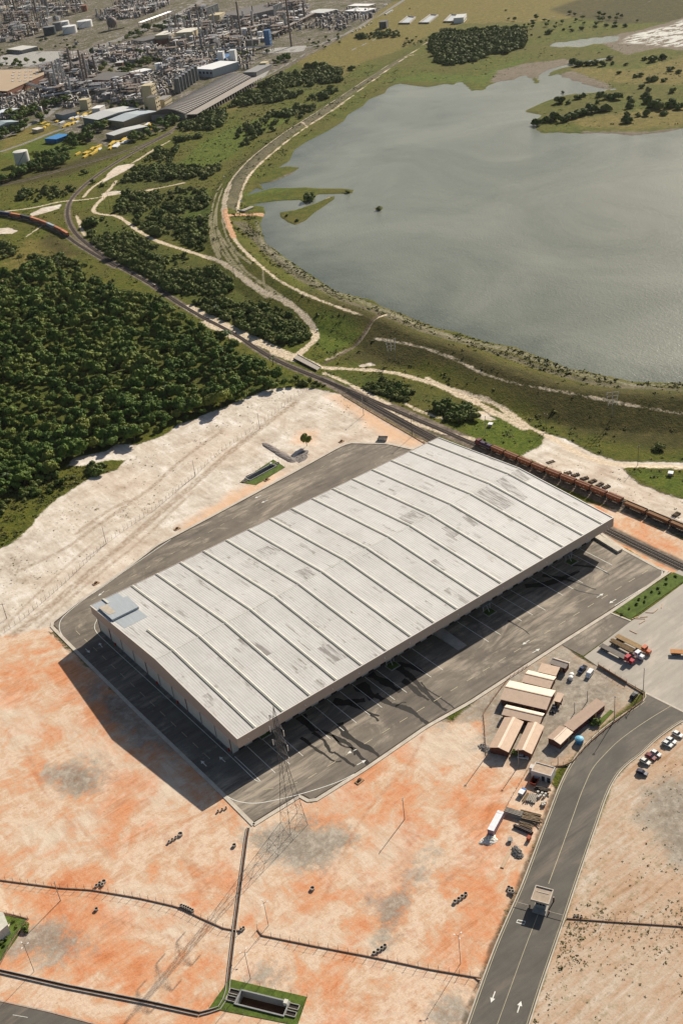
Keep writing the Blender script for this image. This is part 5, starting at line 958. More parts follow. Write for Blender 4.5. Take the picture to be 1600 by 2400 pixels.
rings([(1346, 2149), (1354, 2149), (1362, 2151)], 'dark ring at the start of the right fence', 'rings right of the gatehouse', .6)
# covers and inspection pits beside the yard kerb
for px_, lab in (((415, 1240), 'brown open inspection pit beside the kerb above the yard'), ((225, 1368), 'brown open inspection pit beside the kerb at the far left'), ((842, 1832), 'earth covered inspection pit outside the kerb below the docks'), ((625, 1125), 'open inspection pit between the green basin and the yard kerb'), ((800, 1035), 'open inspection pit at the upper kerb corner')):
    x, y = G(*px_); t = thing('inspection_pit', lab, 'pit', (x, y, 0), .1); part('pit_slab', MB().box((0, 0, .12), (3.2, 2.0, .3)), plain('pit_brown', (.33, .20, .11), .9), t); part('pit_box', MB().box((.2, .2, .5), (1.0, 1.0, .7)), plain('pit_dark', (.10, .05, .03), .9), t)
t = thing('skip', 'white open topped skip beside the upper yard kerb', 'skip', (*G(897, 1031), 0), ang((885, 1031), (910, 1032))); part('skip_body', MB().add([(-2.4, -1.1, .2), (2.4, -1.1, .2), (2.4, 1.1, .2), (-2.4, 1.1, .2), (-2.8, -1.4, 1.9), (2.8, -1.4, 1.9), (2.8, 1.4, 1.9), (-2.8, 1.4, 1.9)], [(3, 2, 1, 0), (0, 1, 5, 4), (1, 2, 6, 5), (2, 3, 7, 6), (3, 0, 4, 7)]), plain('skip_white', (.55, .50, .42), .8), t)
part('load', MB().box((0, 0, 1.5), (4.2, 2.0, .3)), plain('dark_load', (.05, .035, .03), .9), t); part('leg', MB().box((-2.9, 0, .5), (.2, 2.4, 1.0)), _M['skip_white'], t)
# office at the far lower left
t = thing('office_building', 'white walled building with pale roof beside the lawn at the left edge', 'building', (0, 0, 0)); qb = GL([(-70, 2120), (7, 2141), (18, 2168), (-60, 2235)], 4.5); c_ = qb.mean(0); t.location = (c_[0], c_[1], 0)
part('wall', MB().prism([tuple(p-c_) for p in qb], 0, 4.4), M_BW, t); part('roof', MB().prism([tuple((p-c_)*1.03) for p in qb], 4.42, 4.7), plain('roof_cream', (.58, .55, .46), .8), t); part('walkway', MB().prism([tuple(p-c_) for p in GL([(17, 2172), (26, 2163), (20, 2175), (-60, 2250), (-60, 2240)])], 0, .2), M_CONC, t)
# ------------------------------------------------------------------ railway: rails and sleepers
M_RAIL = plain('rail_steel', (.10, .08, .07), .5); M_SLP = plain('sleeper_wood', (.045, .035, .028), .95)
RAILPX = {'a': [(400, 311), (332, 346), (281, 374), (222, 413), (184, 446), (161, 474), (157, 502), (163, 525), (179, 550), (212, 578), (271, 620), (319, 645), (360, 669), (399, 697), (464, 738), (553, 783), (617, 828), (674, 857), (751, 887), (815, 917), (900, 962), (985, 1008), (1060, 1047), (1200, 1120), (1421, 1240), (1600, 1326), (1760, 1401)],
 'a2': [(815, 919), (900, 969), (985, 1017), (1060, 1056), (1200, 1130), (1421, 1247), (1600, 1334), (1760, 1410)],
 'b': [(751, 887), (815, 914), (900, 950), (1000, 993), (1112, 1041), (1230, 1092), (1344, 1138), (1463, 1186), (1600, 1245), (1750, 1308)],
 'b2': [(1344, 1130), (1463, 1178), (1600, 1232), (1750, 1292)],
 'c': [(-60, 494), (0, 503), (38, 509), (77, 517), (115, 531), (153, 549), (179, 570), (212, 590), (271, 624)],
 'd': [(-60, 445), (0, 433), (60, 422), (128, 402), (255, 367), (332, 341), (400, 309), (425, 286), (484, 262), (589, 206), (681, 152), (716, 129)]}
RPL = {k: resample(smooth_pl(GL(v), 2), 3) for k, v in RAILPX.items()}
for k, q in RPL.items():
    d = np.gradient(q, axis=0); d /= np.hypot(*d.T)[:, None]; nn = np.stack([-d[:, 1], d[:, 0]], 1); c = q[0]
    t = bpy.data.objects.new('railway_track', None); C.objects.link(t); t.location = (c[0], c[1], 0); tag(t, kind='structure')
    zz = land(q)
    mb = MB(); ribbon(mb, q-c, 3.0, list(zz+.18), .25); part('ballast', mb, plain('dark_ballast', (.115, .09, .07), .95, var=.35, sc=1.5), t)
    for s_ in (-1, 1): part('rail', ribbon(MB(), q-c+nn*s_*.72, .13, list(zz+.42), .16), M_RAIL, t)
    if k in 'a a2 b b2 c'.split():
        mb = MB(); qq = resample(q, 1.3)
        dd = np.gradient(qq, axis=0)
        for p, e_ in zip(qq-c, dd): mb.box((p[0], p[1], .22+zat(0, 0)*0), (.3, 2.5, .1), math.atan2(e_[1], e_[0]))
        o = part('sleepers', mb, M_SLP, t); o['kind'] = 'stuff'
def along(pl, s):
    cs = np.r_[0, np.cumsum(np.hypot(*np.diff(pl, axis=0).T))]; x, y = np.interp(s, cs, pl[:, 0]), np.interp(s, cs, pl[:, 1]); x2, y2 = np.interp(s+1, cs, pl[:, 0]), np.interp(s+1, cs, pl[:, 1]); return x, y, math.atan2(y2-y, x2-x)
def s_at(pl, px):
    p = np.array(G(*px, .5)); cs = np.r_[0, np.cumsum(np.hypot(*np.diff(pl, axis=0).T))]; return cs[np.argmin(np.hypot(*(pl-p).T))]
def bogie(t, x):
    b = part('bogie', MB().box((x, 0, .62), (2.2, 2.0, .35)), M_TYRE, t)
    for a_ in (-.7, .7): part('wheelset', MB().cyl((x+a_, -.95, .45), (x+a_, .95, .45), .42, n=10), M_RAIL, b)
def wagon(kind, L_, m, m2, label, cat, group, name):
    t = thing(name, label, cat, group=group); h = L_/2-.35
    part('underframe', MB().box((0, 0, .95), (2*h, 2.3, .3)), M_TYRE, t); bogie(t, -h+1.5); bogie(t, h-1.5)
    if kind == 'hopper':
        mb = MB().add([(-h+1.6, -1.0, 1.1), (h-1.6, -1.0, 1.1), (h-1.6, 1.0, 1.1), (-h+1.6, 1.0, 1.1), (-h, -1.4, 2.2), (h, -1.4, 2.2), (h, 1.4, 2.2), (-h, 1.4, 2.2), (-h, -1.4, 3.5), (h, -1.4, 3.5), (h, 1.4, 3.5), (-h, 1.4, 3.5)],
            [(3, 2, 1, 0), (0, 1, 5, 4), (1, 2, 6, 5), (2, 3, 7, 6), (3, 0, 4, 7), (4, 5, 9, 8), (5, 6, 10, 9), (6, 7, 11, 10), (7, 4, 8, 11), (8, 9, 10, 11)])
        b = part('hopper_body', mb, m, t); part('roof', MB().box((0, 0, 3.56), (2*h-.3, 2.3, .14)), m2, t); part('walkway', MB().box((0, 0, 3.7), (2*h-.6, .7, .1)), plain('rust_dark', (.10, .035, .02), .9), t)
        for k in range(7):
            for s_ in (-1, 1): part('rib', MB().box((-h+.5+k*(2*h-1)/6, s_*1.44, 2.7), (.12, .1, 1.5)), m2, t)
        for s_ in (-1, 1):
            for dx in (-1, 1): part('panel_mark', MB().box((dx*1.4, s_*1.42, 1.9 if 0 else 2.35), (1.1, .04, .2)), plain('pale_mark', (.55, .48, .42), .8), t)
    elif kind == 'gondola':
        part('body_floor', MB().box((0, 0, 1.2), (2*h, 2.7, .2)), m, t)
        for s_ in (-1, 1): part('side_panel', MB().box((0, s_*1.35, 1.9), (2*h, .12, 1.5)), m, t); part('end_panel', MB().box((s_*(h-.06), 0, 1.9), (.12, 2.58, 1.5)), m, t)
        part('load', MB().box((0, 0, 2.1), (2*h-.5, 2.4, .5)), m2, t)
    else:
        part('container', MB().box((0, 0, 2.35), (2*h, 2.5, 2.5)), m, t); part('roof', MB().box((0, 0, 3.63), (2*h-.1, 2.45, .08)), m2, t)
        for s_ in (-1, 1): part('door', MB().box((s_*(h+.03), 0, 2.35), (.06, 2.2, 2.2)), m2, t)
    return t
M_RUST = plain('hopper_rust', (.19, .065, .032), .8, var=.3, sc=1.0); M_RUST2 = plain('hopper_roof_rust', (.27, .125, .07), .8, var=.3, sc=1.0)
pb = RPL['b']; s0 = s_at(pb, (1149, 1057)); hp = wagon('hopper', 11.0, M_RUST, M_RUST2, 'rust brown hopper wagon in the train behind the warehouse', 'wagon', 'hopper wagons behind the warehouse', 'hopper_wagon')
s1 = s_at(pb, (1462, 1186)); n_ = 9; stp = (s1-s0)/n_
for i in range(n_):
    x, y, r_ = along(pb, s0+stp*(i+.5)); lab = 'hopper wagon coupled directly behind the locomotive' if i == 0 else ('last rust brown hopper wagon of the train, next to the low gondola wagons' if i == n_-1 else None)
    if i == 0: move(hp, (x, y, .4), r_, lab); hp.scale = (stp/11.35, 1, 1); ren = hp
    else: o = dup(hp, (x, y, .4), r_, lab or 'rust brown hopper wagon, '+_O[i]+' behind the locomotive')
gd = wagon('gondola', 13.2, plain('gondola_rust', (.15, .07, .035), .85, var=.35), plain('gondola_load', (.22, .12, .06), .95, var=.4), 'low orange brown gondola wagon on the track right of the hoppers', 'wagon', 'gondola wagons right of the hoppers', 'gondola_wagon')
for i in range(5):
    x, y, r_ = along(pb, s1+1+13.4*(i+.5))
    lab = ['first low orange brown gondola wagon, next to the last hopper', 'second low orange brown gondola wagon after the hoppers', 'third low orange brown gondola wagon after the hoppers', 'fourth low gondola wagon after the hoppers near the right edge', 'last low gondola wagon cut by the right photo edge'][i]
    if i == 0: move(gd, (x, y, .4), r_, lab)
    else: dup(gd, (x, y, .4), r_, lab)
x, y, r_ = along(pb, s0-6.2); t = thing('locomotive', 'purple and dark blue locomotive at the head of the hopper train', 'locomotive', (x, y, .4), r_)
ML = plain('loco_purple', (.055, .03, .07), .6, var=.5, sc=.8); part('underframe', MB().box((0, 0, 1.0), (12.4, 2.6, .4)), M_TYRE, t); bogie(t, -4); bogie(t, 4)
part('hood', MB().box((1.6, 0, 2.3), (8.2, 1.9, 2.2)), ML, t); part('cab', MB().box((-3.6, 0, 2.6), (2.4, 2.7, 2.8)), plain('loco_red', (.14, .035, .04), .6), t); part('nose', MB().box((-5.4, 0, 1.9), (1.2, 1.9, 1.4)), ML, t); part('exhaust', MB().box((2.0, 0, 3.55), (1.4, .7, .35)), M_TYRE, t); part('window', MB().box((-4.82, 0, 3.3), (.06, 2.2, .8)), M_GLASS, t)
for s_ in (-1, 1): part('handrail', MB().box((1.6, s_*1.25, 1.9), (8.0, .06, .08)), M_CONC, t)
# the second train, at the left edge
pc = RPL['c']; s0 = s_at(pc, (0, 503)); s1 = s_at(pc, (154, 550)); cols = [('orange_box', (.42, .15, .07)), ('navy_box', (.05, .06, .11)), ('orange_box', (.42, .15, .07)), ('charcoal_box', (.05, .05, .055)), ('orange_box', (.42, .15, .07)), ('rust_box', (.33, .12, .06)), ('grey_box', (.26, .29, .31)), ('rust_box', (.33, .12, .06)), ('orange_box', (.42, .15, .07))]
stp = (s1-s0)/7.6; labs = ['orange box wagon at the left edge of the photo, last of the left train', 'navy blue box wagon near the left edge', 'bright orange box wagon between the navy and charcoal wagons', 'charcoal box wagon between two orange wagons', 'orange box wagon just right of the charcoal wagon', 'rust box wagon left of the grey wagon', 'pale grey roofed box wagon near the front of the left train', 'rust box wagon second from the front of the left train', 'front orange box wagon of the left train near the junction']
for i, ((nm, cc), lb) in enumerate(zip(cols, labs)):
    x, y, r_ = along(pc, s0+stp*(i-1+.5-.0)); m_ = plain(nm, cc, .8, var=.25); o = wagon('box', stp-.2, m_, plain(nm+'_roof', tuple(min(1, c*1.15+.02) for c in cc), .8), lb, 'wagon', None, 'box_wagon'); move(o, (x, y, .4), r_)
# concrete crossing over the line
q = GL([(697, 832), (752, 862), (742, 870), (688, 842)]); c = q.mean(0); t = thing('culvert_bridge', 'short concrete crossing slab where the dirt tracks meet beside the railway', 'bridge', (c[0], c[1], 0)); part('deck', MB().prism([tuple(p-c) for p in q], .1, .55), plain('bridge_slab', (.36, .32, .27), .9), t)
part('parapet', ribbon(MB(), [tuple(q[3]-c), tuple(q[2]-c)], .3, 1.1, 1.1), plain('dark_parapet', (.08, .065, .05), .9), t); part('parapet', ribbon(MB(), [tuple(q[0]-c), tuple(q[1]-c)], .3, .9, .9), M_CONC, t)
# sleeper stacks beside the train
for k, (p, wd, lb) in enumerate((((1348, 1114), 5, 'dark stack of sleepers tallest of those beside the train'), ((1369, 1122), 6, 'second sleeper stack from the left on white sand'), ((1388, 1129), 6, 'third sleeper stack from the left on white sand'), ((1405, 1137), 6, 'fourth sleeper stack from the left on white sand'), ((1420, 1142), 4, 'small sleeper stack at the right end of the row'), ((1290, 1083), 8, 'flat dark heap of old sleepers nearest the locomotive'), ((1584, 1207), 5, 'lone square sleeper stack at the right edge beside the track'), ((1330, 1109), 3, 'small low sleeper stack hidden behind the hopper wagons'))):
    x, y = G(*p); t = thing('sleeper_stack', lb, 'sleeper stack', (x, y, 0), random.uniform(-.2, .3)-.25)
    for h in range(3 if k not in (5,) else 1):
        for i in range(wd if h % 2 == 0 else 5):
            mb = MB(); mb.box((-1.5+3*(i+.5)/wd*1.6-.9, 0, .12+h*.26), (.24, 2.6, .22)) if h % 2 == 0 else mb.box((0, -1.1+i*.5, .12+h*.26), (4.0, .22, .22)); part('sleeper', mb, M_OLD if i % 3 else M_SLP, t)
# ------------------------------------------------------------------ poles and masts
M_POLE = plain('pole_wood', (.13, .10, .075), .9); M_POLEC = plain('pole_concrete', (.36, .32, .28), .9); M_INS = plain('insulator', (.80, .80, .78), .3)
def pole(label, base, top=None, h=10.5, m=None, arm=2.0, armang=None, terrain=True, name='utility_pole', lamps=False, r=.17, cat='pole'):
    x, y, z = GT(*base) if terrain else (*G(*base), 0)
    if top:
        hs = np.linspace(4, 30, 105); best = 1e9
        for hh in hs:
            v = np.array([x, y, z+hh-CH]); px = 800+FPX*(v@_R)/(v@_F); py = 1200-FPX*(v@_U)/(v@_F); e_ = math.hypot(px-top[0], py-top[1])
            if e_ < best: best = e_; h = hh
    t = thing(name, label, cat, (x, y, z), armang if armang is not None else random.uniform(0, 3)); m = m or M_POLEC
    part('shaft', MB().cyl((0, 0, -.2), (0, 0, h), r, r*.65, 8), m, t)
    if arm:
        a_ = part('crossarm', MB().box((0, 0, h-.5), (arm, .12, .14)), m, t)
        for s_ in (-1, 0, 1): part('insulator', MB().cyl((s_*arm*.42, 0, h-.42), (s_*arm*.42, 0, h-.1), .09, n=6), M_INS, a_)
    if lamps:
        for k in range(3): a_ = k*2.1; part('lamp_arm', MB().cyl((0, 0, h-.1), (1.1*math.cos(a_), 1.1*math.sin(a_), h+.15), .05, n=5), m, t); part('lamp_head', MB().box((1.25*math.cos(a_), 1.25*math.sin(a_), h+.18), (.6, .3, .12), a_), M_INS, t)
    return t
for lb, b_, t_, mm, ar in (('dark wooden pole with crossarm at the left edge of the sand', (16, 1450), (4, 1415), M_POLE, 2.6), ('thin pole on the wire fence nearest the left corner of the warehouse', (249, 1274), (238, 1234), M_POLEC, 0), ('thin pole on the wire fence above the middle of the sand', (458, 1116), (450, 1078), M_POLEC, 0), ('thin pole on the upper wire fence near the forest edge', (609, 1005), (603, 968), M_POLEC, 0),
    ('pale pole with crossarm on orange sand beside the railway bend', (852, 973), (849, 930), M_POLEC, 1.8), ('dark pole with crossarm just behind the far warehouse corner', (966, 1022), (963, 971), M_POLE, 1.8), ('lone thin pole on orange soil right of the lattice tower', (948, 1921), (945, 1871), M_POLEC, 1.2), ('pole at the corner of the orange mesh fence below the long shed', (1138, 1775), (1136, 1728), M_POLEC, .9),
    ('pale pole standing beside the car port at the end of the long shed', (1215, 1796), (1211, 1756), M_POLEC, .9), ('slender pole at the entrance corner of the compound', (1507, 1617), (1509, 1565), M_POLEC, .9), ('dark crossarmed pole where dirt tracks meet right of the locomotive', (1279, 1012), (1279, 969), M_POLE, 2.2), ('dark pole with crossarm beside the pale road at the right edge', (1494, 1090), (1495, 1045), M_POLE, 2.0),
    ('pale pole in the grass just above the locomotive', (1138, 1020), (1137, 975), M_POLEC, .8), ('leaning pole behind the low curving wall at lower left', (142, 2112), (126, 2068), M_POLEC, .8), ('dark pole in the scrub at the far left below the box wagons', (47, 623), (44, 600), M_POLE, 1.2), ('pale pole on the forest edge beside the box wagon line', (139, 626), (136, 600), M_POLEC, 0),
    ('dark pole at the foot of the dam slope beside the track', (550, 656), (545, 625), M_POLE, 1.6), ('left of two tall twin poles at the dirt track fork', (249, 492), (239, 443), M_POLE, 1.6), ('right of two tall twin poles at the dirt track fork', (259, 491), (248, 444), M_POLE, 1.6), ('slender pole inside the compound left of the cabin', (1346, 1671), (1345, 1646), M_POLEC, 0), ('slender pole inside the compound near the shelter', (1376, 1644), (1375, 1620), M_POLEC, 0), ('tall slender pole between cabin lawn and compound wall', (1439, 1690), (1438, 1632), M_POLEC, .8), ('slender pole beside the road wall below the cabin shelter', (1307, 1793), (1307, 1775), M_POLEC, 0)):
    pole(lb, b_, t_, m=mm, arm=ar, terrain=b_[1] < 1100)
for lb, b_, t_ in (('tall lamp mast with three white heads on grey soil at lower left', (80, 2278), (61, 2213)), ('tall lamp mast with several heads just above the straight low wall', (629, 2170), (617, 2116)), ('tall lamp mast standing above the sunken basin', (587, 2295), (572, 2232)), ('tall lamp mast with white head on orange soil left of the road', (1079, 2259), (1075, 2193))): pole(lb, b_, t_, m=plain('thin_dark_mast', (.12, .10, .09), .7), arm=0, terrain=False, lamps=True, name='lamp_mast', r=.1, cat='lamp mast')
# H-frame line supports with clusters of white insulators
def hframe(lb, bases, top, dz=2.2):
    p = [GT(*b) for b in bases]; c = np.mean([q[:2] for q in p], 0); z = p[0][2]; t = thing('line_support', lb, 'power line support', (c[0], c[1], z)); h = 15.5
    for q in p: part('leg', MB().cyl((q[0]-c[0], q[1]-c[1], -.3), (q[0]-c[0], q[1]-c[1], h), .2, .14, 7), M_POLEC, t)
    a_ = math.atan2(p[-1][1]-p[0][1], p[-1][0]-p[0][0]) if len(p) > 1 else -.6
    for k in range(4):
        ar_ = part('crossarm', MB().box((0, 0, h-.6-k*dz), (7.0-k*.6, .2, .22), a_), M_POLEC, t)
        for s_ in (-1, 0, 1):
            xx = s_*(3.1-k*.3); part('insulator', MB().cyl((xx*math.cos(a_), xx*math.sin(a_), h-.7-k*dz), (xx*math.cos(a_), xx*math.sin(a_), h-2.0-k*dz), .2, n=6), M_INS, ar_)
    return t
hframe('twin legged power line support with white insulators below the dam slope', [(911, 846), (926, 841)], None); hframe('single leg power line support with white insulators on the right dam slope', [(1434, 976)], None)
# lattice transmission tower in front of the warehouse
M_STEEL = plain('galvanised_steel', (.11, .105, .11), .6, var=.3)
fb = np.array(G(689, 1931)); best = 1e9
for hh in np.linspace(20, 60, 161):
    v = np.array([fb[0], fb[1], hh-CH]); py = 1200-FPX*(v@_U)/(v@_F)
    if abs(py-1655) < best: best = abs(py-1655); TH = hh
rzT = .35
t = thing('transmission_tower', 'tall grey lattice power tower with white insulators in front of the warehouse corner', 'power tower', (fb[0], fb[1], 0), rzT)
f4 = [np.array(G(*p))-fb for p in ((657, 1926), (687, 1956), (722, 1934), (692, 1907))]; half = np.mean([np.hypot(*q) for q in f4])/1.414
rzT = math.atan2(f4[2][1], f4[2][0])-math.pi/4; t.rotation_euler.z = rzT
def halfw(z): return np.interp(z, [0, TH*.52, TH*.88, TH], [half, half*.30, half*.17, .05])
lv = list(np.linspace(0, TH*.52, 7))+list(np.linspace(TH*.52, TH*.9, 9)[1:]); cs_ = [(-1, -1), (1, -1), (1, 1), (-1, 1)]
for c_ in cs_:
    mb = MB()
    for z0, z1 in zip(lv[:-1], lv[1:]): mb.bar((c_[0]*halfw(z0), c_[1]*halfw(z0), z0), (c_[0]*halfw(z1), c_[1]*halfw(z1), z1), .13)
    mb.bar((c_[0]*halfw(lv[-1]), c_[1]*halfw(lv[-1]), lv[-1]), (0, 0, TH), .12); part('leg', mb, M_STEEL, t)
for i in range(4):
    a_, b_ = cs_[i], cs_[(i+1) % 4]; mb = MB()
    for z0, z1 in zip(lv[:-1], lv[1:]):
        w0, w1 = halfw(z0), halfw(z1); mb.bar((a_[0]*w0, a_[1]*w0, z0), (b_[0]*w1, b_[1]*w1, z1), .055); mb.bar((b_[0]*w0, b_[1]*w0, z0), (a_[0]*w1, a_[1]*w1, z1), .055); mb.bar((a_[0]*w1, a_[1]*w1, z1), (b_[0]*w1, b_[1]*w1, z1), .05)
    part('lattice_bracing', mb, M_STEEL, t)
for k, z in enumerate((TH*.66, TH*.765, TH*.87)):
    for s_ in (-1, 1):
        L_ = (4.6, 5.2, 4.2)[k]; w_ = halfw(z); mb = MB(); tip = (s_*(w_+L_), 0, z)
        for q in ((s_*w_, -w_, z), (s_*w_, w_, z), (s_*w_, -w_, z+1.4), (s_*w_, w_, z+1.4)): mb.bar(q, tip, .09)
        for f in (.33, .66): mb.bar((s_*(w_+L_*f), -w_*(1-f), z), (s_*(w_+L_*f), w_*(1-f), z), .08); mb.bar((s_*(w_+L_*f), 0, z), (s_*(w_+L_*f), 0, z+1.4*(1-f)), .08)
        a_ = part('crossarm', mb, M_STEEL, t); part('insulator_string', MB().cyl((tip[0], 0, z-.1), (tip[0], 0, z-2.6), .17, n=8), M_INS, a_)
# ------------------------------------------------------------------ dam furniture
x, y, z = GT(580, 491); t = thing('intake_structure', 'pale concrete intake box at the lake end of the stony dam', 'intake', (x, y, z), .2); part('intake_wall', MB().box((0, 2.2, .6), (14, .8, 1.6)).box((0, -2.2, .6), (14, .8, 1.6)), M_CONC, t) if False else None
part('intake_box', MB().box((0, 0, .5), (13, 4.5, 1.6)), M_CONC, t); part('intake_opening', MB().box((0, 0, 1.32), (10.5, 2.6, .06)), plain('intake_shade', (.30, .27, .22), .9), t); part('headwall', MB().box((-8, 0, .9), (1.0, 9, 2.4)), M_CONC2, t)
for p, lb in (((1149, 998), 'small white equipment hut in the grass above the locomotive'), ((1571, 1113), 'small white equipment hut in grass at the right edge'), ((744, 775), 'small pale marker post at the bend of the dirt track'), ((525, 415), 'small white marker stone on the dam crest bend')):
    x, y, z = GT(*p); big = p[0] > 1100; t = thing('equipment_hut' if big else 'marker_post', lb, 'hut' if big else 'marker', (x, y, z), .5)
    if big: part('hut_body', MB().box((0, 0, .7), (2.0, 2.0, 1.4)), M_CONC2, t); part('hut_roof', MB().box((0, 0, 1.5), (2.8, 2.6, .25)), M_INS, t)
    else: part('post_body', MB().box((0, 0, .5), (.9, .9, 1.2)), M_CONC, t); part('post_cap', MB().box((0, 0, 1.15), (1.1, 1.1, .12)), M_INS, t)
# a walker on the dirt track
x, y, z = GT(1103, 927); vs = [(0, 0, .92), (0, 0, 1.18), (0, 0, 1.42), (0, 0, 1.52), (0, 0, 1.68), (-.1, .04, .9), (-.11, .18, .48), (-.11, .12, .06), (.1, -.02, .9), (.12, .0, .47), (.13, -.25, .07), (-.19, 0, 1.4), (-.25, -.08, 1.13), (-.26, .02, .9), (.19, 0, 1.4), (.25, .08, 1.13), (.26, .16, .92), (-.11, .26, .03), (.13, -.12, .03)]
es = [(0, 1), (1, 2), (2, 3), (3, 4), (0, 5), (5, 6), (6, 7), (0, 8), (8, 9), (9, 10), (2, 11), (11, 12), (12, 13), (2, 14), (14, 15), (15, 16), (7, 17), (10, 18)]
me2 = bpy.data.meshes.new('person'); me2.from_pydata(vs, es, []); o = bpy.data.objects.new('person', me2); C.objects.link(o); o.location = (x, y, z); sk = o.modifiers.new('s', 'SKIN'); sub = o.modifiers.new('d', 'SUBSURF'); sub.levels = 1; sub.render_levels = 1
rad = [.15, .14, .16, .06, .11, .1, .075, .045, .1, .075, .045, .07, .05, .035, .07, .05, .035, .04, .04]
for v_, r__ in zip(me2.skin_vertices[0].data, rad): v_.radius = (r__, r__)
me2.skin_vertices[0].data[0].use_root = True; me2.materials.append(plain('dark_clothes', (.05, .04, .05), .9)); tag(o, 'person in dark clothes walking along the pale dirt track', 'person')
# ------------------------------------------------------------------ vegetation
def leaf_mat(name, dark, lite, tint, obj=True):
    n = NT(name); k = n.noise(.30, 3, .65); k2 = n.noise(.05, 3, .6)
    c = n.mix(n.mr(k, .34, .66), dark, lite)
    r = n.rand() if obj else k2
    c = n.mix(n.mr(r, .55, 1.0, 0, .65) if obj else n.mr(k2, .45, .62, 0, .6), c, tint); c = n.mix(n.mr(r, .25, 0.0, 0, .45) if obj else n.mr(k2, .45, .33, 0, .5), c, tuple(x*.7 for x in dark))
    n.base(c); n.b.inputs['Roughness'].default_value = .75; n.b.inputs['Specular IOR Level'].default_value = .15
    return n.m
L_FOR = leaf_mat('forest_leaves', (.038, .076, .012), (.125, .185, .028), (.22, .22, .045)); L_SHR = leaf_mat('shrub_leaves', (.055, .086, .014), (.135, .170, .034), (.20, .20, .06)); L_SHS = leaf_mat('scrub_leaves', (.062, .090, .016), (.140, .172, .036), (.20, .20, .06), False)
L_FOS = leaf_mat('wood_leaves', (.036, .074, .012), (.125, .185, .028), (.21, .215, .045), False); M_BARK = plain('bark', (.11, .08, .055), .95)
def crown_geo(seed, R_=4.0, H_=6.0, nl=9, nq=900, qs=.75, base=1.8, flat=.75):
    r = np.random.default_rng(seed); lob = []
    for i in range(nl):
        a_ = r.uniform(0, 6.28); d = R_*r.uniform(.1, .68)*(i > 0); s_ = R_*r.uniform(.33, .58); z = base+(H_-base)*r.uniform(*((.35, .85) if base > 1 else (.08, .55)))*(1-.35*d/R_); lob.append((d*math.cos(a_), d*math.sin(a_), z, s_, s_*flat))
    L_ = np.array(lob); idx = r.choice(nl, nq, p=L_[:, 3]**2/np.sum(L_[:, 3]**2)); v = r.normal(size=(nq, 3)); v[:, 2] = np.where(v[:, 2] < -.3, -v[:, 2], v[:, 2]); v /= np.linalg.norm(v, axis=1)[:, None]
    rad = r.uniform(.80, 1.12, nq)[:, None]; c = L_[idx, :3]+v*np.stack([L_[idx, 3], L_[idx, 3], L_[idx, 4]], 1)*rad
    c[:, 2] = np.maximum(c[:, 2], .3)
    nrm = v+r.normal(size=(nq, 3))*.27; nrm /= np.linalg.norm(nrm, axis=1)[:, None]; u = np.cross(nrm, r.normal(size=(nq, 3))); u /= np.linalg.norm(u, axis=1)[:, None]; w_ = np.cross(nrm, u); s_ = (qs*r.uniform(.5, 1.3, nq))[:, None]/2
    V = np.stack([c-u*s_-w_*s_*.7, c+u*s_-w_*s_*.7, c+u*s_*.6+w_*s_, c-u*s_*.6+w_*s_], 1).reshape(-1, 3); F = np.arange(nq*4).reshape(-1, 4)
    vs = [V]; fs = [F]; o = nq*4
    for x, y, z, a_, b_ in lob:                                 # leafy cores keep the crown opaque
        N, M_ = 8, 5; pts = []
        for k in range(M_+1):
            for j in range(N):
                ph = math.pi*k/M_; th = 2*math.pi*j/N; q = .80*r.uniform(.85, 1.1); pts.append((x+a_*q*math.sin(ph)*math.cos(th), y+a_*q*math.sin(ph)*math.sin(th), max(.2, z+b_*q*math.cos(ph))))
        vs.append(np.array(pts)); fs.append(np.array([(k*N+j, (k+1)*N+j, (k+1)*N+(j+1) % N, k*N+(j+1) % N) for k in range(M_) for j in range(N)])+o); o += len(pts)
    return np.vstack(vs), np.vstack(fs)
def mesh_np(name, V, F, m):
    me = bpy.data.meshes.new(name); me.vertices.add(len(V)); me.vertices.foreach_set('co', V.astype(np.float32).ravel()); me.loops.add(F.size); me.loops.foreach_set('vertex_index', F.astype(np.int32).ravel())
    me.polygons.add(len(F)); me.polygons.foreach_set('loop_start', np.arange(0, F.size, 4, dtype=np.int32)); me.polygons.foreach_set('loop_total', np.full(len(F), 4, np.int32)); me.update(calc_edges=True); me.materials.append(m); return me
def trunk_mb(R_, H_, base, r):
    mb = MB().cyl((0, 0, -.3), (0, 0, base+.8), .22, .15, 7)
    for k in range(4): a_ = k*1.6+r.uniform(0, .6); mb.cyl((0, 0, base*.7+.2*k), (R_*.5*math.cos(a_), R_*.5*math.sin(a_), base+(H_-base)*.45), .13, .05, 5)
    return mb
def proto(kind, seeds, R_, H_, m, nq, qs, base, nl=9, flat=.75):
    out = []
    for s_ in seeds:
        V, F = crown_geo(s_, R_, H_, nl, nq, qs, base, flat); cm = mesh_np(kind+'_crown', V, F, m); tb = trunk_mb(R_, H_, base, random); tm = bpy.data.meshes.new(kind+'_trunk'); tm.from_pydata(tb.v, [], tb.f); tm.materials.append(M_BARK); out.append((cm, tm, V, F))
    return out
P_TREE = proto('tree', range(8), 4.2, 7.0, L_FOR, 950, .85, 1.6); P_SHRUB = proto('shrub', range(20, 27), 2.2, 2.6, L_SHR, 420, .62, .3, 7, .8)
FACES_S = [crown_geo(60+i, 2.2, 2.6, 6, 170, .8, .3, .8) for i in range(5)]; FACES_T = [crown_geo(80+i, 4.2, 7.0, 8, 380, 1.15, 1.6) for i in range(5)]
for k_, (cm, tm, V, F) in enumerate(P_TREE[:0]): pass
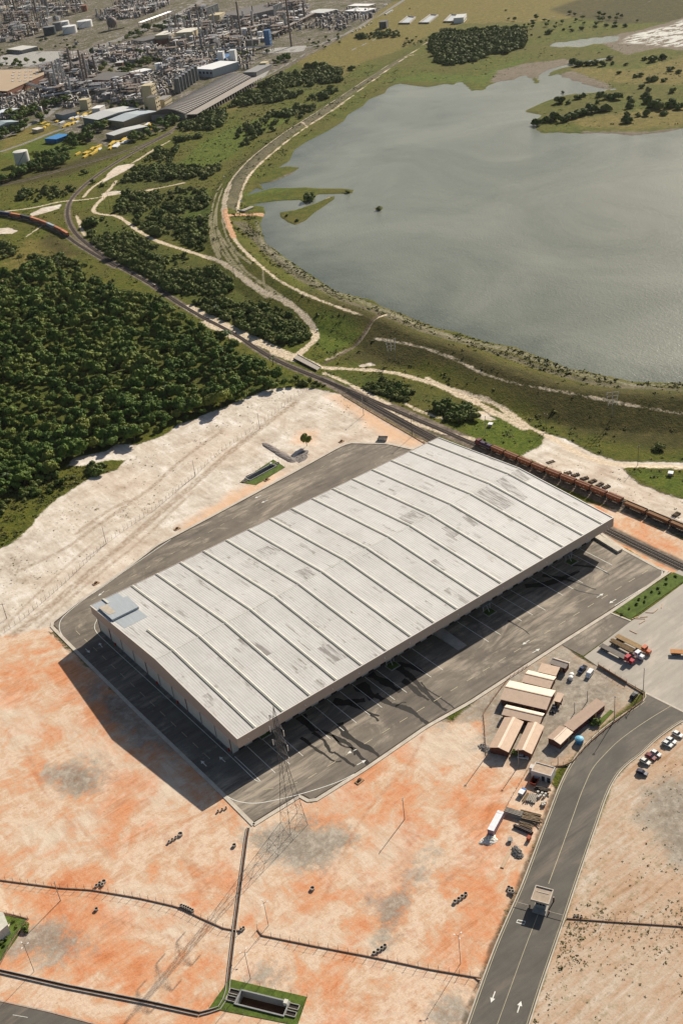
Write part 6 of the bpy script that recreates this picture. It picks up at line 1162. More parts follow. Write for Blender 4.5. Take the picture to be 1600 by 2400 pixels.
def grow(name, label, cat, x, y, z, s, P_, group=None, rz=None, trunk=True):
    cm, tm, _, _ = random.choice(P_) if len(P_) > 1 else P_[0]; e_ = bpy.data.objects.new(name, None); C.objects.link(e_); e_.location = (x, y, z); e_.rotation_euler.z = random.uniform(0, 6.28) if rz is None else rz; e_.scale = (s*random.uniform(.88, 1.15), s*random.uniform(.88, 1.15), s*random.uniform(.85, 1.15)); tag(e_, label, cat, group)
    o = bpy.data.objects.new('crown' if 'tree' in name else 'foliage', cm); C.objects.link(o); o.parent = e_
    if trunk: o = bpy.data.objects.new('trunk' if 'tree' in name else 'stem', tm); C.objects.link(o); o.parent = e_
    return e_
def scatter(pxs, n_, z=0.0, mind=0.0, rng=RNG, clump=None, tries=40):
    poly = GL(pxs, z); lo, hi = poly.min(0), poly.max(0); out = np.empty((0, 2)); k = 0
    while len(out) < n_ and k < tries:
        q = rng.uniform(lo, hi, (n_*4, 2)); q = q[inside(q, poly)]
        if clump: q = q[n2(q[:, 0]+7*seed_off, q[:, 1], clump) > rng.uniform(-.45, .35, len(q))]
        if mind:
            cell = {}; keep = []
            for p in out: cell.setdefault((int(p[0]//mind), int(p[1]//mind)), []).append(p)
            for p in q:
                i, j = int(p[0]//mind), int(p[1]//mind)
                if any((p[0]-t_[0])**2+(p[1]-t_[1])**2 < mind*mind for a_ in (-1, 0, 1) for b_ in (-1, 0, 1) for t_ in cell.get((i+a_, j+b_), ())): continue
                cell.setdefault((i, j), []).append(p); keep.append(p)
            q = np.array(keep).reshape(-1, 2)
        out = np.vstack([out, q]); k += 1
    return out[:n_]
seed_off = 0
def camdist(q): return np.hypot(q[:, 0], q[:, 1])
def avoid(q, marg, lines=TRACK+R1+ROADS_FAR):
    return q[ldf(q, lines) < -marg] if len(q) else q
def merged(name, pts, sc, geos, m, label, cat, group=None, rng=RNG):
    z = land(pts); Vs = []; Fs = []; o = 0
    for i, (x, y) in enumerate(pts):
        V, F = geos[rng.integers(len(geos))]; a_ = rng.uniform(0, 6.28); ca, sa = math.cos(a_), math.sin(a_); s = sc[i]; W_ = np.empty_like(V)
        W_[:, 0] = (V[:, 0]*ca-V[:, 1]*sa)*s+x; W_[:, 1] = (V[:, 0]*sa+V[:, 1]*ca)*s+y; W_[:, 2] = V[:, 2]*s*rng.uniform(.8, 1.2)+z[i]; Vs.append(W_); Fs.append(F+o); o += len(V)
    me = mesh_np(name, np.vstack(Vs), np.vstack(Fs), m); ob = bpy.data.objects.new(name, me); C.objects.link(ob); return tag(ob, label, cat, group, 'stuff')
FOREST = [(-130, 640), (-60, 615), (20, 640), (60, 622), (120, 626), (160, 640), (205, 655), (250, 672), (300, 690), (350, 704), (395, 716), (430, 745), (480, 780), (520, 800), (560, 822), (600, 845), (640, 872), (690, 892), (700, 905), (660, 900), (620, 908), (560, 930), (500, 955), (440, 978), (400, 992), (350, 1012), (325, 1020), (318, 1032), (280, 1030), (255, 1042), (220, 1050), (180, 1062), (150, 1080), (120, 1100), (60, 1125), (30, 1150), (0, 1170), (-60, 1200), (-170, 1290), (-260, 1100)]
f = scatter(FOREST, 1500, 3, 4.9); f = f[ldf(f, R1) < -4]
f = f[np.argsort(camdist(f))]; 
vis = f[:300]; rest = f[300:]; zf = land(vis); edge_ = sdf(vis, SAND) > -11; xm_ = np.median(vis[:, 1])
for ((x, y), z), ed in zip(zip(vis, zf), edge_): wh_ = ('on the forest edge facing the pale sand' if ed else 'inside the forest')+(', toward the railway' if y > xm_ else ', toward the left photo edge'); grow('broadleaf_tree', 'dense green tree '+wh_, 'tree', x, y, z, float(np.clip(random.gauss(.95+.22*n2(np.array([x]), np.array([y]), 14)[0], .30), .45, 1.75)), P_TREE, 'trees '+wh_)
merged('forest', rest, (RNG.normal(.92, .30, len(rest))+.25*n2(rest[:, 0], rest[:, 1], 14)).clip(.4, 1.8), FACES_T, L_FOS, 'dense dark green forest farther back between the sand and the railway', 'forest')
# scrub fields: bushes that get smaller and looser towards the open grass
SCRUB = [([(200, 505), (235, 508), (290, 528), (360, 572), (440, 600), (480, 618), (520, 645), (560, 672), (620, 712), (690, 742), (722, 775), (716, 800), (690, 808), (600, 790), (550, 762), (480, 725), (410, 690), (340, 645), (270, 605), (215, 570), (195, 535)], 820, 2.7),
 ([(270, 440), (300, 405), (340, 385), (400, 385), (480, 390), (520, 385), (500, 410), (420, 430), (350, 440), (290, 446)], 240, 3.0), ([(290, 450), (350, 452), (430, 435), (485, 445), (488, 500), (490, 560), (470, 585), (400, 562), (340, 540), (300, 510), (270, 490)], 330, 3.1),
 ([(340, 375), (370, 350), (420, 345), (400, 380)], 50, 3.2), ([(405, 325), (430, 290), (480, 265), (530, 250), (520, 290), (470, 320), (420, 330)], 190, 3.8), ([(530, 250), (560, 222), (620, 190), (690, 160), (740, 150), (800, 160), (800, 190), (740, 195), (700, 225), (640, 236), (560, 248)], 520, 4.2),
 ([(550, 310), (640, 265), (700, 245), (740, 220), (780, 200), (800, 205), (730, 260), (680, 290), (600, 325), (570, 345)], 110, 3.8), ([(1010, 90), (1060, 85), (1110, 80), (1190, 75), (1236, 80), (1235, 110), (1200, 130), (1150, 135), (1120, 150), (1070, 160), (1020, 155), (1010, 120)], 520, 5.4),
 ([(200, 690), (60, 600), (130, 595), (215, 622), (300, 665), (400, 715), (500, 775), (600, 835), (560, 820), (430, 745), (330, 700)], 130, 2.4), ([(755, 870), (800, 870), (880, 880), (960, 905), (1040, 930), (1060, 955), (1000, 955), (920, 930), (840, 905)], 120, 1.8), ([(1020, 950), (1050, 945), (1105, 952), (1112, 975), (1080, 985), (1040, 985), (1022, 970)], 46, 3.0),
 ([(830, 84), (870, 76), (930, 70), (940, 85), (860, 90)], 40, 4.5), ([(0, 1085), (20, 1130), (100, 1120), (160, 1105), (200, 1090), (150, 1140), (60, 1180), (0, 1220)], 40, 2.2), ([(215, 1085), (240, 1090), (225, 1115), (205, 1110)], 10, 3), ([(40, 455), (80, 440), (180, 432), (170, 455), (100, 470), (40, 470)], 60, 3), ([(20, 565), (60, 590), (55, 600), (-40, 610), (-60, 580)], 26, 3.2), ([(690, 884), (720, 870), (760, 890), (740, 905), (700, 905)], 16, 2.0)]
bush = []; bsz = []; bar_ = []; ARN = ['between the railway and the dirt track', 'above the dirt track fork', 'between the track fork and the dam', 'above the scrub near the pink dirt', 'below the yellow yards', 'along the refinery railway', 'beside the dam road', 'in the round wood beyond the lake', 'on the forest side of the railway', 'beyond the rails above the warehouse', 'in the clump above the locomotive', 'beside the far dark box building', 'in the grass at the forest corner', 'on the sandy notch at the forest corner', 'left of the railway curve', 'at the far left below the box wagons', 'at the right tip of the forest']
for k_, (pg, n_, sz) in enumerate(SCRUB):
    seed_off = k_; q = scatter(pg, n_, 1, sz*.72, clump=15 if n_ > 60 and sz < 5 else None, tries=16); q = avoid(q, 1.2)
    bar_ += [k_]*len(q); bush.append(q); bsz.append(np.exp(RNG.normal(math.log(sz/2.3), .38, len(q))).clip(.35, 3.4))
bush = np.vstack(bush); bsz = np.hstack(bsz); o_ = np.argsort(camdist(bush)/bsz); bush = bush[o_]; bsz = bsz[o_]; bar_ = np.array(bar_)[o_]
nv = 280; zb_ = land(bush[:nv])
for (x, y), z, s, ka in zip(bush[:nv], zb_, bsz[:nv], bar_[:nv]): sz_ = 'large' if s > 1.45 else ('small' if s < .9 else 'mid sized'); grow('shrub', sz_+' green shrub '+ARN[ka], 'shrub', x, y, z, float(s), P_SHRUB, sz_+' shrubs '+ARN[ka])
merged('scrub', bush[nv:], bsz[nv:], FACES_S, L_SHS, 'thick olive and dark green scrub spread beside the dirt tracks and railway', 'scrub')
# bushes on the spit and the far bank of the lake
cc = [(1258, 293, 14), (1280, 285, 12), (1300, 280, 16), (1322, 283, 16), (1345, 275, 16), (1365, 268, 15), (1385, 262, 14), (1402, 262, 12), (1420, 258, 12), (1312, 240, 12), (1330, 243, 10), (1355, 230, 12), (1368, 226, 9), (1405, 225, 9), (1425, 230, 14), (1440, 232, 12), (1318, 222, 6), (1400, 240, 8), (1340, 150, 12), (1355, 153, 12), (1375, 152, 12), (1395, 150, 12), (1412, 153, 10), (1428, 138, 12), (1436, 150, 8), (1510, 140, 12), (1530, 142, 14), (1550, 137, 12), (1487, 180, 10), (1500, 178, 8), (1520, 190, 10), (1535, 188, 10), (1555, 190, 8), (1503, 205, 10), (1518, 212, 10), (1512, 228, 10), (1475, 230, 8), (1480, 243, 10), (1473, 252, 10), (1470, 270, 9), (1470, 285, 14), (1520, 240, 14), (1532, 250, 14), (1545, 255, 12), (1575, 250, 14), (1590, 255, 12), (1515, 270, 10), (1495, 272, 8), (1555, 268, 8), (1570, 165, 9), (1590, 170, 7), (1575, 215, 8), (1450, 172, 6), (1465, 152, 7),
      (1286, 78, 10), (1320, 70, 7), (1340, 72, 8), (1362, 68, 7), (1395, 63, 8), (1420, 60, 9), (1440, 62, 10), (1465, 62, 8), (1210, 100, 10), (1225, 110, 12), (1210, 60, 6), (1255, 36, 6), (1185, 24, 6), (1245, 82, 5)]
for i, (px, py, s) in enumerate(cc):
    x, y, z = GT(px, py); cn = ('large ' if s > 12 else 'small ' if s < 9 else 'middling ')+'dark bush '+('on the grassy spit in the lake' if i < 18 else 'beside the stream above the spit' if i < 25 else 'on the meadow right of the spit' if px > 1440 and py > 130 else 'on the marsh bank beyond the lake'); grow('shrub', cn, 'shrub', x, y, max(z, WL), s/4.4*random.uniform(.8, 1.2), P_SHRUB, cn)
tt = [(823, 163, 2.6, 'large dark round tree beside the dam road near the refinery'), (724, 470, 2.6, 'rounded dark tree on the causeway reaching into the lake'), (732, 462, 2.0, 'smaller tree touching the dark tree on the causeway'), (815, 451, 1.0, 'low bush at the far tip of the lake causeway'), (888, 491, 1.3, 'small green bush on the islet alone in the lake'), (200, 406, 1.9, 'dark round bush in grass left of the railway curve'), (219, 428, 1.5, 'bush between railway curve and pink dirt patch'), (240, 436, 1.5, 'bush just above the twin poles'), (1362, 955, .1, ''), (1540, 1052, 1.6, 'dim green bush on the dark grass slope at the right edge'), (696, 518, 1.0, 'low green bush on the small lake island'), (672, 506, .8, 'tiny green bush at the left of the small lake island'), (325, 470, 2.0, 'olive bush in the grass right of the dirt track fork'), (310, 488, 2.2, 'broad olive bush just below another right of the fork'), (960, 20, .8, 'small bush on the dry field by the sewage ponds')]
for px, py, s, lb in tt:
    if not lb: continue
    x, y, z = GT(px, py); grow('shrub', lb, 'bush', x, y, z, s, P_SHRUB)
x, y = G(1236+0, 1768); grow('shrub', 'bright green bush beside the car port under the long shed', 'bush', *G(1207, 1769), 0, .9, P_SHRUB); grow('shrub', 'dark green bush at the lower corner of the cabin', 'bush', *G(1395, 1697), 0, 1.0, P_SHRUB)
x, y = G(719, 1045); g_ = grow('lone_tree', 'lone round crowned tree with a thin pale trunk on the pale sand', 'tree', x, y, 0, .85, [P_TREE[2]], rz=1.0); g_.scale = (.75, .75, 1.15)
strip_px = [(1456, 1441), (1475, 1428), (1490, 1418), (1497, 1406), (1512, 1400), (1526, 1388), (1541, 1380), (1560, 1370), (1562, 1358), (1545, 1390), (1510, 1412), (1582, 1352)]
for i, p in enumerate(strip_px): grow('shrub', 'small shrub in the mown strip beside the plaza, '+ORD(sorted(strip_px).index(p), 12), 'shrub', *G(*p), .16, .34, P_SHRUB, 'shrubs in the mown strip')
for p, s, lb in (((61, 2181), .75, 'largest ball shaped shrub outside the office lawn fence'), ((32, 2160), .4, 'ball shaped shrub nearest the top of the office lawn'), ((40, 2173), .4, 'ball shaped shrub second from the top of the office lawn'), ((17, 2202), .38, 'ball shaped shrub in the middle of the office lawn'), ((2, 2211), .5, 'ball shaped shrub touching the left photo edge on the office lawn'), ((9, 2219), .3, 'smallest ball shaped shrub on the office lawn')): grow('round_shrub', lb, 'shrub', *G(*p), .1, s, P_SHRUB)
# palms
L_PALM = leaf_mat('palm_leaves', (.05, .08, .03), (.13, .17, .07), (.2, .2, .09))
def palm(px, h, lb, s=1.0, group=None):
    x, y, z = GT(*px); t = thing('palm_tree', lb, 'palm', (x, y, z), random.uniform(0, 6), group); part('trunk', MB().cyl((0, 0, -.2), (.3, 0, h), .26, .18, 8), M_BARK, t)
    for k in range(17):
        a_ = k*2.399; el = random.uniform(-.1, .9); Lf = 3.4*s; mb = MB(); ca, sa = math.cos(a_), math.sin(a_); pv = None; vs = []; fs = []
        for j in range(7):
            f = j/6; rr = Lf*f; zz = h+math.sin(el)*Lf*f-1.9*s*f*f; wd = .42*s*math.sin(math.pi*(.12+.86*f)); cx, cy = .3+ca*rr, sa*rr; vs += [(cx-sa*wd, cy+ca*wd, zz-wd*.5), (cx, cy, zz), (cx+sa*wd, cy-ca*wd, zz-wd*.5)]
            if j: b_ = 3*j; fs += [(b_-3, b_-2, b_+1, b_), (b_-2, b_-1, b_+2, b_+1)]
        part('frond', mb.add(vs, fs), L_PALM, t)
palm((537, 802), 7.5, 'tall palm standing against the railway at the forest edge', 1.15)
for p, lb in (((507, 735), 'pale palm among the scrub right of the railway'), ((390, 925), 'palm poking out of the lower forest'), ((360, 905), 'palm in the middle of the lower forest'), ((20, 1130), 'palm at the far left edge of the forest'), ((640, 855), 'palm at the right tip of the forest')): palm(p, 5.5, lb, .9)

# tufts: coarse grass, weeds on the sand and on the tan soil
def tufts(name, pts, size, m, label, cat, K=9, seed=1, hgt=.7):
    r = np.random.default_rng(seed); N = len(pts); z = land(pts); s = size*np.exp(r.normal(0, .45, N)); c = np.repeat(np.column_stack([pts, z]), K, 0); sk_ = np.repeat(s, K)
    a_ = r.uniform(0, 6.28, N*K); d = sk_*np.sqrt(r.uniform(0, 1, N*K)); c[:, 0] += d*np.cos(a_); c[:, 1] += d*np.sin(a_); c[:, 2] += sk_*hgt*r.uniform(0, .7, N*K)*(1-(d/sk_)**2)
    nrm = r.normal(size=(N*K, 3))*.6; nrm[:, 2] += 1; nrm /= np.linalg.norm(nrm, axis=1)[:, None]; u = np.cross(nrm, r.normal(size=(N*K, 3))); u /= np.linalg.norm(u, axis=1)[:, None]; v = np.cross(nrm, u); h = (sk_*.42)[:, None]
    V = np.stack([c-u*h-v*h*.6, c+u*h-v*h*.6, c+u*h*.5+v*h, c-u*h*.5+v*h], 1).reshape(-1, 3); o = bpy.data.objects.new(name, mesh_np(name, V, np.arange(len(V)).reshape(-1, 4), m)); C.objects.link(o); return tag(o, label, cat, None, 'stuff')
L_TUF = leaf_mat('tuft_leaves', (.042, .056, .009), (.10, .110, .020), (.16, .14, .038), False); L_WEED = leaf_mat('weed_leaves', (.11, .10, .04), (.22, .19, .08), (.30, .24, .12), False)
gr = []
for pg, n_ in (([(0, 600), (150, 640), (400, 725), (700, 900), (1000, 1020), (1280, 1060), (1640, 1140), (1640, 930), (1200, 870), (900, 755), (620, 640), (500, 520), (540, 440), (700, 290), (900, 150), (760, 150), (420, 310), (150, 400), (0, 440)], 15000), ([(560, 470), (600, 520), (700, 640), (900, 735), (1200, 830), (1600, 905), (1600, 930), (1300, 900), (1000, 795), (800, 720), (640, 640), (540, 540)], 3500), ([(0, 1080), (230, 1085), (290, 1085), (150, 1150), (0, 1290), (-60, 1300)], 1800), ([(580, 460), (560, 420), (640, 340), (780, 240), (930, 170), (940, 190), (820, 260), (700, 340), (650, 400), (600, 440)], 1800), ([(1240, 290), (1400, 200), (1640, 120), (1640, 300), (1300, 310)], 900), ([(900, 180), (1100, 100), (1300, 90), (1400, 60), (1500, 120), (1300, 150), (1160, 190), (1000, 200)], 900)):
    q = scatter(pg, n_, 1, 0, tries=6); q = q[(ldf(q, TRACK) < -.6) & (ldf(q, R1) < -.8) & (sdf(q, SAND+ORANGE) < -.6)]; q = q[(sdf(q, [lake]) < -.3) | (sdf(q, isles) > .3)]; k = n2(q[:, 0], q[:, 1], 9)+n2(q[:, 1], q[:, 0], 3.5); gr.append(q[(k > RNG.normal(-.1, .5, len(q))) & ((sdf(q, DARK) < 0) | (RNG.random(len(q)) < .3))])
tufts('grass_tufts', np.vstack(gr), .62, L_TUF, 'coarse olive grass tufts and low weeds all over the banks and meadows', 'grass', 9, 3)
wd = []
for pg, n_, th_ in (([(0, 1290), (300, 1080), (640, 915), (740, 912), (690, 950), (460, 1110), (250, 1270), (0, 1470)], 2600, .1), ([(740, 912), (800, 925), (900, 985), (860, 1010), (760, 960), (700, 960)], 380, .0), ([(1350, 2100), (1640, 1850), (1640, 2400), (1250, 2400)], 2600, .15), ([(1420, 1890), (1500, 1780), (1640, 1700), (1640, 1850), (1370, 2060)], 900, .2), ([(1240, 2400), (1330, 2150), (1380, 2150), (1300, 2400)], 420, -.2), ([(1220, 1060), (1640, 1090), (1640, 1240), (1400, 1150)], 380, .2)):
    q = scatter(pg, n_, 0, 0, tries=6); q = q[(sdf(q, TAN+SAND) > .8) & (sdf(q, [GL(RR+RL[::-1])]) < -1)]; k = n2(q[:, 0]+31, q[:, 1], 8)+.7*n2(q[:, 1], q[:, 0], 3)-.5; wd.append(q[k > RNG.normal(th_-.05, .7, len(q))])
tufts('weeds', np.vstack(wd), .24, L_WEED, 'small straggling weeds dotted over the pale sand and tan soil', 'weeds', 7, 5, .6)
# ------------------------------------------------------------------ the refinery and everything far behind
R7 = random.Random(11)
M_ST1 = plain('plant_steel_grey', (.20, .20, .21), .7, var=.35); M_ST2 = plain('plant_steel_brown', (.19, .145, .12), .8, var=.4); M_SIL = plain('plant_aluminium', (.42, .41, .40), .45, var=.2); M_WHT = plain('tank_white', (.74, .73, .71), .5, var=.08); M_CRM = plain('cream_wall', (.50, .42, .27), .85); M_YEL = plain('yellow_steel', (.60, .40, .05), .7, var=.35, sc=.5); M_BLU = plain('blue_steel', (.07, .17, .33), .6); M_RBR = plain('red_brick_far', (.20, .085, .055), .9); M_DRF = plain('dark_flat_roof', (.12, .11, .105), .9); M_LRF = plain('light_sheet_roof', (.50, .50, .48), .6); M_GWL = plain('grey_wall_far', (.25, .235, .22), .9)
def bpx(q, h, label, wall, roof, name='industrial_building', cat='building', rise=0.0, wins=0, extra=None, group=None, z=0.0):
    """a building from the photo pixels of its roof corners: near-left, near-right, far-right, far-left"""
    Q = GL(q, h+z); c = Q.mean(0); ux = (Q[1]-Q[0]+Q[2]-Q[3])/2; L_ = np.hypot(*ux); ux /= L_; v = np.array([-ux[1], ux[0]]); W_ = abs(((Q[3]-Q[0]+Q[2]-Q[1])/2)@v); a_ = math.atan2(ux[1], ux[0])
    t = thing(name, label, cat, (c[0], c[1], z), a_, group); part('wall', MB().box((0, 0, h/2), (L_, W_, h)), wall, t); x_, y_ = L_/2+.3, W_/2+.3
    if rise: mb = MB().add([(-x_, -y_, h), (x_, -y_, h), (x_, y_, h), (-x_, y_, h), (-x_, 0, h+rise), (x_, 0, h+rise)], [(0, 1, 5, 4), (2, 3, 4, 5), (0, 4, 3), (1, 2, 5), (0, 3, 2, 1)])
    else: mb = MB().box((0, 0, h+.15), (2*x_, 2*y_, .3))
    part('roof', mb, roof, t)
    for i in range(wins): part('window', MB().box((-L_/2+(i+.5)*L_/wins, -W_/2-.06, h*.55), (L_/wins*.5, .12, h*.3)), M_GLASS, t)
    return t
def tank7(px, r, h, m, lb, group=None, roofm=None):
    x, y = G(*px); t = thing('storage_tank', lb, 'tank', (x, y, 0), R7.uniform(0, 6), group); part('tank_shell', MB().cyl((0, 0, 0), (0, 0, h), r, n=28), m, t, smooth=False); part('tank_roof', MB().lathe([(r*1.01, h), (r*.5, h+r*.07), (.1, h+r*.1)], n=28), roofm or m, t)
    mb = MB()
    for k in range(14): a_ = k*.10; mb.bar((r*1.03*math.cos(a_), r*1.03*math.sin(a_), h*k/14), (r*1.03*math.cos(a_+.1), r*1.03*math.sin(a_+.1), h*(k+1)/14), .5)
    part('stair', mb, M_ST1, t); return t
tank7((165, 76), 14, 13, M_WHT, 'white storage tank nearest the camera in the tank group'); tank7((152, 66), 11, 14, M_WHT, 'white tank half hidden behind the nearest white tank'); tank7((118, 80), 12, 15, plain('dark_blue_tank', (.03, .05, .06), .6), 'dark blue tank at the left of the white tanks', roofm=M_ST1); tank7((137, 70), 9, 15, M_ST1, 'grey tank wedged between the dark and white tanks'); tank7((200, 62), 15, 12, M_WHT, 'broad white tank at the right of the tank group')
tank7((54, 382), 8.5, 14, plain('ivory_tank', (.62, .60, .54), .6), 'ivory tank behind the dark trees at the left edge'); tank7((199, 25), 6.5, 12, plain('rust_tank', (.33, .14, .08), .8), 'rust orange tank on legs deep in the refinery'); tank7((374, 166), 6, 12, M_WHT, 'tall white tank beside the cream tower block'); tank7((179, 104), 3, 5, M_ST1, 'small grey tank in the yellow grass', None)
x, y = G(265, 68); t = thing('gas_sphere', 'brown spherical gas tank on legs right of the white tanks', 'gas sphere', (x, y, 0)); part('sphere', MB().ball((0, 0, 13), 10, 20, 12), plain('sphere_brown', (.17, .13, .12), .7), t, smooth=True)
for k in range(10): a_ = k*.628; part('leg', MB().cyl((8.5*math.cos(a_), 8.5*math.sin(a_), 0), (8.5*math.cos(a_), 8.5*math.sin(a_), 11), .6, n=6), M_CONC2, t)
part('base_wall', MB().box((-4, -13, 1), (44, 1.2, 2)), M_ST2, t)
bpx([(17, 212), (102, 172), (104, 158), (-40, 160)], 9, 'wide tan roofed warehouse with pale dots at the left edge', M_RBR, plain('tan_sheet_roof', (.42, .32, .22), .8), wins=0) if False else None
q = GL([(-60, 210), (17, 213), (103, 174), (104, 160), (0, 163), (-80, 165)], 9); c = q.mean(0); t = thing('industrial_building', 'wide tan roofed warehouse with pale dots at the left edge', 'building', (c[0], c[1], 0)); part('wall', MB().prism([tuple((p-c)*.99) for p in q], 0, 8.8), M_RBR, t); part('roof', MB().prism([tuple(p-c) for p in q], 8.85, 9.3), plain('tan_sheet_roof', (.40, .30, .20), .8, var=.08, sc=.02), t)
for (px, py) in [(30+i*14+R7.random()*4, 168+j*7-i*.5) for i in range(5) for j in range(4)][:18]: x, y = G(px, py, 9.5); part('roof_vent', MB().box((x-c[0], y-c[1], 9.7), (4, 3, .9)), M_WHT, t)
bpx([(200, 278), (255, 281), (300, 252), (282, 244)], 9, 'white striped gabled shed in front of the yellow steel yard', plain('teal_wall', (.10, .14, .13), .8), M_LRF, rise=2)
bpx([(275, 284), (318, 286), (340, 258), (310, 252)], 8, 'pale gabled shed directly right of the striped shed', plain('beige_wall', (.32, .26, .16), .8), plain('cool_sheet_roof', (.40, .44, .46), .6), rise=2)
bpx([(262, 316), (283, 320), (330, 292), (312, 288)], 6, 'low long pale shed behind the trees and yellow yard', plain('brown_grey_wall', (.22, .20, .17), .8), M_LRF, rise=1.2)
bpx([(0, 265), (10, 268), (35, 252), (0, 252)], 6, 'white roofed hall at the left edge by the tree row', M_BW, plain('bluish_white_roof', (.62, .66, .70), .6)); bpx([(0, 300), (14, 302), (22, 280), (0, 275)], 10, 'grey green gabled hall at the left edge', plain('green_grey_wall', (.12, .15, .14), .8), plain('blue_grey_roof', (.32, .38, .40), .6), rise=3)
bpx([(28, 116), (58, 117), (80, 108), (40, 104)], 6, 'cream roofed low building left of the yellow grass', M_GWL, plain('cream_roof_far', (.52, .50, .45), .8), wins=8); bpx([(136, 268), (155, 270), (172, 260), (152, 255)], 6, 'small teal walled shed left of the yellow yard', plain('teal_grey_wall', (.20, .25, .28), .8), M_DRF)
0; 0
0; 0; 0; 0
bpx([(471, 161), (515, 163), (541, 143), (500, 141)], 11, 'bright white roofed building beside the white stair towers', plain('pale_blue_wall', (.36, .40, .43), .7), M_WHT, wins=5)
0
0; 0; 0
bpx([(568, 36), (604, 38), (655, 10), (560, 5)], 12, 'large dark grey flat roofed hall near the top of the photo', M_GWL, M_DRF); bpx([(727, 29), (775, 30), (776, 20), (735, 20)], 6, 'long grey low hall at the top centre', M_GWL, M_LRF); 0
bpx([(820, 25), (868, 26), (870, 18), (822, 17)], 6, 'white roofed hall beside the street of parked cars', M_BW, M_WHT); bpx([(822, 13), (870, 13), (872, 8), (824, 8)], 6, 'farther white roofed hall with orange wall near the top', M_CRM, M_WHT); bpx([(318, 170), (333, 172), (345, 160), (322, 157)], 6, 'white roofed hut beside trees in the refinery', M_BW, M_WHT); bpx([(240, 192), (258, 193), (270, 183), (248, 183)], 5, 'small white roofed building with red walls in the refinery', M_RBR, M_WHT)
bpx([(222, 186), (280, 188), (290, 168), (215, 168)], 8, 'dark roofed hall with red brick end in the middle of the refinery', M_RBR, M_DRF); bpx([(330, 95), (360, 98), (370, 80), (340, 78)], 9, 'dark flat roofed block beside the main avenue', M_GWL, M_DRF, wins=4); bpx([(372, 92), (395, 94), (400, 82), (376, 80)], 8, 'brown block right of the dark flat roofed block', M_RBR, M_DRF)
bpx([(120, 40), (123, 45)], 5, '', M_BW, M_BW) if False else None
bpx([(600, 163), (640, 166), (660, 148), (600, 145)][:0] or [(585, 168), (612, 168), (625, 150), (592, 152)], 6, 'grey flat roofed hall at the end of the arched hall', M_GWL, plain('mid_grey_roof', (.25, .245, .24), .8)); 0
bpx([(120, 325), (147, 327), (150, 313), (122, 312)], 5, 'bright blue shed standing in the grass field', plain('bright_blue_wall', (.02, .12, .30), .6), plain('bright_blue_roof', (.04, .20, .45), .6)); bpx([(80, 302), (92, 305), (97, 298), (84, 297)], 4, 'small pale hut at the edge of the grass field', M_CRM, M_BW)
0; 0
def bdim(p, w_, d_, h, label, wall, roof, rz=None, wins=0, cat='building'):
    x, y, z = GT(*p); t = thing('industrial_building', label, cat, (x, y, z), AVZ if rz is None else rz); part('wall', MB().box((0, d_/2, h/2-.3), (w_, d_, h+.6)), wall, t); part('roof', MB().box((0, d_/2, h+.2), (w_+.6, d_+.6, .4)), roof, t)
    for i in range(wins):
        for k in range(max(1, int(h/5))): part('window', MB().box((-w_/2+(i+.5)*w_/wins, -.06, 2.8+k*5), (w_/wins*.5, .12, 1.8)), M_GLASS, t)
    return t
AVZ = ang((300, 90), (400, 42))
bdim((368, 252), 16, 14, 30, 'tall cream tower block with dark windows beside the arched hall', M_CRM, M_CRM, wins=3); bdim((374, 262), 14, 12, 20, 'lower cream block in front of the tall cream tower', M_CRM, M_DRF, wins=2); bdim((396, 246), 26, 12, 10, 'long cream annex right of the cream towers', M_CRM, M_GWL, wins=6)
bdim((528, 152), 9, 9, 20, 'left white stair tower behind the white roofed building', M_WHT, M_WHT); bdim((556, 150), 9, 9, 21, 'right white stair tower behind the white roofed building', M_WHT, M_WHT); bdim((540, 146), 40, 16, 10, 'dark blue hall between the white stair towers', plain('navy_wall', (.04, .07, .14), .7), M_BLU)
bdim((636, 106), 11, 9, 24, 'blue steel clad structure in the middle of the refinery', M_BLU, M_BLU, wins=2); bdim((524, 52), 32, 22, 16, 'yellow cream block beside the grey exchanger row', M_CRM, M_CRM); bdim((908, 63), 18, 12, 10, 'dark box building by trees beside the sewage ponds', M_DRF, M_DRF); bdim((1090, 48), 36, 16, 8, 'white walled pump house by the sewage ponds', M_WHT, M_LRF, wins=3)
bdim((212, 254), 12, 12, 13, 'small cream block tower above the teal shed', M_CRM, M_CRM, wins=2); bdim((242, 262), 18, 12, 7, 'white box building behind the striped shed', M_BW, M_WHT); bdim((716, 32), 12, 12, 9, 'white cube building left of the long grey hall', M_WHT, M_WHT); bdim((628, 158), 14, 10, 8, 'small yellow fronted block by the railway bend', M_CRM, M_CRM); bdim((414, 94), 46, 30, 14, 'cream box building with pale roof, left one of a pair', M_CRM, plain('pale_roof_far', (.62, .58, .50), .8)); bdim((464, 88), 44, 32, 14, 'cream box building with pale roof, right one of a pair', M_CRM, plain('pale_roof_far', (.62, .58, .50), .8))
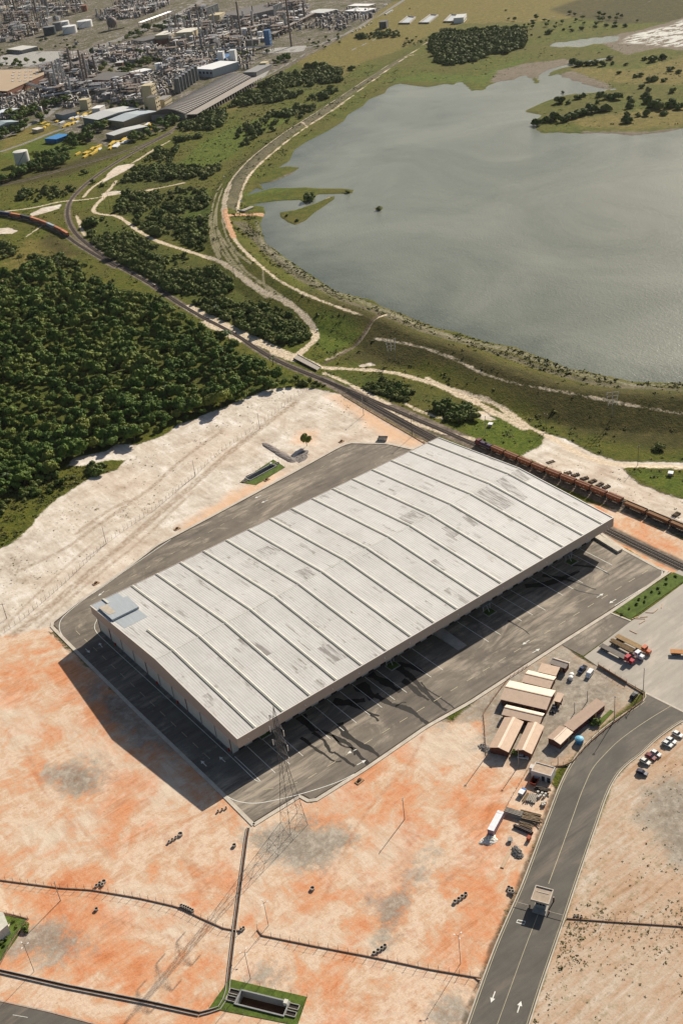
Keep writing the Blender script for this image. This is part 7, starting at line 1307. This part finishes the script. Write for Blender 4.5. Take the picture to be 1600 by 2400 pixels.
# the long arched hall
A_, B_, Cc, D_ = [np.array(G(*p, 9)) for p in ((362, 262), (432, 262), (588, 176), (548, 160))]
ax = (Cc-B_); L_ = np.hypot(*ax); ax /= L_; vv = np.array([-ax[1], ax[0]]); Wd = abs((A_-B_)@vv)*.95+6; c = (B_+Cc)/2+vv*(Wd/2)*np.sign((A_-B_)@vv); t = thing('arched_hall', 'long dark barrel roofed hall with pale ribs beside the railway', 'hall', (c[0], c[1], 0), math.atan2(ax[1], ax[0])); N = 14; prof = [(-Wd/2+Wd*i/N, 7+6.5*math.sin(math.pi*i/N)) for i in range(N+1)]
part('wall', MB().box((0, 0, 3.5), (L_-1, Wd-1, 7)), M_GWL, t); part('vaulted_roof', MB().profile(prof, -L_/2, L_/2), plain('dark_vault', (.11, .095, .085), .8), t)
for k in range(34):
    x = -L_/2+3+k*(L_-6)/33; part('roof_rib', MB().profile([(y_, z_+.5) for y_, z_ in prof]+[(y_, z_-.2) for y_, z_ in prof[::-1]], x-.7, x+.7), plain('pale_rib', (.36, .33, .30), .7), t)
sd = -1 if ((A_-B_)@vv) > 0 else 1
t2 = thing('loading_shed', 'low pale lean-to with dark bays along the front of the arched hall', 'shed', (c[0], c[1], 0), math.atan2(ax[1], ax[0])); part('roof', MB().box((0, sd*(Wd/2+9), 6), (L_, 15, .5)), plain('pale_tan_roof', (.33, .29, .25), .85), t2); part('back_wall', MB().box((0, sd*(Wd/2+3), 2.9), (L_, 1, 5.6)), M_DRF, t2)
for k in range(26): part('column', MB().box((-L_/2+4+k*(L_-8)/25, sd*(Wd/2+15.5), 2.9), (1.4, .8, 5.6)), M_CONC2, t2)
# process plant units: each column, frame, rack, vessel and exchanger is a thing
def column(x, y, h, r, m, lb, gr):
    t = thing('process_column', lb, 'process column', (x, y, 0), R7.uniform(0, 3), gr); part('shell', MB().cyl((0, 0, 0), (0, 0, h), r, r*.9, 9), m, t); mb = MB()
    for k in range(1, int(h/8)+1): part('platform', MB().cyl((0, 0, k*8-.15), (0, 0, k*8+.15), r+1.1, n=10), M_ST1, t)
    part('outlet_pipe', MB().cyl((r+.4, 0, 0), (r+.4, 0, h*.96), .28, n=5), M_SIL, t)
def frame_(x, y, L_, W_, h, m, lb, gr, rz):
    t = thing('process_structure', lb, 'steel frame', (x, y, 0), rz, gr); n1, n2_ = max(2, int(L_/6)), 2
    mb = MB()
    for i in range(n1):
        for j in range(n2_): part('post', MB().box((-L_/2+i*L_/(n1-1), -W_/2+j*W_, h/2), (.6, .6, h)), m, t)
    for k in range(1, int(h/5)+1): part('deck', MB().box((0, 0, k*5), (L_+1, W_+1, .3)), m, t)
    for k in range(3): r_ = R7.uniform(1, 2.2); xx = R7.uniform(-L_/2.5, L_/2.5); zz = 5*R7.randint(0, max(0, int(h/5)-1)); part('vessel', MB().cyl((xx, -W_/3, zz+r_+.3), (xx, W_/3, zz+r_+.3), r_, n=9), R7.choice([M_SIL, M_WHT, M_ST2]), t)
def rack(p, q, w_, h, lb, gr):
    a_, b_ = np.array(G(*p)), np.array(G(*q)); L_ = np.hypot(*(b_-a_)); c = (a_+b_)/2; t = thing('pipe_rack', lb, 'pipe rack', (c[0], c[1], 0), math.atan2(*(b_-a_)[::-1]), gr); n_ = min(16, max(3, int(L_/14)))
    for i in range(n_): x = -L_/2+i*L_/(n_-1); part('portal', MB().box((x, -w_/2, h/2), (.7, .6, h)).box((x, w_/2, h/2), (.7, .6, h)).box((x, 0, h+.35), (.7, w_+1, .7)), M_ST2, t)
    for j in range(6): part('pipe', MB().cyl((-L_/2, -w_/2+.6+j*(w_-1.2)/5, h+1.1), (L_/2, -w_/2+.6+j*(w_-1.2)/5, h+1.1), .42, n=6), R7.choice([M_SIL, M_ST1, M_WHT, M_ST2]), t)
    return t
ZON = [([(-60, -20), (205, -20), (200, 20), (120, 55), (95, 85), (30, 98), (-60, 110)], 230, 34, 'top left refinery block', 1.15), ([(105, 160), (200, 140), (230, 170), (215, 200), (170, 235), (100, 215)], 80, 28, 'refinery beside the tan roofed warehouse', 1.0), ([(220, 40), (310, 0), (390, -10), (400, 10), (330, 40), (240, 48)], 55, 20, 'refinery behind the gas sphere', 1.0),
    ([(400, 40), (470, 20), (500, 50), (540, 60), (640, 20), (710, 0), (735, 45), (650, 90), (540, 125), (420, 115), (390, 100)], 190, 28, 'refinery around the blue structure', 1.1), ([(270, 195), (350, 180), (360, 240), (300, 245), (240, 235), (215, 215)], 60, 18, 'refinery left of the cream tower', .9), ([(380, 120), (470, 125), (490, 160), (430, 200), (410, 190), (390, 175)], 60, 16, 'refinery above the arched hall', .9), ([(230, 115), (320, 105), (390, 118), (380, 140), (300, 150), (200, 150)], 60, 14, 'refinery beside the avenue trees', .8)]
AVZ = ang((300, 90), (400, 42))
for zi, (pg, n_, hmax, where, ds) in enumerate(ZON):
    q = scatter(pg, n_, 0, 9*ds)
    for i, (x, y) in enumerate(q):
        k = R7.random()
        if k < .34: column(x, y, R7.uniform(.5, 1.15)*hmax, R7.uniform(.9, 2.2), R7.choice([M_SIL, M_ST1, M_ST2, M_ST2, M_SIL]), 'slender steel column in the '+where, 'process columns, '+where)
        elif k < .66: frame_(x, y, R7.uniform(10, 22), R7.uniform(8, 13), R7.choice([10, 10, 15, 20])*min(1, hmax/22), R7.choice([M_ST1, M_ST2, M_ST2]), 'open steel structure with vessels in the '+where, 'process frames, '+where, AVZ+R7.choice([0, 1.57]))
        elif k < .86:
            h = R7.uniform(4, 9); L_, W_ = R7.uniform(12, 34), R7.uniform(8, 16); t = thing('plant_building', 'flat roofed building in the '+where, 'building', (x, y, 0), AVZ+R7.choice([0, 1.57]), 'plant buildings, '+where); part('wall', MB().box((0, 0, h/2), (L_, W_, h)), R7.choice([M_GWL, M_RBR, M_CRM, M_ST1, M_GWL]), t); part('roof', MB().box((0, 0, h+.2), (L_+.6, W_+.6, .4)), R7.choice([M_DRF, M_DRF, M_LRF, plain('cream_roof_far', (.52, .50, .45), .8), M_CONC2]), t)
            part('roof_unit', MB().box((L_*.2, 0, h+1), (3, 2.5, 1.6)), M_SIL, t)
        else:
            r_ = R7.uniform(3, 6.5); h = R7.uniform(5, 11); t = thing('process_tank', 'small upright tank in the '+where, 'tank', (x, y, 0), 0, 'small tanks, '+where); part('tank_shell', MB().cyl((0, 0, 0), (0, 0, h), r_, n=14), R7.choice([M_SIL, M_WHT, M_ST1, M_CONC2]), t); part('tank_roof', MB().lathe([(r_*1.02, h), (.1, h+r_*.25)], n=14), R7.choice([M_SIL, M_WHT]), t)
for p, q, lb in (((640, 90), (736, 40), 'long pipe rack with many pipes at the right end of the refinery'), ((420, 118), (640, 60), 'long pipe rack crossing in front of the cream box buildings'), ((100, 238), (330, 200), 'low pipe rack behind the tree row near the teal shed'), ((330, 62), (400, 36), 'covered pipe rack along the avenue near the exchangers'), ((480, 130), (640, 118), 'low pipe rack behind the dark blue hall'), ((300, 238), (345, 222), 'short pipe rack left of the cream towers'), ((60, 205), (130, 225), 'pipe rack beside the tan roofed warehouse')): rack(p, q, 9, 7, lb, None)
for i, (px, py, n_, lb) in enumerate(((490, 48, 8, 'exchanger tower in the grey row left of the yellow cream block'), (645, 45, 6, 'exchanger tower in the grey row below the dark hall'))):
    for k in range(n_): x, y = G(px+k*3.4, py-k*1.4); column(x, y, 24, 1.8, M_SIL, ORD(k, n_)+' '+lb, 'exchanger row %s' % ('by the cream block' if i == 0 else 'below the dark hall'))
for i, (px, py) in enumerate(((136, 212), (144, 208), (152, 205))): x, y = G(px, py); column(x, y, 42, 1.6, M_SIL, ['leftmost', 'middle', 'rightmost'][i]+' of three tall pale chimneys beside the tan roofed warehouse', 'three pale chimneys')
for px, py, h, lb in ((566, 95, 62, 'tall flare stack left of the blue steel structure'), (683, 108, 70, 'tall guyed mast at the right end of the pipe rack'), (198, 190, 46, 'tall brown stack left of the three reddish stacks'), (207, 196, 44, 'reddish brown stack beside the other brown stack'), (172, 180, 44, 'grey stack behind the three pale chimneys')): x, y = G(px, py); column(x, y, h, 1.5, M_ST2, lb, None)
0
for k in range(7): x, y = G(418+k*7, 218-k*5); t = thing('silo', ORD(k, 7)+' dark grey silo in the row above the arched hall', 'silo', (x, y, 0), 0, 'silos above the arched hall'); part('silo_shell', MB().cyl((0, 0, 0), (0, 0, 20), 4.2, n=14), plain('silo_grey', (.13, .14, .14), .8), t); part('silo_roof', MB().lathe([(4.3, 20), (.3, 21.5)], n=14), M_ST1, t)
# yellow steel stock yards
for k in range(70):
    pg = R7.choice([([(95, 290), (170, 262), (225, 268), (200, 288), (130, 300), (100, 302)]), ([(170, 275), (240, 258), (235, 266), (150, 300)]), ([(180, 360), (230, 342), (240, 355), (190, 372)]), ([(250, 340), (300, 320), (312, 330), (262, 350)]), ([(335, 296), (352, 288), (355, 305), (342, 312)])]); x, y = scatter(pg, 1)[0]
    t = thing('steel_stock', 'bundle of yellow steel sections in the stock yard beyond the railway', 'steel stock', (x, y, 0), AVZ+R7.uniform(-.15, .15), 'yellow steel bundles in the stock yards'); L_ = R7.uniform(6, 14); part('bundle', MB().box((0, 0, .9), (L_, R7.uniform(2, 4), R7.uniform(1, 2))), M_YEL if R7.random() < .75 else M_WHT, t); part('bearer', MB().box((L_*.3, 0, .15), (.4, 4.4, .3)), M_ST2, t); part('bearer', MB().box((-L_*.3, 0, .15), (.4, 4.4, .3)), M_ST2, t)
# sewage ponds
for i, (q, lb) in enumerate((([(935, 47), (958, 47), (972, 33), (955, 31)], 'left of three rectangular settling ponds with pale water'), ([(982, 46), (1003, 46), (1025, 28), (1008, 27)], 'middle of three rectangular settling ponds with pale water'), ([(1040, 43), (1058, 43), (1074, 28), (1056, 27)], 'right of three rectangular settling ponds with pale water'))):
    Q = GL(q, 5.5); c = Q.mean(0); z0 = zat(*c); t = thing('settling_pond', lb, 'pond', (c[0], c[1], z0)); part('pond_water', MB().prism([tuple(p-c) for p in Q], .2, .9), plain('pond_pale', (.50, .52, .52), .3), t)
    for k in range(4): a_, b_ = Q[k]-c, Q[(k+1) % 4]-c; part('pond_wall', ribbon(MB(), [tuple(a_), tuple(b_)], 3.0, 2.2, 2.4), plain('pond_wall_dark', (.16, .14, .12), .9) if k % 2 == 0 else M_CONC2, t)
# cars along the far street
FP = plain('far_car_white', (.68, .68, .68), .4); FD = plain('far_car_dark', (.10, .10, .12), .4)
for k in range(26):
    f = k/25; px, py = (905+30*f-2, 34-18*f) if k < 14 else (886+25*f, 20-13*f); 
    if k >= 20: px, py = 826+ (k-20)*9, 76-(k-20)*4.6
    x, y, z = GT(px, py); t = thing('distant_car', 'pale vehicle parked along the far street beside the dry field', 'car', (x, y, z), AVZ, 'vehicles along the far street'); part('body', MB().box((0, 0, .8), (5.5, 2.2, 1.0)), FP if k % 5 else FD, t); part('cabin', MB().box((-.3, 0, 1.6), (3.0, 2.0, .7)), FP if k % 3 else M_GLASS, t)
# trees of the refinery
AV = [([(190, 288), (345, 340), (270, 300), (200, 300)], 0), ([(16, 270), (60, 262), (150, 236), (170, 228), (168, 240), (90, 262), (30, 290)], 60), ([(0, 300), (60, 290), (120, 268), (100, 290), (40, 315), (0, 330)], 26), ([(170, 330), (215, 300), (240, 290), (230, 320), (190, 345)], 16), ([(215, 290), (270, 285), (250, 310), (225, 310)], 9), ([(305, 330), (350, 300), (352, 320), (312, 340)], 10), ([(355, 300), (395, 280), (430, 262), (430, 280), (400, 300), (362, 320)], 16), ([(0, 420), (60, 395), (160, 372), (158, 388), (60, 410), (0, 436)], 34), ([(80, 372), (150, 355), (160, 368), (90, 390)], 16),
    ([(165, 320), (185, 330), (180, 345), (150, 345)], 8), ([(275, 100), (330, 72), (350, 66), (345, 78), (290, 108)], 14), ([(345, 65), (400, 55), (400, 68), (350, 74)], 12), ([(210, 128), (235, 118), (232, 132)], 4), ([(275, 160), (300, 150), (312, 170), (285, 178)], 8), ([(326, 150), (352, 138), (350, 155), (330, 160)], 6), ([(400, 56), (430, 36), (470, 25), (460, 36), (410, 62)], 12), ([(640, 146), (690, 128), (680, 142), (650, 152)], 8), ([(20, 150), (60, 145), (110, 148), (60, 155)], 6), ([(170, 440), (175, 455), (160, 450)], 0)]
AVN = ['', 'in the row behind the left halls', 'in the lower row at the left edge', 'between the blue shed and yellow yard', 'in front of the striped shed', 'among the yellow steel at the railway', 'at the front end of the arched hall', 'in the dark belt along the left railway', 'around the ivory tank', 'beside the bright blue shed', 'along the main avenue below the sphere', 'along the upper main avenue', 'in the middle of the left refinery', 'beside the dark roofed hall', 'right of the white roofed hut', 'at the top of the main avenue', 'at the far end of the arched hall', 'beside the concrete apron', '']
for (pg, n_), an in zip(AV, AVN):
    if not n_: continue
    q = scatter(pg, n_, 0, 3.5); q = q[ldf(q, R1) < -3] if len(q) else q
    for x, y in q: grow('street_tree', 'dark green tree '+an, 'tree', x, y, 0, R7.uniform(.8, 1.5), P_TREE, 'trees '+an)

# the tangle of low pipework and machinery between the units
def clutter(n_):
    bx = np.array([(-1, -1, 0), (1, -1, 0), (1, 1, 0), (-1, 1, 0), (-1, -1, 1), (1, -1, 1), (1, 1, 1), (-1, 1, 1)], float); fc = np.array([(4, 5, 6, 7), (0, 1, 5, 4), (1, 2, 6, 5), (2, 3, 7, 6), (3, 0, 4, 7)])
    pts = []
    for pg, _, _, _, _ in ZON: pts.append(scatter(pg, n_, 0, 0, tries=3))
    pts.append(scatter([(200, 235), (360, 170), (420, 120), (600, 110), (590, 160), (480, 170), (420, 215), (350, 245)], n_, 0, 0, tries=3)); pts.append(scatter([(0, 225), (200, 215), (240, 240), (100, 262), (0, 290)], n_//2, 0, 0, tries=3)); pts.append(scatter([(700, 70), (780, 30), (880, 20), (880, 40), (800, 70)], n_//3, 0, 0, tries=3))
    q = np.vstack(pts); q = q[ldf(q, ROADS_FAR) < -2]; r = np.random.default_rng(4); N = len(q); k = r.random(N); L_ = np.where(k < .5, r.uniform(5, 22, N), r.uniform(1.5, 5, N)); W_ = np.where(k < .5, r.uniform(.5, 1.6, N), r.uniform(1.5, 5, N)); z0 = np.where(k < .5, r.uniform(1, 8, N), 0); H_ = np.where(k < .5, r.uniform(.4, 1.0, N), r.uniform(1.5, 9, N)); a_ = AVZ+r.integers(0, 2, N)*1.57
    V = bx[None]*np.stack([L_/2, W_/2, H_], 1)[:, None]; X = V[..., 0]*np.cos(a_)[:, None]-V[..., 1]*np.sin(a_)[:, None]+q[:, :1]; Y = V[..., 0]*np.sin(a_)[:, None]+V[..., 1]*np.cos(a_)[:, None]+q[:, 1:]; Z = V[..., 2]+z0[:, None]
    V = np.stack([X, Y, Z], 2).reshape(-1, 3); F = (fc[None]+8*np.arange(N)[:, None, None]).reshape(-1, 4)
    n = NT('pipework_mix'); c = n.noise(.12, 2, .9); n.base(n.ramp(c, [(.34, (.05, .045, .04)), (.42, (.16, .15, .14)), (.49, (.17, .12, .09)), (.54, (.34, .33, .32)), (.60, (.10, .10, .11)), (.68, (.70, .68, .64))])); n.b.inputs['Roughness'].default_value = .6
    o = bpy.data.objects.new('pipework', mesh_np('pipework', V, F, n.m)); C.objects.link(o); tag(o, 'tangle of low pipework, pumps and machinery filling the refinery between its towers', 'pipework', None, 'stuff')
clutter(700)
# dark spoil beside the lone tree
q = resample(smooth_pl(GL([(614, 1037), (640, 1053), (668, 1070), (692, 1084)]), 1), 2.0); c = q[0]; N = len(q); rr = np.random.default_rng(3); d = np.gradient(q, axis=0); d /= np.hypot(*d.T)[:, None]; nn = np.stack([-d[:, 1], d[:, 0]], 1); mb = MB(); vs = []; K = 7
for i in range(N):
    w_ = 2.0+1.2*i/N+rr.normal()*.15; e_ = min(1, i/2, (N-1-i)/2)
    for j in range(K): f = j/(K-1)*2-1; p = q[i]-c+nn[i]*f*w_*(.35+.65*e_); vs.append((p[0], p[1], -.08+e_*.8*(1-f*f)*(1+rr.normal()*.12)))
mb.add(vs, [(i*K+j, i*K+j+1, (i+1)*K+j+1, (i+1)*K+j) for i in range(N-1) for j in range(K-1)]); o = part('gravel_heap', mb, plain('dark_gravel', (.22, .19, .17), .95, var=.4, sc=1.2), None); o.location = (c[0], c[1], 0); tag(o, 'long low ridge of dark gravel lying between the lone tree and the green basin', 'gravel heap')
x, y = G(712, 1066); h_ = heap('gravel_heap', 'flat patch of grey gravel at the foot of the lone tree', (706, 1070), 7.5, 4.0, .35, _M['dark_gravel'], 2, 'gravel heap', 40, .6)
# one closed body of air round the whole place: far things fade a little
HZ = bpy.data.materials.new('haze'); HZ.use_nodes = True; t_ = HZ.node_tree; t_.nodes.remove(t_.nodes['Principled BSDF']); pv = t_.nodes.new('ShaderNodeVolumePrincipled'); pv.inputs['Color'].default_value = (.88, .89, .90, 1); pv.inputs['Density'].default_value = .000011; pv.inputs['Anisotropy'].default_value = .3; t_.links.new(pv.outputs[0], t_.nodes['Material Output'].inputs['Volume'])
mb = MB().box((11500, 14000, 158), (31000, 34000, 330)); hz = part('haze', mb, HZ, None); tag(hz, 'thin pale haze over the whole plain', 'haze', None, 'stuff')

for pg, n_, an, sc_ in (([(1180, 55), (1330, 40), (1480, 45), (1500, 66), (1330, 78), (1200, 80)], 34, 'scattered on the fields above the marsh', .7), ([(930, 96), (1010, 80), (1010, 110), (940, 118)], 14, 'on the rough grass by the far end of the dam road', .55), ([(700, 100), (800, 80), (840, 92), (760, 118)], 14, 'beside the far crossroads right of the refinery', .6),
    ([(215, 150), (330, 120), (400, 125), (390, 150), (280, 175), (220, 170)], 26, 'between the middle refinery blocks', .95), ([(440, 120), (600, 112), (640, 128), (480, 140)], 18, 'along the lane behind the dark blue hall', .8), ([(60, 90), (200, 95), (190, 120), (60, 125)], 14, 'on the yellow grass below the white tanks', .7), ([(250, 240), (350, 235), (350, 262), (260, 262)], 12, 'behind the gabled sheds', .85), ([(0, 120), (40, 125), (60, 160), (0, 165)], 8, 'beside the concrete apron at the left edge', .9)):
    q = scatter(pg, n_, 0, 5); zq = land(q)
    for (x, y), z in zip(q, zq): grow('street_tree' if 'refinery' in an else 'field_tree', 'dark green tree '+an, 'tree', x, y, z, sc_*R7.uniform(.7, 1.35), P_TREE, 'trees '+an)
